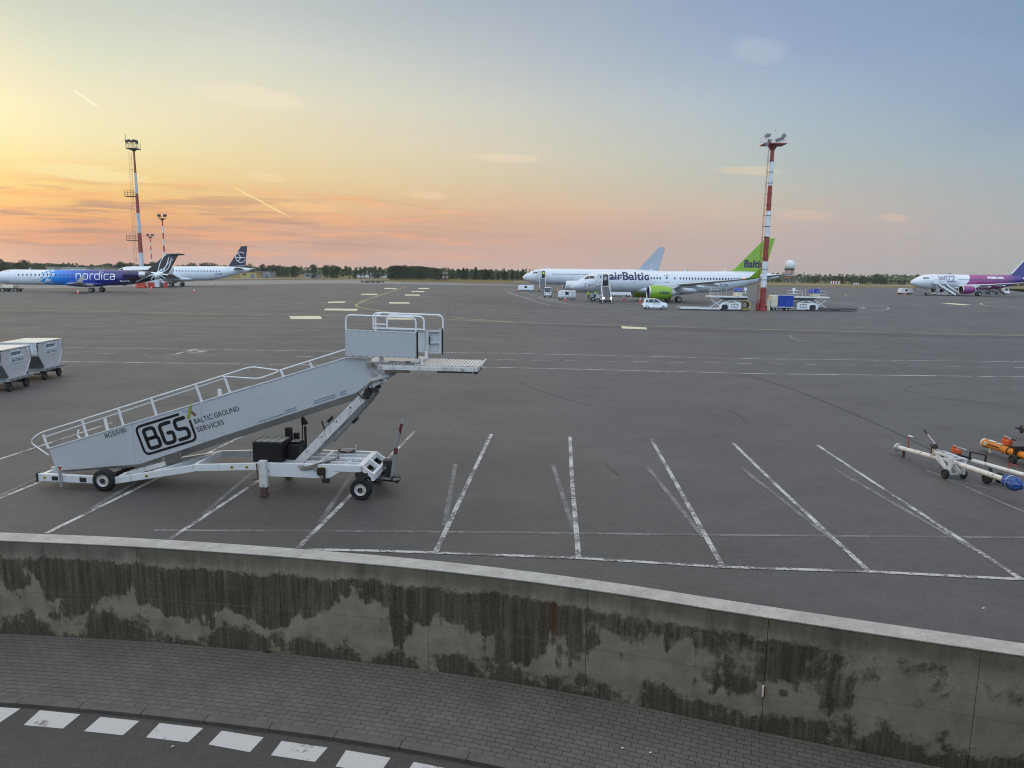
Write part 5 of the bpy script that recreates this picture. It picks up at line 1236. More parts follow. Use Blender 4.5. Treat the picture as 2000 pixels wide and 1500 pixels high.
def mast_left():
    p = aty(277.8, 540, 203); r = thing('light_mast', 'tallest floodlight mast with a ladder and cages, standing behind the black T shaped tail', 'light mast', (p.x, 203, 0), 0, None, 1.125)
    MW2 = mat('mast_pale_blue', (.45,.48,.50), .45, dirt=.2, vs=.8); MR2 = mat('mast_brick_red', (.26,.05,.035), .45, dirt=.15, vs=.8)
    H = 32.6; segs = [(8.1,MW2),(4.8,MR2),(4.75,MW2),(4.7,MR2),(4.9,MW2),(5.35,MR2)]
    stripes(r, 0, 0, segs, .62, .20, H)
    mb = MB()
    for s in (-.33,.33): mb.cyl((-1.35+s*1.0,-.4,.4),(-.75+s*1.0,-.4,32),.025,n=5)
    for k in range(62):
        z = .8+k*.5; x = -1.5+.65*z/32; mb.bar((x-.18,-.4,z),(x+.48,-.4,z),.045,.045)
    for k in range(12): z = 1+k*2.7; mb.bar((-1.5+.65*z/32,-.4,z),(-.3,-.2,z),.06,.06)
    mb.build('ladder', mat('ladder_steel', (.20,.15,.11), .6), r)
    for z in (11.0,21.6):
        x = -1.5+.65*z/32; mb = MB(); mb.box((x-.3,-.3,z),(2.2,1.4,.14))
        for dz in (.45,.9,1.3): mb.tube([(x-1.45,-.95,z+dz),(x+.85,-.95,z+dz)], .04, 5)
        for dx in (-1.45,-.7,.1,.85): mb.bar((x+dx,-.95,z),(x+dx,-.95,z+1.3),.06,.06)
        mb.build('rest_platform', RUST, r)
    mb = MB(); mb.cyl((0,0,32.3),(0,0,32.8),.28,.8,10); mb.box((-.1,0,32.85),(2.6,2.0,.18)); mb.build('platform', DARK, r)
    mb = MB()
    for y in (-.95,.95):
        for z in (33.4,34.0): mb.tube([(-1.4,y,z),(1.2,y,z)], .04, 5)
        for k in range(5): mb.bar((-1.4+k*.65,y,32.9),(-1.4+k*.65,y,34.3),.05,.05)
    mb.cyl((-1.55,0,33),(-1.85,0,36.3),.05,n=5); mb.bar((-1.4,0,34.0),(-2.1,0,35.1),.09,.09); mb.build('railing', DARK, r)
    for x, z in ((-1.1,34.5),(-.55,34.65),(.05,34.45),(.55,34.65),(1.15,34.55),(1.3,34.25)):
        mb = MB(); rot = Matrix.Rotation(R(random.uniform(-40,40)), 3, 'Z') @ Matrix.Rotation(R(30), 3, 'X'); mb.box((x,-.9,z),(.62,.4,.5),rot); mb.build('floodlight', mat('floodlight_dark', (.05,.05,.052), .5), r)
mast_left()
for pxx, ptop, Y, lab in ((319.5, 421, 400, 'slim red and white floodlight mast, the taller of the two distant ones'), (294, 459, 520, 'slim red and white floodlight mast, the shortest of the four')):
    b = aty(pxx+3.5, 530, Y); H = aty(pxx, ptop, Y).z; r = thing('light_mast', lab, 'light mast', (b.x, Y, 0))
    n = 9; stripes(r, 0, 0, [(H*.93/n, RED if k % 2 == 0 else mat('mast_white', (.62,.64,.66), .4)) for k in range(n)], .5, .34, H*.93)
    mb = MB(); mb.cyl((0,0,H*.92),(0,0,H*.945),.4,1.5,8); mb.box((0,0,H*.948),(3.4,2.4,.25))
    for dx in (-1.6,1.6):
        for dy in (-1.1,1.1): mb.bar((dx,dy,H*.95),(dx,dy,H*.99),.12,.12)
    for dz in (.965,.985): mb.bar((-1.6,-1.1,H*dz),(1.6,-1.1,H*dz),.1,.1)
    mb.build('platform', DARK, r)
    for dx in (-2.0,-1.2,1.2,2.0): mb = MB(); mb.box((dx,0,H*1.0),(.95,.7,1.3), Matrix.Rotation(R(dx*14),3,'Y')); mb.build('floodlight', mat('floodlight_dark', (.05,.05,.052), .5), r)

# ------------------------------------------------------------ freight containers on dollies
def uld(lab_c, lab_d, p, code):
    d = Vector((-.12,.993,0)); rz = math.atan2(d.y, d.x)       # local x along the row, local y away from the viewer side face
    dol = thing('container_dolly', lab_d, 'dolly', (p.x, p.y, 0), rz, 'container dollies parked in a row')
    mb = MB(); mb.span((-.16,.0,.40),(1.46,1.60,.50)); mb.build('deck', mat('dolly_grey', (.30,.31,.32), .5, .3, dirt=.5), dol, bevel=.01)
    mb = MB(); mb.span((-.25,-.10,.42),(1.62,-.01,.54)); mb.span((-.2,1.6,.42),(1.5,1.66,.54)); mb.pieces('edge_rail', mat('rail_grey', (.36,.37,.40), .4, .5, dirt=.4), dol, bevel=.008)
    mb = MB()
    for k in range(4): mb.box((.0+k*.42,-.104,.48),(.12,.01,.05), None)
    mb.build('stop_plate', BLUE if False else mat('slate_blue', (.08,.09,.14), .5), dol)
    mb = MB(); mb.span((.0,.15,.30),(1.3,.23,.40)); mb.span((.0,1.3,.30),(1.3,1.38,.40)); mb.bar((.0,.1,.25),(.0,1.5,.25),.09,.07); mb.bar((1.25,.1,.25),(1.25,1.5,.25),.09,.07); mb.bar((1.3,.75,.28),(2.1,.75,.22),.06,.05); mb.build('frame', RUST, dol)
    for x in (.0,1.27):
        for y in (.05,1.5): add_wheel(dol, (x,y,.19), .19, .10, n=16, rim=RUST)
    c = thing('freight_container', lab_c, 'container', (p.x, p.y, .51), rz, 'freight containers on dollies')
    FACE = [(.0,.0),(1.28,.0),(1.30,.08),(1.70,.62),(1.71,1.19),(-.42,1.19),(-.41,.60),(-.01,.08)]
    CLR = mat('container_alu', (.62,.64,.67), .32, .4, var=.08, vs=3, dirt=.15, dirtcol=(.7,.72,.75), bump=.35, bs=4)
    mb = MB(); mb.prism(FACE, lambda u, v, w: (u, w, v), .02, 1.55); mb.build('shell', CLR, c, bevel=.012)
    mb = MB(); mb.span((-.44,.0,1.185),(1.73,1.57,1.205)); mb.span((.35,.05,1.205),(.37,1.55,1.212)); mb.span((.95,.05,1.205),(.97,1.55,1.212)); mb.build('roof_sheet', mat('roof_sheet', (.74,.72,.66), .38, .15, dirt=.3), c)
    mb = MB()
    for a, b in ((FACE[0],FACE[1]),(FACE[2],FACE[3]),(FACE[3],FACE[4]),(FACE[5],FACE[6]),(FACE[6],FACE[7])): mb.bar((a[0],.012,a[1]),(b[0],.012,b[1]),.022,.035)
    mb.span((-.43,-.005,1.15),(1.72,.03,1.188)); mb.build('edge_profile', ALU, c)
    mb = MB()
    for x in (-.435,1.715): mb.bar((x,.03,1.10),(x+.06*(1 if x > 0 else .7),.03,.78),.03,.05)
    mb.box((-.42,.0,1.17),(.08,.05,.04)); mb.box((.98,-.0,1.15),(.06,.03,.04)); mb.build('strap', BLACK, c)
    # clear wrinkled film over the end face, darker sloped skirt below it
    FILM = mat('clear_film', (.62,.65,.69), .16, .1, bump=.9, bs=5, var=.2, vs=4)
    mb = MB(); mb.span((-.445,.06,.66),(-.425,1.52,1.16)); mb.build('end_film', FILM, c)
    mb = MB(); mb.prism([(-.42,.60),(-.43,.58),(-.03,.03),(-.01,.05)], lambda u, v, w: (u, w, v), .05, 1.53); mb.build('end_skirt', mat('skirt_grey', (.13,.14,.13), .6, dirt=.2), c)
    mb = MB(); mb.box((-.448,.55,.93),(.008,.42,.36)); mb.build('end_placard', mat('placard_white', (.60,.64,.70), .3, var=.05), c)
    PLC = mat('placard_white', (.60,.64,.70), .3, var=.05); NB_ = mat('placard_navy', (.02,.025,.06), .4, var=0)
    mb = MB(); mb.prism([(.19,.60),(1.22,.60),(1.20,1.13),(.22,1.13)], lambda u, v, w: (u, w, v), -.003, .015); pl = mb.build('placard', PLC, c)
    mb = MB()
    vs, fs = text2d('jettainer', .74, .23, .02); mb.add([(.23+u+v*.12, -.008, .86+v) for u, v in vs], fs)
    vs, fs = text2d(code, .88, .115, .015); mb.add([(.25+u, -.008, .645+v) for u, v in vs], fs); mb.bar((.23,-.008,.80),(1.18,-.008,.80),.003,.012); mb.build('lettering', NB_, pl)
    mb = MB()
    for i in range(5):
        mb.bar((1.05,-.008,.90+i*.045),(1.05+random.uniform(.06,.12),-.008,.90+i*.045),.003,.016)
    mb.build('print_lettering', mat('print_grey', (.25,.28,.34), .5), pl)
    mb = MB(); mb.prism([(1.40,.98),(1.60,.98),(1.60,1.15),(1.40,1.15)], lambda u, v, w: (u, w, v), -.002, .015); mb.build('placard', PLC, c)
uld('silver freight container with a white code placard, further from the wall, on the rear dolly', 'low grey four wheeled dolly carrying the rear silver container', Vector((-20.79,31.59,0)), 'AKH 71310 LH')
uld('silver freight container cut by the photo edge, nearer the wall, on the front dolly', 'low grey four wheeled dolly carrying the front silver container', Vector((-20.2,28.46,0)), 'AKH 71783 LH')

# ------------------------------------------------------------ aircraft tow bars at the right
def along(p, q): d = (q-p); return d.length, d.normalized(), Vector((-d.y, d.x, 0)).normalized()
def towbar_white():
    p = at(1755, 874, .22); w = at(1866, 904, .40); L = (w-p).xy.length; d2 = Vector((w.x-p.x, w.y-p.y, 0)).normalized(); rz = math.atan2(d2.y, d2.x)
    r = thing('tow_bar', 'white aircraft tow bar with a blue cover tied over its end', 'tow bar', (p.x, p.y, 0), rz)
    z = lambda x: .22 + .18*x/L if x < L else .40 + (x-L)*.03
    E_ = L + 1.78
    mb = MB(); mb.tube([(0,0,z(0)),(.3,0,z(.3)),(L,0,z(L)),(E_,0,z(E_))], .062, 14); mb.build('tube', WHITE2, r, True)
    mb = MB(); mb.cyl((-.02,0,z(0)),(.04,0,z(0)),.13,n=18); mb.cyl((-.06,0,z(0)),(-.01,0,z(0)),.11,n=18)
    for k in range(8): mb.cyl((-.075,.1*math.cos(k*PI/4),z(0)+.1*math.sin(k*PI/4)),(-.03,.1*math.cos(k*PI/4),z(0)+.1*math.sin(k*PI/4)),.016,n=6)
    mb.build('flange', GALV, r, True)
    mb = MB(); mb.span((.22,-.03,.0),(.27,.03,z(.2))); mb.build('prop_leg', mat('worn_red', (.12,.025,.03), .5, dirt=.4), r)
    mb = MB(); mb.cyl((.42,0,z(.3)),(.42,0,z(.3)+.40),.014); mb.build('flag_post', RED, r)
    mb = MB(); mb.prism([(.39,z(.3)+.39),(.41,z(.3)+.43),(.60,z(.3)+.42),(.48,z(.3)+.40)], lambda u, v, w: (u, w, v), -.025, .025); mb.build('flag_cap', WHITE, r)
    x = L*.66; mb = MB(); mb.span((x-.06,-.05,z(x)+.02),(x+.08,.05,z(x)+.22)); mb.build('pump_bracket', GALV, r, bevel=.006)
    mb = MB(); mb.cyl((x,.0,z(x)+.2),(x,.0,z(x)+.36),.035); mb.cyl((x-.14,.02,z(x)+.05),(x-.14,.02,z(x)+.25),.04); mb.box((x-.06,0,z(x)+.28),(.2,.07,.06)); mb.cyl((x+.3,0,z(x)+.08),(x+.3,0,z(x)+.2),.025); mb.build('hand_pump', DARK, r)
    mb = MB(); mb.cyl((x,0,z(x)+.34),(x-.42,-.02,z(x)+.58),.012); lv = mb.build('pump_lever', GALV, r)
    mb = MB(); mb.cyl((x-.34,-.016,z(x)+.53),(x-.50,-.024,z(x)+.63),.02); mb.build('grip', BLACK, lv)
    mb = MB()                                                # cradle: sloping plates from the bar down to a short axle
    for y in (-.12,.12):
        mb.prism([(L-.62,z(L)+.13),(L-.52,z(L)+.14),(L+.06,.14),(L-.08,.12)], lambda u, v, w: (u, w, v), y*1.15-.018, y*1.15+.018)
        mb.prism([(L+.02,z(L)+.14),(L+.14,z(L)+.13),(L+.12,.12),(L-.02,.12)], lambda u, v, w: (u, w, v), y*1.5-.018, y*1.5+.018)
        mb.bar((L-.64,y,z(L)+.13),(L+.16,y,z(L)+.13),.04,.04); mb.bar((L-.5,y*1.2,.36),(L+.06,y*1.3,.16),.03,.03)
    for q in (-.6,-.36,-.1,.12): mb.bar((L+q,-.12,z(L)+.14),(L+q,.12,z(L)+.14),.04,.03)
    mb.bar((L,-.24,.115),(L,.24,.115),.04,.04); mb.build('wheel_cradle', mat('cradle_grey', (.62,.64,.66), .4, dirt=.2), r)
    for y in (-.24,.24): add_wheel(r, (L,y,.12), .12, .08, n=18, rim=DARK)
    mb = MB(); mb.bar((L+1.55,.05,z(L)-.02),(L+1.55,.05,z(L)+.1),.02,.03); mb.bar((L+1.5,.05,z(L)+.1),(L+1.6,.05,z(L)+.1),.02,.02); mb.build('lock_pin', DARK, r)
    # crumpled blue cover tied over the end
    mb = MB(); n = 30; vs = []; ringsx = [0,.05,.12,.20,.28,.36,.44,.50]; rr = [.085,.12,.15,.155,.165,.15,.11,.02]
    for i, (xx, q) in enumerate(zip(ringsx, rr)):
        for k in range(n):
            a = 2*PI*k/n; f = 1 + .10*math.sin(3*a+i*1.7) + .09*math.sin(7*a-i*2.3) + random.uniform(-.08,.08)
            vs.append((E_-.15+xx+.02*math.sin(5*a+i), .0+q*f*math.cos(a)*1.0, z(E_)-.01+q*f*math.sin(a)*.95))
    mb.add(vs, [(i*n+k, i*n+(k+1) % n, (i+1)*n+(k+1) % n, (i+1)*n+k) for i in range(7) for k in range(n)]); cv = mb.build('tied_cover', mat('blue_plastic_sheet', (.02,.075,.30), .28, bump=.8, bs=11, var=.5, vs=9), r, True)
    mb = MB()
    for q in (.02,.16): mb.tube([(E_-.11+q, .155*math.cos(k*PI/9)*(.62 if q < .1 else 1.02), z(E_)-.01+.15*math.sin(k*PI/9)*(.62 if q < .1 else 1.02)) for k in range(18)], .008, 5, True)
    mb.pieces('tie_cord', WHITE, cv)
    # the second white bar lying just behind it
    p = Vector((11.45,18.75,0)); q = Vector((12.02,16.7,0)); d2 = (q-p).normalized(); L2 = (q-p).length
    r = thing('tow_bar', 'second white tow bar with a black handle frame and orange pump, just behind the first', 'tow bar', p, math.atan2(d2.y, d2.x))
    mb = MB(); mb.tube([(0,0,.38),(L2*.45,0,.40)], .04, 12); mb.tube([(L2*.45,0,.40),(L2+.5,0,.42)], .055, 12); mb.build('tube', WHITE2, r, True)
    mb = MB(); mb.cyl((.3,0,.385),(.36,0,.385),.06,n=12); mb.cyl((.75,0,.39),(.80,0,.39),.06,n=12); mb.pieces('clamp_band', DARK, r, smooth=True)
    mb = MB(); mb.box((.55,.02,.53),(.24,.11,.11)); mb.box((.47,.02,.61),(.06,.06,.08)); u = mb.build('hydraulic_unit', ORED, r, bevel=.012)
    mb = MB(); mb.bar((.42,.02,.66),(.80,.02,.63),.022,.018); mb.cyl((.72,.02,.635),(.84,.02,.625),.017); mb.build('unit_lever', GALV, u)
    mb = MB(); mb.bar((1.02,-.06,.42),(1.02,-.06,.62),.03,.04); mb.bar((1.36,.06,.42),(1.36,.06,.62),.03,.04); mb.bar((1.0,-.06,.625),(1.38,.06,.62),.04,.03); mb.bar((.6,.0,.46),(1.05,-.05,.47),.06,.03); mb.build('handle_frame', BLACK, r)
    xa = 1.68
    for y in (-.2,.2): add_wheel(r, (xa,y,.125), .125, .09, n=18, rim=DARK)
    mb = MB(); mb.bar((xa,-.2,.125),(xa,.2,.125),.04,.04); mb.bar((xa,0,.125),(xa-.15,0,.40),.05,.05); mb.bar((xa+.02,.05,.14),(xa+.7,.05,.2),.04,.05); mb.build('axle', DARK, r)
    mb = MB(); mb.bar((L2-.12,.06,.58),(L2+.12,.06,.57),.018,.018); mb.bar((L2-.12,.06,.45),(L2-.12,.06,.58),.018,.018); mb.build('release_handle', RED, r)
towbar_white()
def towbar_orange():
    p = at(1924, 866, .22); q = at(1996, 888, .26); L = (q-p).xy.length+1.6; d2 = Vector((q.x-p.x, q.y-p.y, 0)).normalized(); rz = math.atan2(d2.y, d2.x)
    r = thing('tow_bar', 'thick orange aircraft tow bar with a red hand pump, cut by the right edge', 'tow bar', (p.x, p.y, 0), rz)
    z = .23
    mb = MB(); mb.cyl((0,0,z),(L,0,z+.03),.10,n=18); mb.build('tube', ORANGE, r, True)
    mb = MB(); mb.cyl((-.05,0,z),(.02,0,z),.13,n=18); mb.build('end_ring', CREAM, r, True)
    mb = MB(); mb.cyl((.02,0,z),(.10,0,z),.125,n=18); mb.cyl((.78,0,z+.01),(1.0,0,z+.01),.122,n=18); mb.pieces('collar', ORANGE, r, smooth=True)
    mb = MB(); mb.cyl((.755,0,z+.01),(.78,0,z+.01),.112,n=18); mb.cyl((1.0,0,z+.01),(1.03,0,z+.01),.112,n=18); mb.cyl((-.2,0,z+.03),(-.05,0,z+.03),.02); mb.build('clamp_band', DARK, r, True)
    mb = MB(); mb.span((.20,-.03,.0),(.28,.03,z-.08)); mb.build('prop_leg', CREAM, r)
    mb = MB(); mb.box((.16,-.10,z+.02),(.10,.06,.10)); mb.span((.15,-.05,z+.105),(.42,.05,z+.135)); mb.span((.5,-.05,z+.105),(.72,.04,z+.13)); mb.build('sticker', CREAM, r)
    mb = MB()
    for k in range(12): mb.box((.28+k*.038,-.10,z+.03),(.026,.012,.035))
    mb.build('print_lettering', DARK, r)
    mb = MB(); mb.box((.83,.02,z+.22),(.28,.13,.13)); mb.box((.74,.02,z+.31),(.07,.07,.10)); mb.box((.95,.02,z+.28),(.07,.1,.09)); u = mb.build('hydraulic_unit', ORED, r, bevel=.012)
    mb = MB(); mb.bar((.70,.02,z+.38),(1.02,.02,z+.36),.03,.025); mb.build('unit_lever', GALV, u)
    mb = MB(); mb.cyl((1.0,.02,z+.36),(1.12,.02,z+.35),.022); mb.bar((.8,.02,z+.14),(1.4,.02,z+.16),.08,.04); mb.build('grip', BLACK, u)
    mb = MB(); mb.span((1.33,-.16,.12),(1.40,.16,z+.24)); mb.build('frame_plate', BLACK, r)
    for y in (-.25,.25): add_wheel(r, (1.48,y,.13), .13, .09, n=16, rim=DARK)
towbar_orange()
p = at(1993, 838, .32); r = thing('tow_bar', 'yellow aircraft tow bar showing only its tip at the right edge', 'tow bar', (p.x, p.y, 0), R(-22))
mb = MB(); mb.cyl((.05,0,.32),(1.8,0,.32),.10,n=16); mb.build('tube', YELLOW, r, True); mb = MB(); mb.cyl((.0,0,.32),(.06,0,.32),.13,n=16); mb.cyl((-.14,-.03,.36),(.02,-.02,.34),.03); mb.build('end_ring', DARK, r, True)
mb = MB(); mb.span((.5,-.04,0),(.58,.04,.25)); mb.build('prop_leg', CREAM, r)
for y in (-.25,.25): add_wheel(r, (1.5,y,.13), .13, .09, n=16, rim=DARK)

# ------------------------------------------------------------ apron vehicles and equipment
def four_wheels(r, xs, y, rad, w=.18, rim=None):
    for x in xs:
        for s in (-y, y): add_wheel(r, (x, s, rad), rad, w, n=14, rim=rim)
def ground_power(lab, p, rz, L=3.2, H=1.55):
    r = thing('ground_power_unit', lab, 'power unit', (p.x, p.y, 0), rz, 'ground power units')
    mb = MB(); mb.prism([(-L/2,.45),(L/2,.45),(L/2,H-.25),(L/2-.12,H-.02),(L/2-.9,H),(-L/2+.5,H-.02),(-L/2,H-.22)], lambda u, v, w: (u, w, v), -.75, .75); b = mb.build('body', WHITE, r, bevel=.05)
    mb = MB(); mb.span((-.32,-.765,.95),(.32,-.74,H-.22)); mb.build('air_intake', BLACK, b)
    mb = MB(); mb.span((L/2-.62,-.762,.62),(L/2-.57,-.745,H-.2)); mb.span((-L/2+.75,-.762,.55),(-L/2+.78,-.745,H-.1)); mb.span((-L/2+.1,-.762,.60),(L/2-.1,-.748,.63)); mb.build('panel_joint', DARK, b)
    mb = MB(); mb.cyl((-.2,.2,H-.02),(-.2,.2,H+.16),.06); mb.box((.5,0,H+.02),(.5,.6,.08)); mb.build('exhaust', DARK, r)
    mb = MB(); mb.span((-L/2+.05,-.6,.30),(L/2-.05,.6,.45)); mb.bar((-L/2,0,.3),(-L/2-.8,0,.35),.06,.06); mb.build('chassis', DARK, r)
    four_wheels(r, (-L/2+.5, L/2-.5), .62, .30); return r
ground_power('white ground power unit on wheels just ahead of the green engined aircraft\'s nose', at(1107,585.5), R(-4), 3.3, 1.75)
ground_power('white ground power unit at far left, below the plain white aircraft\'s nose', at(1027,570), R(-3), 4.0, 1.75)
ground_power('white ground power unit ahead of the magenta aircraft\'s nose', at(1767,575.3), R(0), 3.5, 1.75)
# cables from the units
def cable(lab, pts):
    mb = MB(); mb.tube(smoothline(pts, 8), .05, 6); tag(mb.build('power_cable', BLACK, None, True), lab, 'cable')
g0 = at(1777, 575.3); cable('black cable looping from the power unit up to the magenta aircraft\'s nose', [(g0.x,g0.y,1.0),(g0.x-.5,g0.y-4,.1),(g0.x-2,g0.y-14,.2),(WX+1.2,WY-.5,1.2),(WX+1.8,WY,2.3)])

def tug(lab, p, rz):
    r = thing('baggage_tractor', lab, 'tractor', (p.x, p.y, 0), rz, 'small white tractors')
    mb = MB(); mb.span((-1.3,-.68,.38),(1.3,.68,.98)); b = mb.build('body', WHITE, r, bevel=.08)
    mb = MB()
    for x in (-.95,.25):
        for y in (-.6,.6): mb.bar((x,y,.95),(x+.05,y,1.95),.07,.07)
    mb.span((-1.05,-.68,1.93),(.45,.68,2.02)); mb.build('cab_frame', WHITE, r)
    mb = MB(); mb.span((-.98,-.6,1.2),(-.95,.6,1.92)); mb.span((.25,-.6,1.25),(.28,.6,1.9)); mb.build('windscreen', mat('pale_glass', (.12,.14,.16), .08), r)
    mb = MB(); mb.box((-.4,0,1.12),(.5,.6,.25)); mb.box((-.6,0,1.4),(.15,.6,.5)); mb.cyl((.0,0,1.0),(.12,0,1.3),.03); mb.build('seat', BLACK, r)
    for y in (-.42,.42): mb = MB(); mb.box((-1.31,y,.78),(.04,.24,.16)); mb.build('headlight', BLACK, b)
    four_wheels(r, (-.85,.85), .6, .3); mb = MB(); mb.span((-1.2,-.5,.25),(1.2,.5,.40)); mb.build('chassis', DARK, r); return r
tug('small white tractor with an open cab facing the terminal, below the plain white aircraft', at(1070,580.5), R(84))

def air_stairs(lab, top, foot, width=1.15, truck=False, grp=None):
    d = Vector((foot.x-top.x, foot.y-top.y, 0)); L = d.length; rz = math.atan2(d.y, d.x); H = top.z
    r = thing('boarding_stairs', lab, 'boarding stairs', (top.x, top.y, 0), rz, grp)
    P = lambda u, v, w: (u, w, v)
    for s in (-1, 1):
        y = s*width/2
        mb = MB(); mb.prism([(.9,H+.05),(.9,H-.45),(L-.2,.12),(L,.15),(L,.62)], P, y-.04, y+.04); sp = mb.build('side_panel', WHITE, r, bevel=.01)
        mb = MB(); mb.tube(fillet([(0,y,H+1.0),(1.0,y,H+1.0),(L,y,1.15),(L,y,.6)], .15), .035, 6)
        for k in range(6): t = (k+.5)/6; mb.bar((1+(L-1)*t,y,H+(.35-H)*t),(1+(L-1)*t,y,H+1+(1.1-H-1)*t),.04,.04)
        mb.build('handrail', GALV, r)
        mb = MB(); mb.span((-.3,y-.03,H-.1),(1.05,y+.03,H+.95)); mb.build('platform_guard', WHITE, r)
    mb = MB(); mb.span((-.35,-width/2,H-.2),(1.0,width/2,H-.06)); mb.build('platform', GALV, r)
    n = 14
    mb = MB()
    for k in range(n): t = (k+.5)/n; mb.box((1+(L-1.1)*t,0,H-.1+(.22-H)*t),(.34,width-.1,.05)); mb.box((1.14+(L-1.1)*t,0,H-.2+(.22-H)*t),(.03,width-.1,.17))
    mb.build('steps', mat('step_grey', (.16,.16,.165), .55), r)
    mb = MB(); mb.bar((.3,-.5,H-.2),(1.6,-.5,.5),.12,.12); mb.bar((.3,.5,H-.2),(1.6,.5,.5),.12,.12); mb.bar((.3,-.5,.5),(2.0,-.5,H-.9),.1,.1); mb.bar((.3,.5,.5),(2.0,.5,H-.9),.1,.1); mb.span((-.2,-.8,.38),(L-.6,.8,.55)); mb.build('chassis', WHITE2, r)
    four_wheels(r, (.6, L-1.4), .85, .34, rim=RIM); return r
t = aty(1059, 548, 193.3); f = at(1062.5, 570.5)
air_stairs('boarding stairs with dark treads at the open door of the plain white aircraft', Vector((t.x, 193.0, 3.45)), Vector((f.x-.3, 186.2, 0)), 1.5, grp='boarding stairs at aircraft doors')
st = air_stairs('boarding stairs with lit headlamps at the open door of the green engined aircraft', Vector((16.35, 128.9, 2.80)), Vector((15.5, 118.5, 0)), 1.45, grp='boarding stairs at aircraft doors')
for y in (-.62,.62):
    mb = MB(); mb.ball((9.9,y,.95),(.10,.17,.16),10,8); mb.build('headlamp', LAMP, st)
mb = MB(); mb.span((9.7,-.9,.3),(10.05,.9,.62)); mb.build('bumper', BLACK, st)
t = Vector((WX+5.6, WY-1.75, 3.35)); air_stairs('white towable boarding stairs standing alongside the magenta aircraft\'s nose', t, Vector((WX+11.2, WY-2.5, 0)), 1.3, grp='boarding stairs at aircraft doors')
air2 = air_stairs('second white flight of stairs just behind the towable one beside the magenta aircraft', Vector((WX+7.6, WY-1.9, 3.35)), Vector((WX+13.0, WY-2.0, 0)), 1.0, grp='boarding stairs at aircraft doors')

def small_truck(lab, p, rz, L=2.4, name='belt_tractor'):
    r = thing(name, lab, 'service vehicle', (p.x, p.y, 0), rz)
    mb = MB(); mb.prism([(-L/2,.45),(L/2,.45),(L/2,1.0),(.2,1.05),(.0,1.35),(-L/2,1.4)], lambda u, v, w: (u, w, v), -.75, .75); mb.build('body', WHITE, r, bevel=.05)
    mb = MB(); mb.span((-.75,-.77,.7),(-.35,-.74,1.15)); mb.span((.5,-.77,.6),(.75,-.74,.85)); mb.build('opening', BLACK, r)
    mb = MB(); mb.cyl((-.6,-.5,1.35),(-.6,-.5,2.0),.03); mb.cyl((.2,.5,1.0),(.2,.5,2.0),.03); mb.bar((-.6,-.5,2.0),(.2,.5,2.0),.05,.05); mb.build('frame', GALV, r)
    four_wheels(r, (-L/2+.45, L/2-.45), .65, .3); mb = MB(); mb.span((-L/2+.1,-.6,.28),(L/2-.1,.6,.46)); mb.build('chassis', DARK, r)
small_truck('low white service vehicle beside the lit boarding stairs under the green engined aircraft', at(1167,587.5), R(-4))
# van behind the nose gear
p = at(1212, 579.2); r = thing('service_van', 'long white service van seen beneath the green engined aircraft\'s belly', 'van', (p.x, p.y, 0), R(178))
mb = MB(); mb.prism([(-2.4,.35),(2.4,.35),(2.4,1.0),(2.0,1.15),(1.4,1.95),(-2.4,1.95)], lambda u, v, w: (u, w, v), -.9, .9); mb.build('body', WHITE, r, bevel=.08)
mb = MB(); mb.prism([(1.15,1.2),(1.85,1.2),(1.42,1.8),(1.15,1.8)], lambda u, v, w: (u, w, v), -.91, .91); mb.span((-.2,-.91,1.25),(.95,.91,1.8)); mb.build('side_window', GLASS, r); four_wheels(r, (-1.6,1.6), .78, .36)

# small hatchback
p = at(1277.5, 603.8); r = thing('hatchback_car', 'small white hatchback car parked by the green engine', 'car', (p.x, p.y, 0), R(-3))
prof = [(-1.74,.42),(-1.72,.85),(-1.62,1.02),(-1.45,1.42),(-1.1,1.50),(0,1.52),(.32,1.46),(.95,1.05),(1.55,.92),(1.74,.72),(1.76,.36),(1.5,.24),(-1.6,.24)]
mb = MB(); mb.prism(prof, lambda u, v, w: (u, w*(1-.16*max(0, v-.95)/.5), v), -.81, .81); body = mb.build('body', mat('car_white', (.80,.81,.82), .2, var=.02, coat=.6), r, True, bevel=.07)
mb = MB()
for s in (-1, 1):
    for q in ([(-1.32,1.0),(-1.25,1.36),(-.98,1.42),(-.92,.99)], [(-.86,.99),(-.88,1.43),(-.22,1.45),(-.20,.99)], [(-.13,.99),(-.15,1.45),(.22,1.42),(.78,1.03),(.72,.99)]):
        mb.prism(q, lambda u, v, w: (u, s*(.815-.13*max(0, v-.95)/.5)+w, v), -.004, .006)
mb.build('side_window', GLASS, body)
mb = MB(); mb.prism([(.36,1.45),(.40,1.45),(1.0,1.05),(.96,1.05)], lambda u, v, w: (u, w, v), -.62, .62); mb.prism([(-1.63,1.05),(-1.66,1.05),(-1.5,1.38),(-1.47,1.38)], lambda u, v, w: (u, w, v), -.6, .6); mb.build('windscreen', GLASS, body)
for s in (-1, 1):
    mb = MB(); mb.box((1.66,s*.6,.72),(.16,.26,.16)); mb.build('headlight', LENS, body, bevel=.03); mb = MB(); mb.box((-1.70,s*.68,1.0),(.12,.16,.34)); mb.build('tail_light', mat('tail_red', (.25,.02,.02), .3), body, bevel=.02)
    mb = MB(); mb.box((.62,s*.9,1.05),(.14,.16,.11)); mb.build('mirror', BLACK, body, bevel=.03)
mb = MB(); mb.span((-1.78,-.7,.35),(-1.72,.7,.55)); mb.span((1.75,-.6,.3),(1.79,.6,.5)); mb.span((-.18,-.828,.45),(-.165,-.815,1.0)); mb.span((.0,-.83,.86),(-.13,-.815,.89)); mb.build('bumper', BLACK, body)
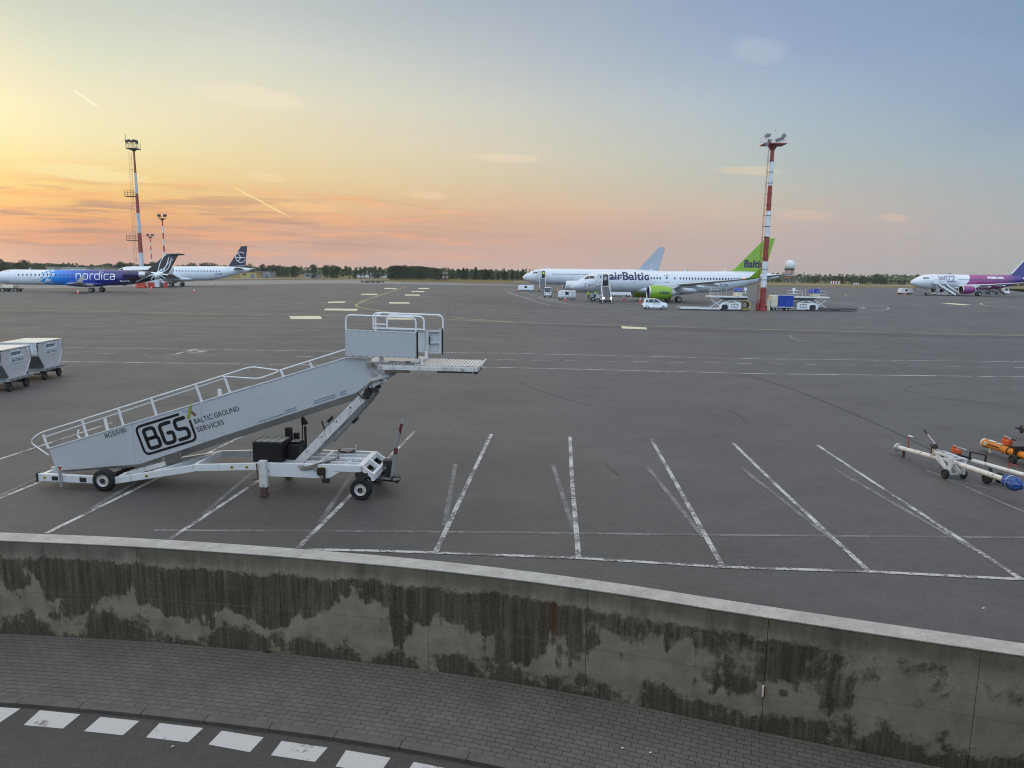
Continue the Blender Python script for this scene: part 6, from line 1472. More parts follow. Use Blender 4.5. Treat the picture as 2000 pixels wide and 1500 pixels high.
mb = MB(); vs, fs = text2d('airport', .62, .10); mb.add([(.05+u, -.822, .74+v) for u, v in vs], fs) if False else mb.bar((.05,-.823,.80),(.62,-.823,.80),.004,.05); mb.build('door_decal', mat('decal_grey', (.3,.32,.38), .5), body)
four_wheels(r, (-1.12,1.22), .72, .295, .18, rim=GALV)

def loader(lab, p, rz, flip, canopy):
    r = thing('container_loader', lab, 'loader', (p.x, p.y, 0), rz, 'container loaders'); f = -1 if flip else 1
    P = lambda u, v, w: (u*f, w, v*.78)
    mb = MB(); mb.prism([(-1.6,.25),(1.5,.25),(1.5,.95),(1.1,1.45),(-1.6,1.45)], P, -1.1, -.95); mb.prism([(-1.6,.25),(1.5,.25),(1.5,.95),(1.1,1.45),(-1.6,1.45)], P, .95, 1.1); mb.prism([(-1.6,.3),(1.5,.3),(1.5,.55),(-1.6,.55)], P, -.95, .95); b = mb.build('body', WHITE2, r, bevel=.03)
    mb = MB(); mb.prism([(-1.15,.62),(-.25,.62),(-.25,1.2),(-1.15,1.2)], P, -1.115, -1.09); mb.prism([(.25,.25),(1.1,.25),(1.1,.85),(.95,1.1),(.4,1.1),(.25,.85)], P, -1.118, -1.085); mb.build('wheel_arch', BLACK, b)
    mb = MB(); mb.prism([(-1.1,.70),(-.72,.70),(-.72,1.12),(-1.1,1.12)], P, -1.125, -1.117); mb.prism([(-.66,.70),(-.30,.70),(-.30,1.12),(-.66,1.12)], P, -1.125, -1.117); mb.build('access_panel', WHITE2, b)
    mb = MB(); mb.prism([(1.4,.18),(7.0,.20),(7.0,.50),(6.7,.58),(1.4,.52)], P, -1.15, -.95); mb.prism([(1.4,.18),(7.0,.20),(7.0,.50),(6.7,.58),(1.4,.52)], P, .95, 1.15); dk = mb.build('loading_bed', WHITE2 if canopy == 0 else mat('bed_dark', (.06,.06,.07), .5, dirt=.4), r, bevel=.02)
    mb = MB(); mb.prism([(1.5,.38),(6.9,.38),(6.9,.46),(1.5,.46)], P, -.95, .95)
    for k in range(24): mb.cyl(P(1.7+k*.22,.49,-.92), P(1.7+k*.22,.49,.92), .05, n=6)
    mb.build('rollers', RUST, dk)
    # scissor lift and bridge platform
    mb = MB()
    for y in (-.85,.85): mb.bar(P(-1.4,1.4,y),P(.9,2.35,y),.1,.12); mb.bar(P(.9,1.4,y),P(-1.4,2.35,y),.1,.12); mb.bar(P(1.0,.6,y),P(2.6,2.0,y),.1,.1); mb.bar(P(2.6,.6,y),P(1.0,2.0,y),.1,.1)
    mb.build('scissor_lift', WHITE2, r)
    mb = MB(); mb.prism([(-2.4,2.35),(3.0,2.35),(3.0,2.6),(-2.4,2.55)], P, -1.15, 1.15); pf = mb.build('bridge_platform', WHITE2, r, bevel=.02)
    mb = MB(); mb.prism([(-2.35,2.0),(.6,1.9),(1.2,2.35),(-2.4,2.35)], P, -1.0, 1.0); mb.build('underframe', DARK, pf)
    mb = MB()
    for y in (-1.1,1.1):
        for x0, x1 in ((-2.3,-.9),(1.2,2.4)):
            mb.tube([P(x0,2.55,y),P(x0,3.65,y),P(x1,3.65,y),P(x1,2.55,y)], .03, 5); mb.tube([P(x0,3.1,y),P(x1,3.1,y)], .025, 5)
    for x in (-.5,.6): mb.cyl(P(x,2.5,-1.1),P(x,4.0,-1.1),.035,n=6)
    mb.cyl(P(2.2,2.5,1.1),P(2.2,4.2,1.1),.04,n=6); mb.build('railing', GALV, r)
    cx = -1.3 if canopy == 0 else 1.2
    mb = MB(); mb.prism([(cx-.5,2.6),(cx+.5,2.6),(cx+.45,3.35),(cx-.45,3.35)], P, -.6, .6); mb.build('control_desk', CREAM, r, bevel=.04)
    mb = MB()
    if canopy == 0: mb.ball(P(cx,3.65,0),(.75,.7,.34),14,8)
    else: mb.prism([(cx-.9,3.25),(cx+.6,3.25),(cx+.35,4.0),(cx-.35,4.05)], P, -.75, .75)
    mb.build('canopy_cover', BLUE, r, True)
    mb = MB(); mb.box(P(-2.1,3.9,-.9),(.4,.1,.4)); mb.box(P(-2.1,3.55,-.9),(.12,.08,.6)); mb.build('mirror_panel', WHITE, r)
    for y in (-.95,.95):
        add_wheel(r, P(.68,.42,y), .33, .3, n=16); add_wheel(r, P(4.4,.2,y*.8), .18, .2, n=12)
    return r
loader('white container loader left of the mast, its low white bed reaching left, blue control canopy', at(1421,606), R(-3), True, 0)
loader('container loader right of the mast, its dark bed reaching right, blue peaked canopy behind it', at(1572,606.5), R(-2), False, 1)
# hose reel trolley
p = at(1454,606.5); r = thing('hose_reel_trolley', 'yellow trolley with a coiled hose, between the left loader and the red mast foot', 'trolley', (p.x, p.y, 0), R(-4))
mb = MB()
for q in (-.45,.45): mb.tube([(.62*math.cos(k*PI/9), q, .78+.62*math.sin(k*PI/9)) for k in range(18)], .045, 6, True)
mb.span((-.6,-.5,.2),(.6,.5,.28)); mb.bar((.55,-.45,.25),(.75,-.45,1.2),.05,.05); mb.bar((.55,.45,.25),(.75,.45,1.2),.05,.05); mb.build('frame', YELLOW, r)
mb = MB()
for k in range(7): mb.tube([(.48*math.cos(j*PI/9), -.36+k*.12, .78+.48*math.sin(j*PI/9)) for j in range(18)], .055, 6, True)
mb.build('hose', RUST, r, True); four_wheels(r, (-.4,.4), .45, .16, .1)
# curtained baggage cart
p = at(1523,606.3); r = thing('baggage_cart', 'baggage cart with a cream end and a blue curtain, right beside the mast foot', 'baggage cart', (p.x, p.y, 0), R(-3))
mb = MB(); mb.span((-1.55,-.75,.55),(-.55,.75,2.2)); mb.build('cream_end', CREAM, r, bevel=.12)
mb = MB(); mb.span((-.6,-.74,2.14),(1.6,.74,2.22)); mb.span((-1.5,-.76,.44),(1.62,.76,.56)); mb.build('frame', GALV, r)
mb = MB(); n = 40; vs = []
for zz in (.56,1.4,2.16):
    for k in range(n+1): vs.append((-.58+2.18*k/n, -.75-.03*math.sin(k*1.9)-.015*math.sin(k*.7), zz))
mb.add(vs, [(a*(n+1)+k, a*(n+1)+k+1, (a+1)*(n+1)+k+1, (a+1)*(n+1)+k) for a in range(2) for k in range(n)]); mb.span((1.57,-.74,.56),(1.61,.74,2.16)); mb.span((-.58,.72,.56),(1.6,.75,2.16)); mb.build('curtain', BLUE, r)
four_wheels(r, (-1.1,-.65,.75,1.2), .6, .21, .14); mb = MB(); mb.bar((-1.5,0,.3),(-2.5,0,.25),.06,.06); mb.span((-1.3,-.4,.28),(1.4,.4,.42)); mb.build('drawbar', DARK, r)
p = at(1502,606.5); r = thing('signal_cabinet', 'narrow cream equipment cabinet standing at the mast foot', 'cabinet', (p.x, p.y+.4, 0), 0)
mb = MB(); mb.span((-.22,-.2,0),(.22,.2,1.5)); mb.span((-.26,-.24,1.5),(.26,.24,1.56)); mb.build('housing', CREAM, r, bevel=.02); mb = MB(); mb.span((-.17,-.215,.15),(.17,-.2,1.35)); mb.build('door', CREAM, r, bevel=.01)

# flatbed truck under the magenta aircraft
p = at(1951, 575.3); r = thing('cargo_truck', 'truck with lit headlamps and a dark flatbed under the magenta aircraft\'s wing', 'truck', (p.x, p.y, 0), R(170))
mb = MB(); mb.prism([(-2.3,.45),(-1.0,.45),(-1.0,2.1),(-1.9,2.1),(-2.3,1.2)], lambda u, v, w: (u, w, v), -1.0, 1.0)
cab = mb.build('cab', WHITE, r, bevel=.06)
mb = MB(); mb.box((-2.12,0,1.66),(.05,1.8,.62), Matrix.Rotation(R(24),3,'Y')); mb.prism([(-1.9,1.25),(-1.15,1.25),(-1.15,1.95),(-1.8,1.95)], lambda u, v, w: (u, w, v), -1.01, 1.01); mb.build('windscreen', GLASS, cab)
for y in (-.75,.75): mb = MB(); mb.ball((-2.32,y,.78),(.1,.2,.17),10,8); mb.build('headlamp', LAMP, cab)
mb = MB(); mb.span((-1.0,-.95,.6),(3.6,.95,.85)); mb.bar((-.6,-.6,.9),(1.2,-.6,1.9),.2,.2); mb.bar((-.6,.6,.9),(1.6,.6,1.7),.2,.2); mb.bar((1.2,0,1.0),(4.0,0,1.5),.9,.3); mb.cyl((0,-.7,1.5),(0,.7,1.5),.3); mb.build('flatbed', DARK, r); four_wheels(r, (-1.6,.4,2.6), .85, .42)
p = at(1936, 574); r = thing('belt_loader', 'dark belt loader raised beneath the magenta aircraft, left of the lit truck', 'loader', (p.x-1.5, p.y+1, 0), R(4))
mb = MB(); mb.bar((-2.6,0,.55),(2.2,0,2.0),1.0,.22); mb.build('belt', DARK, r); mb = MB(); mb.span((-1.8,-.8,.4),(1.6,.8,.85)); mb.box((.9,-.3,1.3),(.8,.7,.9)); mb.build('body', mat('loader_grey', (.16,.16,.165), .5), r, bevel=.04); four_wheels(r, (-1.2,1.1), .7, .38)

# cart beneath the blue jet's nose
p = at(20, 569.5); r = thing('equipment_cart', 'flat dark cart with a cream tank under the blue and white jet\'s nose', 'cart', (p.x, p.y, 0), R(2))
mb = MB(); mb.span((-2.3,-.8,.5),(2.2,.8,.66)); mb.build('deck', DARK, r)
mb = MB(); mb.span((-1.1,-.6,.66),(1.1,.6,1.25)); mb.build('tank', CREAM, r, bevel=.1)
mb = MB()
for x in (1.3,1.7,2.1): mb.bar((x,-.75,.6),(x,-.75,1.4),.05,.05)
for z in (1.0,1.4): mb.bar((1.2,-.75,z),(2.15,-.75,z),.05,.05)
mb.bar((-2.2,0,.5),(-2.6,0,1.2),.1,.1); mb.build('railing', DARK, r); four_wheels(r, (-1.6,-.9,.9,1.6), .7, .27, .2)

# red barriers and cabinets under the blue jet's tail
BR = mat('barrier_red', (.42,.035,.02), .45, dirt=.15)
def barrier(lab, pxx, py, L, rz, h=1.35):
    p = at(pxx, py); r = thing('plastic_barrier', lab, 'barrier', (p.x, p.y, 0), rz, 'red barriers under the tail')
    P = lambda u, v, w: (w, u, v)
    mb = MB(); mb.prism([(-.38,0),(.38,0),(.38,.28),(.15,.5),(.12,h),(-.12,h),(-.15,.5),(-.38,.28)], P, -L/2, L/2); mb.build('barrier_body', BR, r, bevel=.03)
    mb = MB(); 
    for k in (-.25,.25): mb.span((k*L-.12,-.16,.55),(k*L+.12,.16,.72))
    mb.build('slot', mat('barrier_dark', (.16,.02,.015), .6), r)
barrier('largest red plastic barrier under the black tail, leftmost of the group', 275, 562.2, 1.9, R(8))
barrier('red plastic barrier second from the left under the black tail', 281, 562.4, 1.2, R(-25))
barrier('upright red barrier third from the left under the black tail', 293, 561.8, .9, R(35))
barrier('upright red barrier beside the grey cabinets under the black tail', 299.5, 562.2, 1.0, R(-30))
barrier('red barrier at the right end of the group under the black tail', 324, 562.2, .9, R(20))
for pxx, py, w, h, m, lab in ((307.5,562.4,1.0,2.0,AWHITE,'pale grey equipment box with legs among the red barriers'), (314.5,562,.9,1.3,mat('slate_grey', (.12,.13,.16), .5),'dark grey equipment box among the red barriers'), (320,561.5,.7,1.6,AWHITE,'pale grey equipment box beside the last red barrier')):
    p = at(pxx, py); r = thing('equipment_box', lab, 'cabinet', (p.x, p.y, 0), R(random.uniform(-20,20)), 'boxes under the tail')
    mb = MB(); mb.span((-w/2,-.4,.3),(w/2,.4,h)); mb.build('housing', m, r, bevel=.04); mb = MB()
    for x in (-w/2+.08,w/2-.08):
        for y in (-.3,.3): mb.span((x-.05,y-.05,0),(x+.05,y+.05,.3))
    mb.bar((-w/2,-.41,h*.6),(w/2,-.41,h*.6),.02,.05); mb.build('leg', DARK, r)

# traffic cones
def cone0():
    r = thing('traffic_cone', 'x', 'traffic cone', (0,0,0), 0, 'traffic cones on the apron')
    OC = mat('cone_orange', (.62,.09,.04), .5, var=.05)
    mb = MB(); mb.span((-.2,-.2,0),(.2,.2,.05)); mb.cyl((0,0,.05),(0,0,.32),.155,.105,14); mb.cyl((0,0,.56),(0,0,.80),.062,.025,14); mb.build('body', OC, r, bevel=.008)
    mb = MB(); mb.cyl((0,0,.32),(0,0,.56),.107,.064,14); mb.build('white_band', AWHITE, r); return r
c0 = cone0(); first = True
for pxx, py, lab, sc in ((152.5,574.3,'orange and white cone below the blue jet\'s wing',1.25),(262,562.8,'orange and white cone left of the red barriers',1.2),(295.5,566.6,'orange and white cone in front of the red barriers',1.2),(380,571.3,'orange and white cone on the empty apron right of the black tail',1.25),
        (419.5,555.5,'small cone near the navy finned aircraft\'s wheels',1.2),(510,559,'orange and white cone right of the navy finned aircraft',1.2),(1104,587.3,'orange and white cone against the power unit at the green engined aircraft\'s nose',1.2),(1010.5,569.8,'cone left of the far power unit',1.2),(1089,570.2,'cone right of the small white tractor',1.2),
        (1218.5,586.6,'orange and white cone left of the green engine',1.35),(1250.5,590.6,'orange and white cone just left of the white hatchback',1.3),(1309,584.2,'cone between the main wheels and the green engine',1.3),(1866.5,576.2,'cone in front of the magenta engine',1.3),(1767.5,575.6,'cone in front of the power unit by the magenta aircraft',1.2)):
    p = at(pxx, py)
    if first: c0.location = p; c0.scale = (sc,)*3; c0['label'] = lab; first = False
    else: dup(c0, p, random.uniform(0,3), lab, None, sc)

# train of empty dollies far out
for k in range(4):
    a = aty(711+k*10.8, 552, 292); p = Vector((a.x, 292+k*.4, 0))
    lab = ('leftmost of the four low dollies far out on the apron','second from the left of the low dollies far out on the apron','third from the left of the low dollies far out on the apron','rightmost of the four low dollies far out on the apron')[k]
    if k == 0:
        d0 = thing('pallet_dolly', lab, 'dolly', p, R(-2), 'empty dollies far out on the apron')
        mb = MB(); mb.span((-1.1,-.8,.5),(1.1,.8,.72)); mb.span((-1.1,-.8,.72),(-1.0,.8,.95)); mb.build('deck', DARK, d0); four_wheels(d0, (-.75,.75), .65, .24, .18)
    else: dup(d0, p, R(-2), lab)

# people in high visibility clothing
def person(lab, p, rz=0, hv=True, lean=0., sc=1.):
    o = bpy.data.meshes.new('person'); bm = bmesh.new(); sk = bm.verts.layers.skin.verify()
    J = {'pel':(0,0,.95),'sp':(0,-.01,1.15),'ch':(0,-.02,1.36),'nk':(0,0,1.50),'hb':(0,-.03,1.60),'ht':(0,-.02,1.72),
         'hl':(-.10,0,.92),'kl':(-.11,-.03,.50),'al':(-.12,.02,.09),'tl':(-.13,-.15,.05),'hr':(.10,0,.92),'kr':(.11,-.02,.50),'ar':(.12,.03,.09),'tr':(.13,-.14,.05),
         'sl':(-.19,0,1.42),'el':(-.25,.02,1.14),'wl':(-.24,-.10,.90),'gl':(-.23,-.14,.80),'sr':(.19,0,1.42),'er':(.26,0,1.14),'wr':(.25,-.12,.92),'gr':(.24,-.16,.83)}
    rad = {'pel':.15,'sp':.14,'ch':.16,'nk':.06,'hb':.088,'ht':.085,'hl':.10,'kl':.07,'al':.05,'tl':.045,'hr':.10,'kr':.07,'ar':.05,'tr':.045,'sl':.075,'el':.052,'wl':.038,'gl':.035,'sr':.075,'er':.052,'wr':.038,'gr':.035}
    V = {}
    for k, c in J.items(): V[k] = bm.verts.new(c); V[k][sk].radius = (rad[k], rad[k]); V[k][sk].use_root = (k == 'pel')
    for a, b in (('pel','sp'),('sp','ch'),('ch','nk'),('nk','hb'),('hb','ht'),('pel','hl'),('hl','kl'),('kl','al'),('al','tl'),('pel','hr'),('hr','kr'),('kr','ar'),('ar','tr'),('ch','sl'),('sl','el'),('el','wl'),('wl','gl'),('ch','sr'),('sr','er'),('er','wr'),('wr','gr')): bm.edges.new((V[a], V[b]))
    bm.to_mesh(o); bm.free(); ob = bpy.data.objects.new('person', o); C.objects.link(ob)
    ob.modifiers.new('skin', 'SKIN'); s = ob.modifiers.new('sub', 'SUBSURF'); s.levels = s.render_levels = 1
    m = MATS.get('person_clothes')
    if not m:
        m, g, b = graph('person_clothes'); z = g.sep(g.new('ShaderNodeTexCoord').outputs['Object'])[2]
        g.put(b.inputs['Base Color'], g.ramp(g.m('DIVIDE', z, 2), [(0,(.015,.015,.016)),(.06,(.03,.035,.07)),(.47,(.45,.75,.03)),(.752,(.45,.27,.19))], 'CONSTANT')); b.inputs['Roughness'].default_value = .7
    m2 = MATS.get('person_dark')
    if not m2:
        m2, g, b = graph('person_dark'); z = g.sep(g.new('ShaderNodeTexCoord').outputs['Object'])[2]
        g.put(b.inputs['Base Color'], g.ramp(g.m('DIVIDE', z, 2), [(0,(.015,.015,.016)),(.06,(.03,.03,.04)),(.47,(.35,.36,.38)),(.752,(.45,.27,.19))], 'CONSTANT'))
    o.materials.append(m if hv else m2)
    ob.location = p; ob.rotation_euler = (0, 0, rz); ob.scale = (sc,)*3; tag(ob, lab, 'person')
    mb = MB(); mb.ball((0,.0,1.725),(.095,.105,.085),12,8); mb.build('hair', HAIR, ob, True); return ob
person('person in a yellow high visibility jacket in the open doorway of the plain white aircraft', (2.5+5.37*1.035, 193.72, 3.60), 0)
person('person in pale clothing in the open doorway of the green engined aircraft', (16.4, 129.35, 2.82), .2, False)
a = at(1150.5, 586); person('person in a yellow high visibility jacket beside the green engined aircraft\'s nose wheel', (a.x, a.y+1.2, 0), .6)
a = at(1164, 586.5); person('person in a yellow high visibility jacket behind the low white service vehicle', (a.x+.1, a.y+1.6, 0), -.5)

# ------------------------------------------------------------ beyond the apron: towers, boards, buildings
def radar():
    Y = 600; b = aty(1540.5, 549, Y); c = aty(1540.5, 518, Y); rad = 10.0*Y/F; r = thing('radar_tower', 'white radar dome on a red and white lattice tower beyond the grass', 'radar tower', (b.x, Y, 0)); zc = c.z
    mb = MB(); mb.ball((0,0,zc),rad,24,14); mb.build('radar_dome', mat('dome_white', (.62,.64,.66), .5, var=.03), r, True)
    zt = zc - rad*.82; mb = MB(); mb.cyl((0,0,zt-.6),(0,0,zt),rad*.72,rad*.95,12); mb.cyl((0,0,zt),(0,0,zt+.9),rad*.98,rad*.98,16); mb.build('dome_ring', DARK, r)
    mb = MB(); h = zt-.6
    for sx in (-1,1):
        for sy in (-1,1):
            for k in range(4):
                f0, f1 = k/4, (k+1)/4; w0, w1 = 3.4-1.0*f0, 3.4-1.0*f1; mi = k % 2
                mb.bar((sx*w0,sy*w0,h*f0),(sx*w1,sy*w1,h*f1),.35,.35,mi)
                mb.bar((sx*w0,sy*w0,h*f0),(-sx*w1,sy*w1,h*f1),.2,.2,mi); mb.bar((sx*w0,sy*w0,h*f0),(sx*w1,-sy*w1,h*f1),.2,.2,mi); mb.bar((-sx*w1,sy*w1,h*f1),(sx*w1,sy*w1,h*f1),.2,.2,mi)
    mb.build('lattice', [mat('lattice_white', (.6,.6,.6), .5), mat('lattice_red', (.30,.08,.07), .5)], r)
radar()
def lattice_tower():
    Y = 386; b = aty(869.5, 547, Y); t = aty(869.5, 522.5, Y); H = t.z; r = thing('antenna_tower', 'red and white lattice antenna tower in the tree line near the photo\'s middle', 'antenna tower', (b.x, Y, 0))
    mb = MB()
    for k in range(5):
        f0, f1 = k/5*.85, (k+1)/5*.85; w0, w1 = 1.5-.8*f0, 1.5-.8*f1
        for sx in (-1,1):
            for sy in (-1,1): mb.bar((sx*w0,sy*w0,H*f0),(sx*w1,sy*w1,H*f1),.16,.16,k % 2); mb.bar((sx*w0,sy*w0,H*f0),(-sx*w1,sy*w1,H*f1),.13,.13,k % 2); mb.bar((-sx*w1,sy*w1,H*f1),(sx*w1,sy*w1,H*f1),.13,.13,k % 2)
    mb.build('lattice', [mat('tower_dull_red', (.15,.055,.05), .6), mat('tower_dull_white', (.36,.35,.34), .6)], r)
    mb = MB(); mb.box((0,0,H*.86),(2.0,1.6,.15)); mb.bar((-1.6,-.6,H*.92),(1.6,-.6,H*.92),.15,.25); mb.bar((-1.6,-.6,H*.98),(1.6,-.6,H*.98),.15,.2); mb.bar((0,0,H*.86),(0,0,H),.2,.2); mb.build('antenna_array', mat('tower_dull_red', (.15,.055,.05), .6), r)
lattice_tower()
Y = 420
for j, (xs, y0, y1) in enumerate((([1624.0,1628.6,1633.6,1639.2], 548.6, 556.6), ([1668.6,1672.8,1676.6], 552.5, 558.2))):
    for k, xv in enumerate(xs):
        a = aty(xv, y1, Y); t = aty(xv, y0, Y); H = t.z; w = .62
        r = thing('marker_board', ('%s red and white marker board of the left group on the far grass' if j == 0 else '%s marker board of the right group of three on the far grass') % (('first','second','third','fourth') if j == 0 else ('left','middle','right'))[k], 'marker board', (a.x, Y, 0), 0, 'marker boards on the far grass')
        mb = MB(); mb.span((-.55,-.12,.3),(.05,.12,H)); mb.build('board_white', mat('lattice_white', (.6,.6,.6), .5), r); mb = MB(); mb.span((.05,-.12,.3),(.6,.12,H)); mb.build('board_red', RED if j == 0 else mat('lattice_red', (.30,.08,.07), .5), r)
        mb = MB(); mb.bar((-.3,0,0),(-.3,0,.35),.1,.1); mb.bar((.35,0,0),(.35,0,.35),.1,.1); mb.build('post', DARK, r)
def shed(lab, x0, x1, y0, y1, Y, m, dpt=14, roof=None, name='airfield_building', pitched=False):
    a = aty(x0, y1, Y); b = aty(x1, y1, Y); t = aty((x0+x1)/2, y0, Y); H = max(2, t.z); W = b.x-a.x
    r = thing(name, lab, 'building', ((a.x+b.x)/2, Y, 0))
    mb = MB(); mb.span((-W/2,0,0),(W/2,dpt,H*.9)); w = mb.build('wall', m, r)
    mb = MB()
    if pitched: mb.prism([(-W/2-.5,H*.9),(W/2+.5,H*.9),(W/2-1.5,H*1.1),(-W/2+1.5,H*1.1)], lambda u, v, q: (u, q, v), -.5, dpt+.5)
    else: mb.span((-W/2-.4,-.4,H*.9),(W/2+.4,dpt+.4,H))
    mb.build('roof', roof or mat('roof_grey', (.28,.28,.28), .6), r)
    n = max(2, int(W/5))
    for k in range(n):
        x = -W/2 + W*(k+.5)/n; mb = MB()
        if k == n//2: mb.span((x-1.2,-.06,0),(x+1.2,.02,H*.6)); mb.build('door', mat('shed_door', (.16,.17,.18), .5), r)
        else: mb.span((x-1.1,-.05,H*.42),(x+1.1,.02,H*.68)); mb.build('window', GLASS, r)
HAN = mat('hangar_grey', (.34,.34,.33), .6, var=.06, vs=.1); HCR = mat('hangar_cream', (.38,.35,.28), .6, var=.06, vs=.1); HWH = mat('building_white', (.55,.56,.55), .6, var=.06, vs=.1)
shed('low white building with few windows among the trees, left of the treeline gap', 595, 620, 534.5, 543, 425, HAN, 10)
shed('long pale building half hidden in the trees, near the dense dark clump', 690, 758, 533.5, 543, 520, HWH, 12, mat('roof_grey', (.28,.28,.28), .6), 'airfield_building', True)
shed('grey shed just right of the navy finned aircraft\'s tail', 503, 528, 530.5, 541, 420, HAN, 10)
shed('pale yellow shed touching the navy finned aircraft\'s tail cone', 470, 501, 531, 541, 410, mat('shed_yellow', (.42,.34,.12), .6), 8, mat('roof_rust', (.30,.22,.12), .6))
shed('cream hangar front end above the white fuselage of the blue jet', 92, 108, 521.3, 534, 380, HCR, 20)
shed('long white hangar behind the blue jet\'s fuselage', 108.5, 168, 522, 534, 384, HWH, 22)
shed('grey hangar behind the left end of the word on the blue jet', 170, 205, 522.5, 534, 390, HAN, 22)
shed('flat cream building on the grass right of the radar dome', 1556, 1570, 548.7, 553.5, 520, HCR, 8)

# ------------------------------------------------------------ trees
def m_leaf(name, a, b):
    m, g, bs = graph(name); oi = g.new('ShaderNodeObjectInfo'); co = g.new('ShaderNodeTexCoord').outputs['Object']
    n = g.noise(co, 1.1, 4, .6); f = g.m('ADD', g.m('MULTIPLY', n, .8), g.m('MULTIPLY', oi.outputs['Random'], .35))
    g.put(bs.inputs['Base Color'], g.ramp(f, [(.3, a), (.85, b)])); bs.inputs['Roughness'].default_value = .8; bs.inputs['Specular IOR Level'].default_value = .2
    return m
LF1 = m_leaf('leaf_dark', (.022,.040,.018), (.050,.078,.030)); LF2 = m_leaf('leaf_mid', (.030,.050,.020), (.065,.092,.034)); BARK = mat('bark', (.06,.045,.035), .9)
def crown_mesh(kind, rng):
    mb = MB(); blobs = []
    if kind == 'spruce':
        for k in range(26):
            z = .12 + .86*(k/25); rr = .23*(1-z)**.8*(1+rng.uniform(-.25,.25)) + .015
            for j in range(3): a = rng.uniform(0, 6.28); q = rr*rng.uniform(.3,1); blobs.append((q*math.cos(a), q*math.sin(a), z+rng.uniform(-.02,.02), .05+.06*(1-z), 18))
    elif kind == 'pine':
        for k in range(30):
            z = rng.uniform(.38,.98); rr = .24*math.sqrt(max(.02, 1-((z-.66)/.36)**2)); a = rng.uniform(0, 6.28); q = rr*rng.uniform(.15,1); blobs.append((q*math.cos(a), q*math.sin(a), z, rng.uniform(.06,.11), 26))
    else:
        for k in range(46):
            z = rng.uniform(.14,.96); rr = .40*math.sqrt(max(.02, 1-((z-.52)/.48)**2)); a = rng.uniform(0, 6.28); q = rr*rng.uniform(.2,1.05); blobs.append((q*math.cos(a), q*math.sin(a), z, rng.uniform(.07,.13), 26))
    for x, y, z, r, n in blobs:
        for _ in range(int(n*1.8)):
            d = Vector((rng.gauss(0,1), rng.gauss(0,1), rng.gauss(0,.8))).normalized()*r*rng.uniform(.55,1.1); c = Vector((x, y, z)) + d
            a = Vector((rng.gauss(0,1), rng.gauss(0,1), rng.gauss(0,.7))).normalized(); b = a.orthogonal().normalized(); s = rng.uniform(.013,.026)
            mb.add([c+a*s, c-a*s*.6+b*s*.8, c-a*s*.6-b*s*.8, c+b*s*.2-a*s], [(0,1,3),(0,3,2)])
    return mb
def tree_proto(kind, seed, lf):
    rng = random.Random(seed); r = thing('tree', 'x', 'tree', (0,-500,-50))
    mb = MB(); mb.cyl((0,0,0),(.01,0,.5),.022,.014,7); mb.cyl((.01,0,.5),(0,.01,.95),.014,.004,6)
    for _ in range(7): z = rng.uniform(.25,.8); a = rng.uniform(0,6.28); q = .16; mb.cyl((0,0,z),(q*math.cos(a),q*math.sin(a),z+.08),.008,.003,5)
    mb.build('trunk', BARK, r); crown_mesh(kind, rng).build('crown', lf, r); return r
PRO = {k: [tree_proto(k, 10*i+j, (LF1, LF2)[j % 2]) for j in range(n)] for i, (k, n) in enumerate((('spruce',3),('pine',3),('broad',4)))}
NAMES = {'spruce': ('spruce_tree', 'narrow dark conifer in the treeline beyond the grass', 'conifers in the far treeline'), 'pine': ('pine_tree', 'tall pine with a high crown in the treeline beyond the grass', 'pines in the far treeline'), 'broad': ('broadleaf_tree', 'round crowned leafy tree in the treeline beyond the grass', 'leafy trees in the far treeline')}
used = set()
REG = ((250,'in the wood behind the blue jet'), (484,'behind the tails of the left aircraft'), (760,'between the navy fin and the dense dark clump'), (873,'in the dense dark clump beyond the grass'), (1200,'between the lattice antenna and the plain white aircraft'), (1600,'near the foot of the radar dome'), (1785,'on the far grass left of the magenta aircraft'), (9999,'behind the magenta aircraft'))
def plant(kind, pxx, ptop, Y, wide=1.0, rng=random):
    p = PRO[kind][rng.randrange(len(PRO[kind]))]; b = aty(pxx, 545, Y); H = max(2.5, aty(pxx, ptop, Y).z)
    w = H*wide
    if p.name not in used:
        used.add(p.name); o = p
    else: o = dup(p, (0,0,0))
    n, lab, grp = NAMES[kind]; wh = next(t for lim, t in REG if pxx < lim); lab = lab.replace('in the treeline beyond the grass', wh); grp = grp.replace('in the far treeline', wh); o.name = n; o['label'] = lab; o['group'] = grp
    o.location = (b.x, Y, -.1); o.rotation_euler = (0, 0, rng.uniform(0, 6.28)); o.scale = (w, w, H)
rng = random.Random(5)
def prof(pts, x):
    for (a, b), (c, d) in zip(pts, pts[1:]):
        if a <= x <= c: return b + (d-b)*(x-a)/(c-a)
    return pts[-1][1]
def belt(x0, x1, pts, step, kinds, Y0, Y1, jit=3.0, wide=(.9,1.3)):
    x = x0
    while x < x1:
        k = rng.choices([q for q, _ in kinds], [w for _, w in kinds])[0]
        plant(k, x, prof(pts, x) + rng.uniform(-.6, jit), rng.uniform(Y0, Y1), rng.uniform(*wide) * (1.25 if k != 'broad' else 1), rng); x += step*rng.uniform(.7, 1.3)
T1 = [(-60,514),(0,511),(60,512),(80,513),(115,514),(125,513.5),(150,516),(190,517),(210,515),(250,513.5),(300,515),(380,516),(480,516)]
belt(-50, 330, T1, 9.5, (('broad',5),('spruce',1)), 455, 540, 2.5, (1.3,1.9))
for x, y, w in ((3,505.5,.8),(46,507,.9),(53,507.5,.8),(235,511,.9),(241,512,.9),(255,513,.8),(300,511.5,.9),(308,512,.9),(318,514,.8),(358,516.5,.9),(373,512.5,1.0),(381,513.5,.9),(396,514.5,.8),(404,512.5,1.0),(413,512.5,1.0),(421,514,.9)): plant('broad', x, y, rng.uniform(440,500), w, rng)
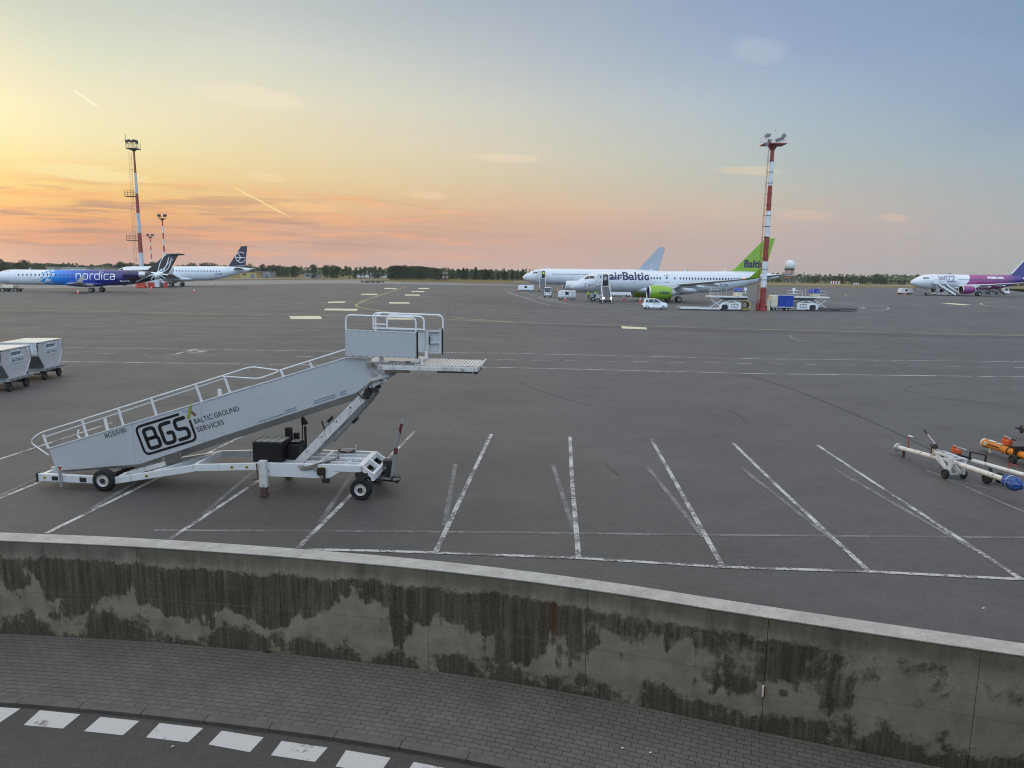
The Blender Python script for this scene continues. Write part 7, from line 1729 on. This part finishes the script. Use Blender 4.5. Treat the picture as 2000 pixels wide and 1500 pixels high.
T2 = [(486,519),(620,521),(700,523),(760,525)]
belt(486, 760, T2, 12, (('broad',3),('pine',3),('spruce',2)), 425, 500, 6, (.9,1.3))
for x, y in ((490,514.5),(513,515.5),(519,517),(534,516.5),(549,518),(556,518.5),(570,519.5),(577,519),(583,521),(612,516.5),(634,517.5),(640,518),(652,518),(658,520),(676,519.5),(683,521),(695,522),(704,521),(712,520.5),(722,521.5),(732,519.5),(742,522)): plant(rng.choice(('pine','pine','broad')), x, y, rng.uniform(410,430), rng.uniform(.85,1.1), rng)
T3 = [(758,521),(772,518.5),(800,518),(830,518.5),(845,522),(880,527)]
belt(762, 872, T3, 4.6, (('broad',1),), 392, 430, 2.0, (1.1,1.4))
T4 = [(874,527),(900,525),(935,526),(980,527.5),(1040,529)]
belt(878, 1060, T4, 5.2, (('spruce',4),('broad',2)), 430, 480, 3.5, (.95,1.3))
for x, y in ((905,523),(911,524),(929,521.5),(948,525),(961,526.5),(985,526.5),(1001,527),(1022,527.5)): plant('spruce', x, y, 425, 1.0, rng)
T5 = [(1280,536),(1500,541),(1545,543),(1590,540.5),(1640,539.5),(1700,540.5),(1745,543),(1790,548),(1900,552),(2020,556)]
belt(1500, 1790, T5, 6.5, (('broad',5),('pine',1)), 470, 540, 4.0, (1.1,1.6))
for x, y, w in ((1590,538.5,1),(1630,538,1),(1640,539,.9),(1645,538.5,1),(1665,540,1),(1682,541,1),(1690,540.5,1),(1708,536.5,1),(1713,533.5,.9),(1722,538,1.2),(1731,539.5,1.2),(1757,546,1),(1767,547,1)): plant('broad', x, y, rng.uniform(450,470), w, rng)
belt(1440, 1560, [(1440,545),(1560,545)], 12, (('broad',1),), 560, 620, 3, (1.2,1.7)); belt(1900, 2030, [(1900,558),(2030,558)], 9, (('broad',1),), 430, 470, 3, (1.5,2.0))
belt(1785, 1900, [(1785,549),(1900,553)], 11, (('broad',1),), 450, 490, 3, (1.3,1.8))
# far woods that read as one low mass behind the individual trees
mb = MB(); rr = random.Random(3)
for k in range(6500):
    pxx = rr.uniform(-150, 2150); Y = rr.uniform(640, 760); hz = 531.6 + (pxx-1000)*.01222; low = 1.0 if pxx < 1100 else .75
    top = 5 + 1.9*low*Y/F*rr.uniform(.6, 3.4); a = aty(pxx, hz, Y); z = rr.uniform(0, top); s = rr.uniform(.7, 1.9)
    d = Vector((rr.gauss(0,1), rr.gauss(0,1), rr.gauss(0,.7))).normalized(); e = d.orthogonal().normalized(); c = Vector((a.x, Y, z))
    mb.add([c+d*s, c-d*s*.6+e*s, c-d*s-e*s*.3, c+d*s*.1-e*s], [(0,1,2,3)])
w = mb.build('woods', LF1); w['kind'] = 'stuff'; w['label'] = 'low dark wood along the horizon behind the single trees'; w['category'] = 'woods'
# weeds at the foot of the wall
k = int(arc_of(at(505, 1283, PZ))/.26); p = front[k]; mb = MB()
for _ in range(46):
    a = random.uniform(0, 6.28); q = random.uniform(.01, .05); h = random.uniform(.02,.06); c = Vector((p.x+random.uniform(-.07,.07), p.y-.03+random.uniform(-.02,.0), PZ)); d = Vector((math.cos(a), math.sin(a), 0))
    mb.add([c+d*.006, c-d*.006, c+d*q+Vector((0,0,h))], [(0,1,2)])
tag(mb.build('weed', LF2), 'tiny green weed growing at the foot of the concrete wall', 'weed')
# scraps of litter on the ground
for pxx, py, z, lab in ((1920,1189,0,'white paper scrap on the asphalt beyond the wall at far right'), (337,1459,RZ,'white scrap on the road between the painted dashes'), (1270,1471,PZ,'white scrap on the block paving near the bottom edge'), (1215,1462,PZ,'smaller white scrap on the block paving'), (888,831,0,'white scrap on the apron right of the boarding stairs')):
    q = at(pxx, py, z); mb = MB(); mb.prism([(-.022,-.008),(.006,-.016),(.026,.0),(.012,.012),(-.012,.009)], lambda u, v, w: (q.x+u, q.y+v, z+.008+w+u*.2), 0, .006); tag(mb.build('litter', AWHITE), lab, 'litter')

# ------------------------------------------------------------ terminal behind the viewer (shades the ground below the wall)
TM = mat('terminal_cladding', (.30,.30,.31), .5, var=.05)
t = thing('terminal_building', 'grey terminal building with a band of windows, from which the apron is seen', 'building', (0, -1.2, 0))
mb = MB(); mb.span((-60,-30,RZ-.3),(60,0,8.5)); mb.build('wall', TM, t); mb = MB(); mb.span((-61,-31,8.5),(61,.6,9.1)); mb.build('roof', TM, t)
mb = MB()
for k in range(30): mb.span((-58+k*3.9,-.02,3.8),(-58+k*3.9+3.5,.03,7.4))
mb.build('window_band', GLASS, t)
HAZE_D = 0.00014
if HAZE_D:
    mb = MB(); mb.span((-1500,-60,-3.2),(1500,1100,60)); hz = mb.build('haze', mat('haze_air', (1,1,1), var=0)); hz['kind'] = 'stuff'; hz['label'] = 'thin morning haze over the airfield'; hz['category'] = 'haze'
    m = bpy.data.materials.new('haze_volume'); m.use_nodes = True; g = G(m.node_tree); g.n.remove(g.n['Principled BSDF']); v = g.new('ShaderNodeVolumePrincipled')
    v.inputs['Color'].default_value = (.86,.88,.92,1); v.inputs['Density'].default_value = HAZE_D; v.inputs['Anisotropy'].default_value = .2
    g.l.new(v.outputs[0], g.n['Material Output'].inputs['Volume']); hz.data.materials.clear(); hz.data.materials.append(m)
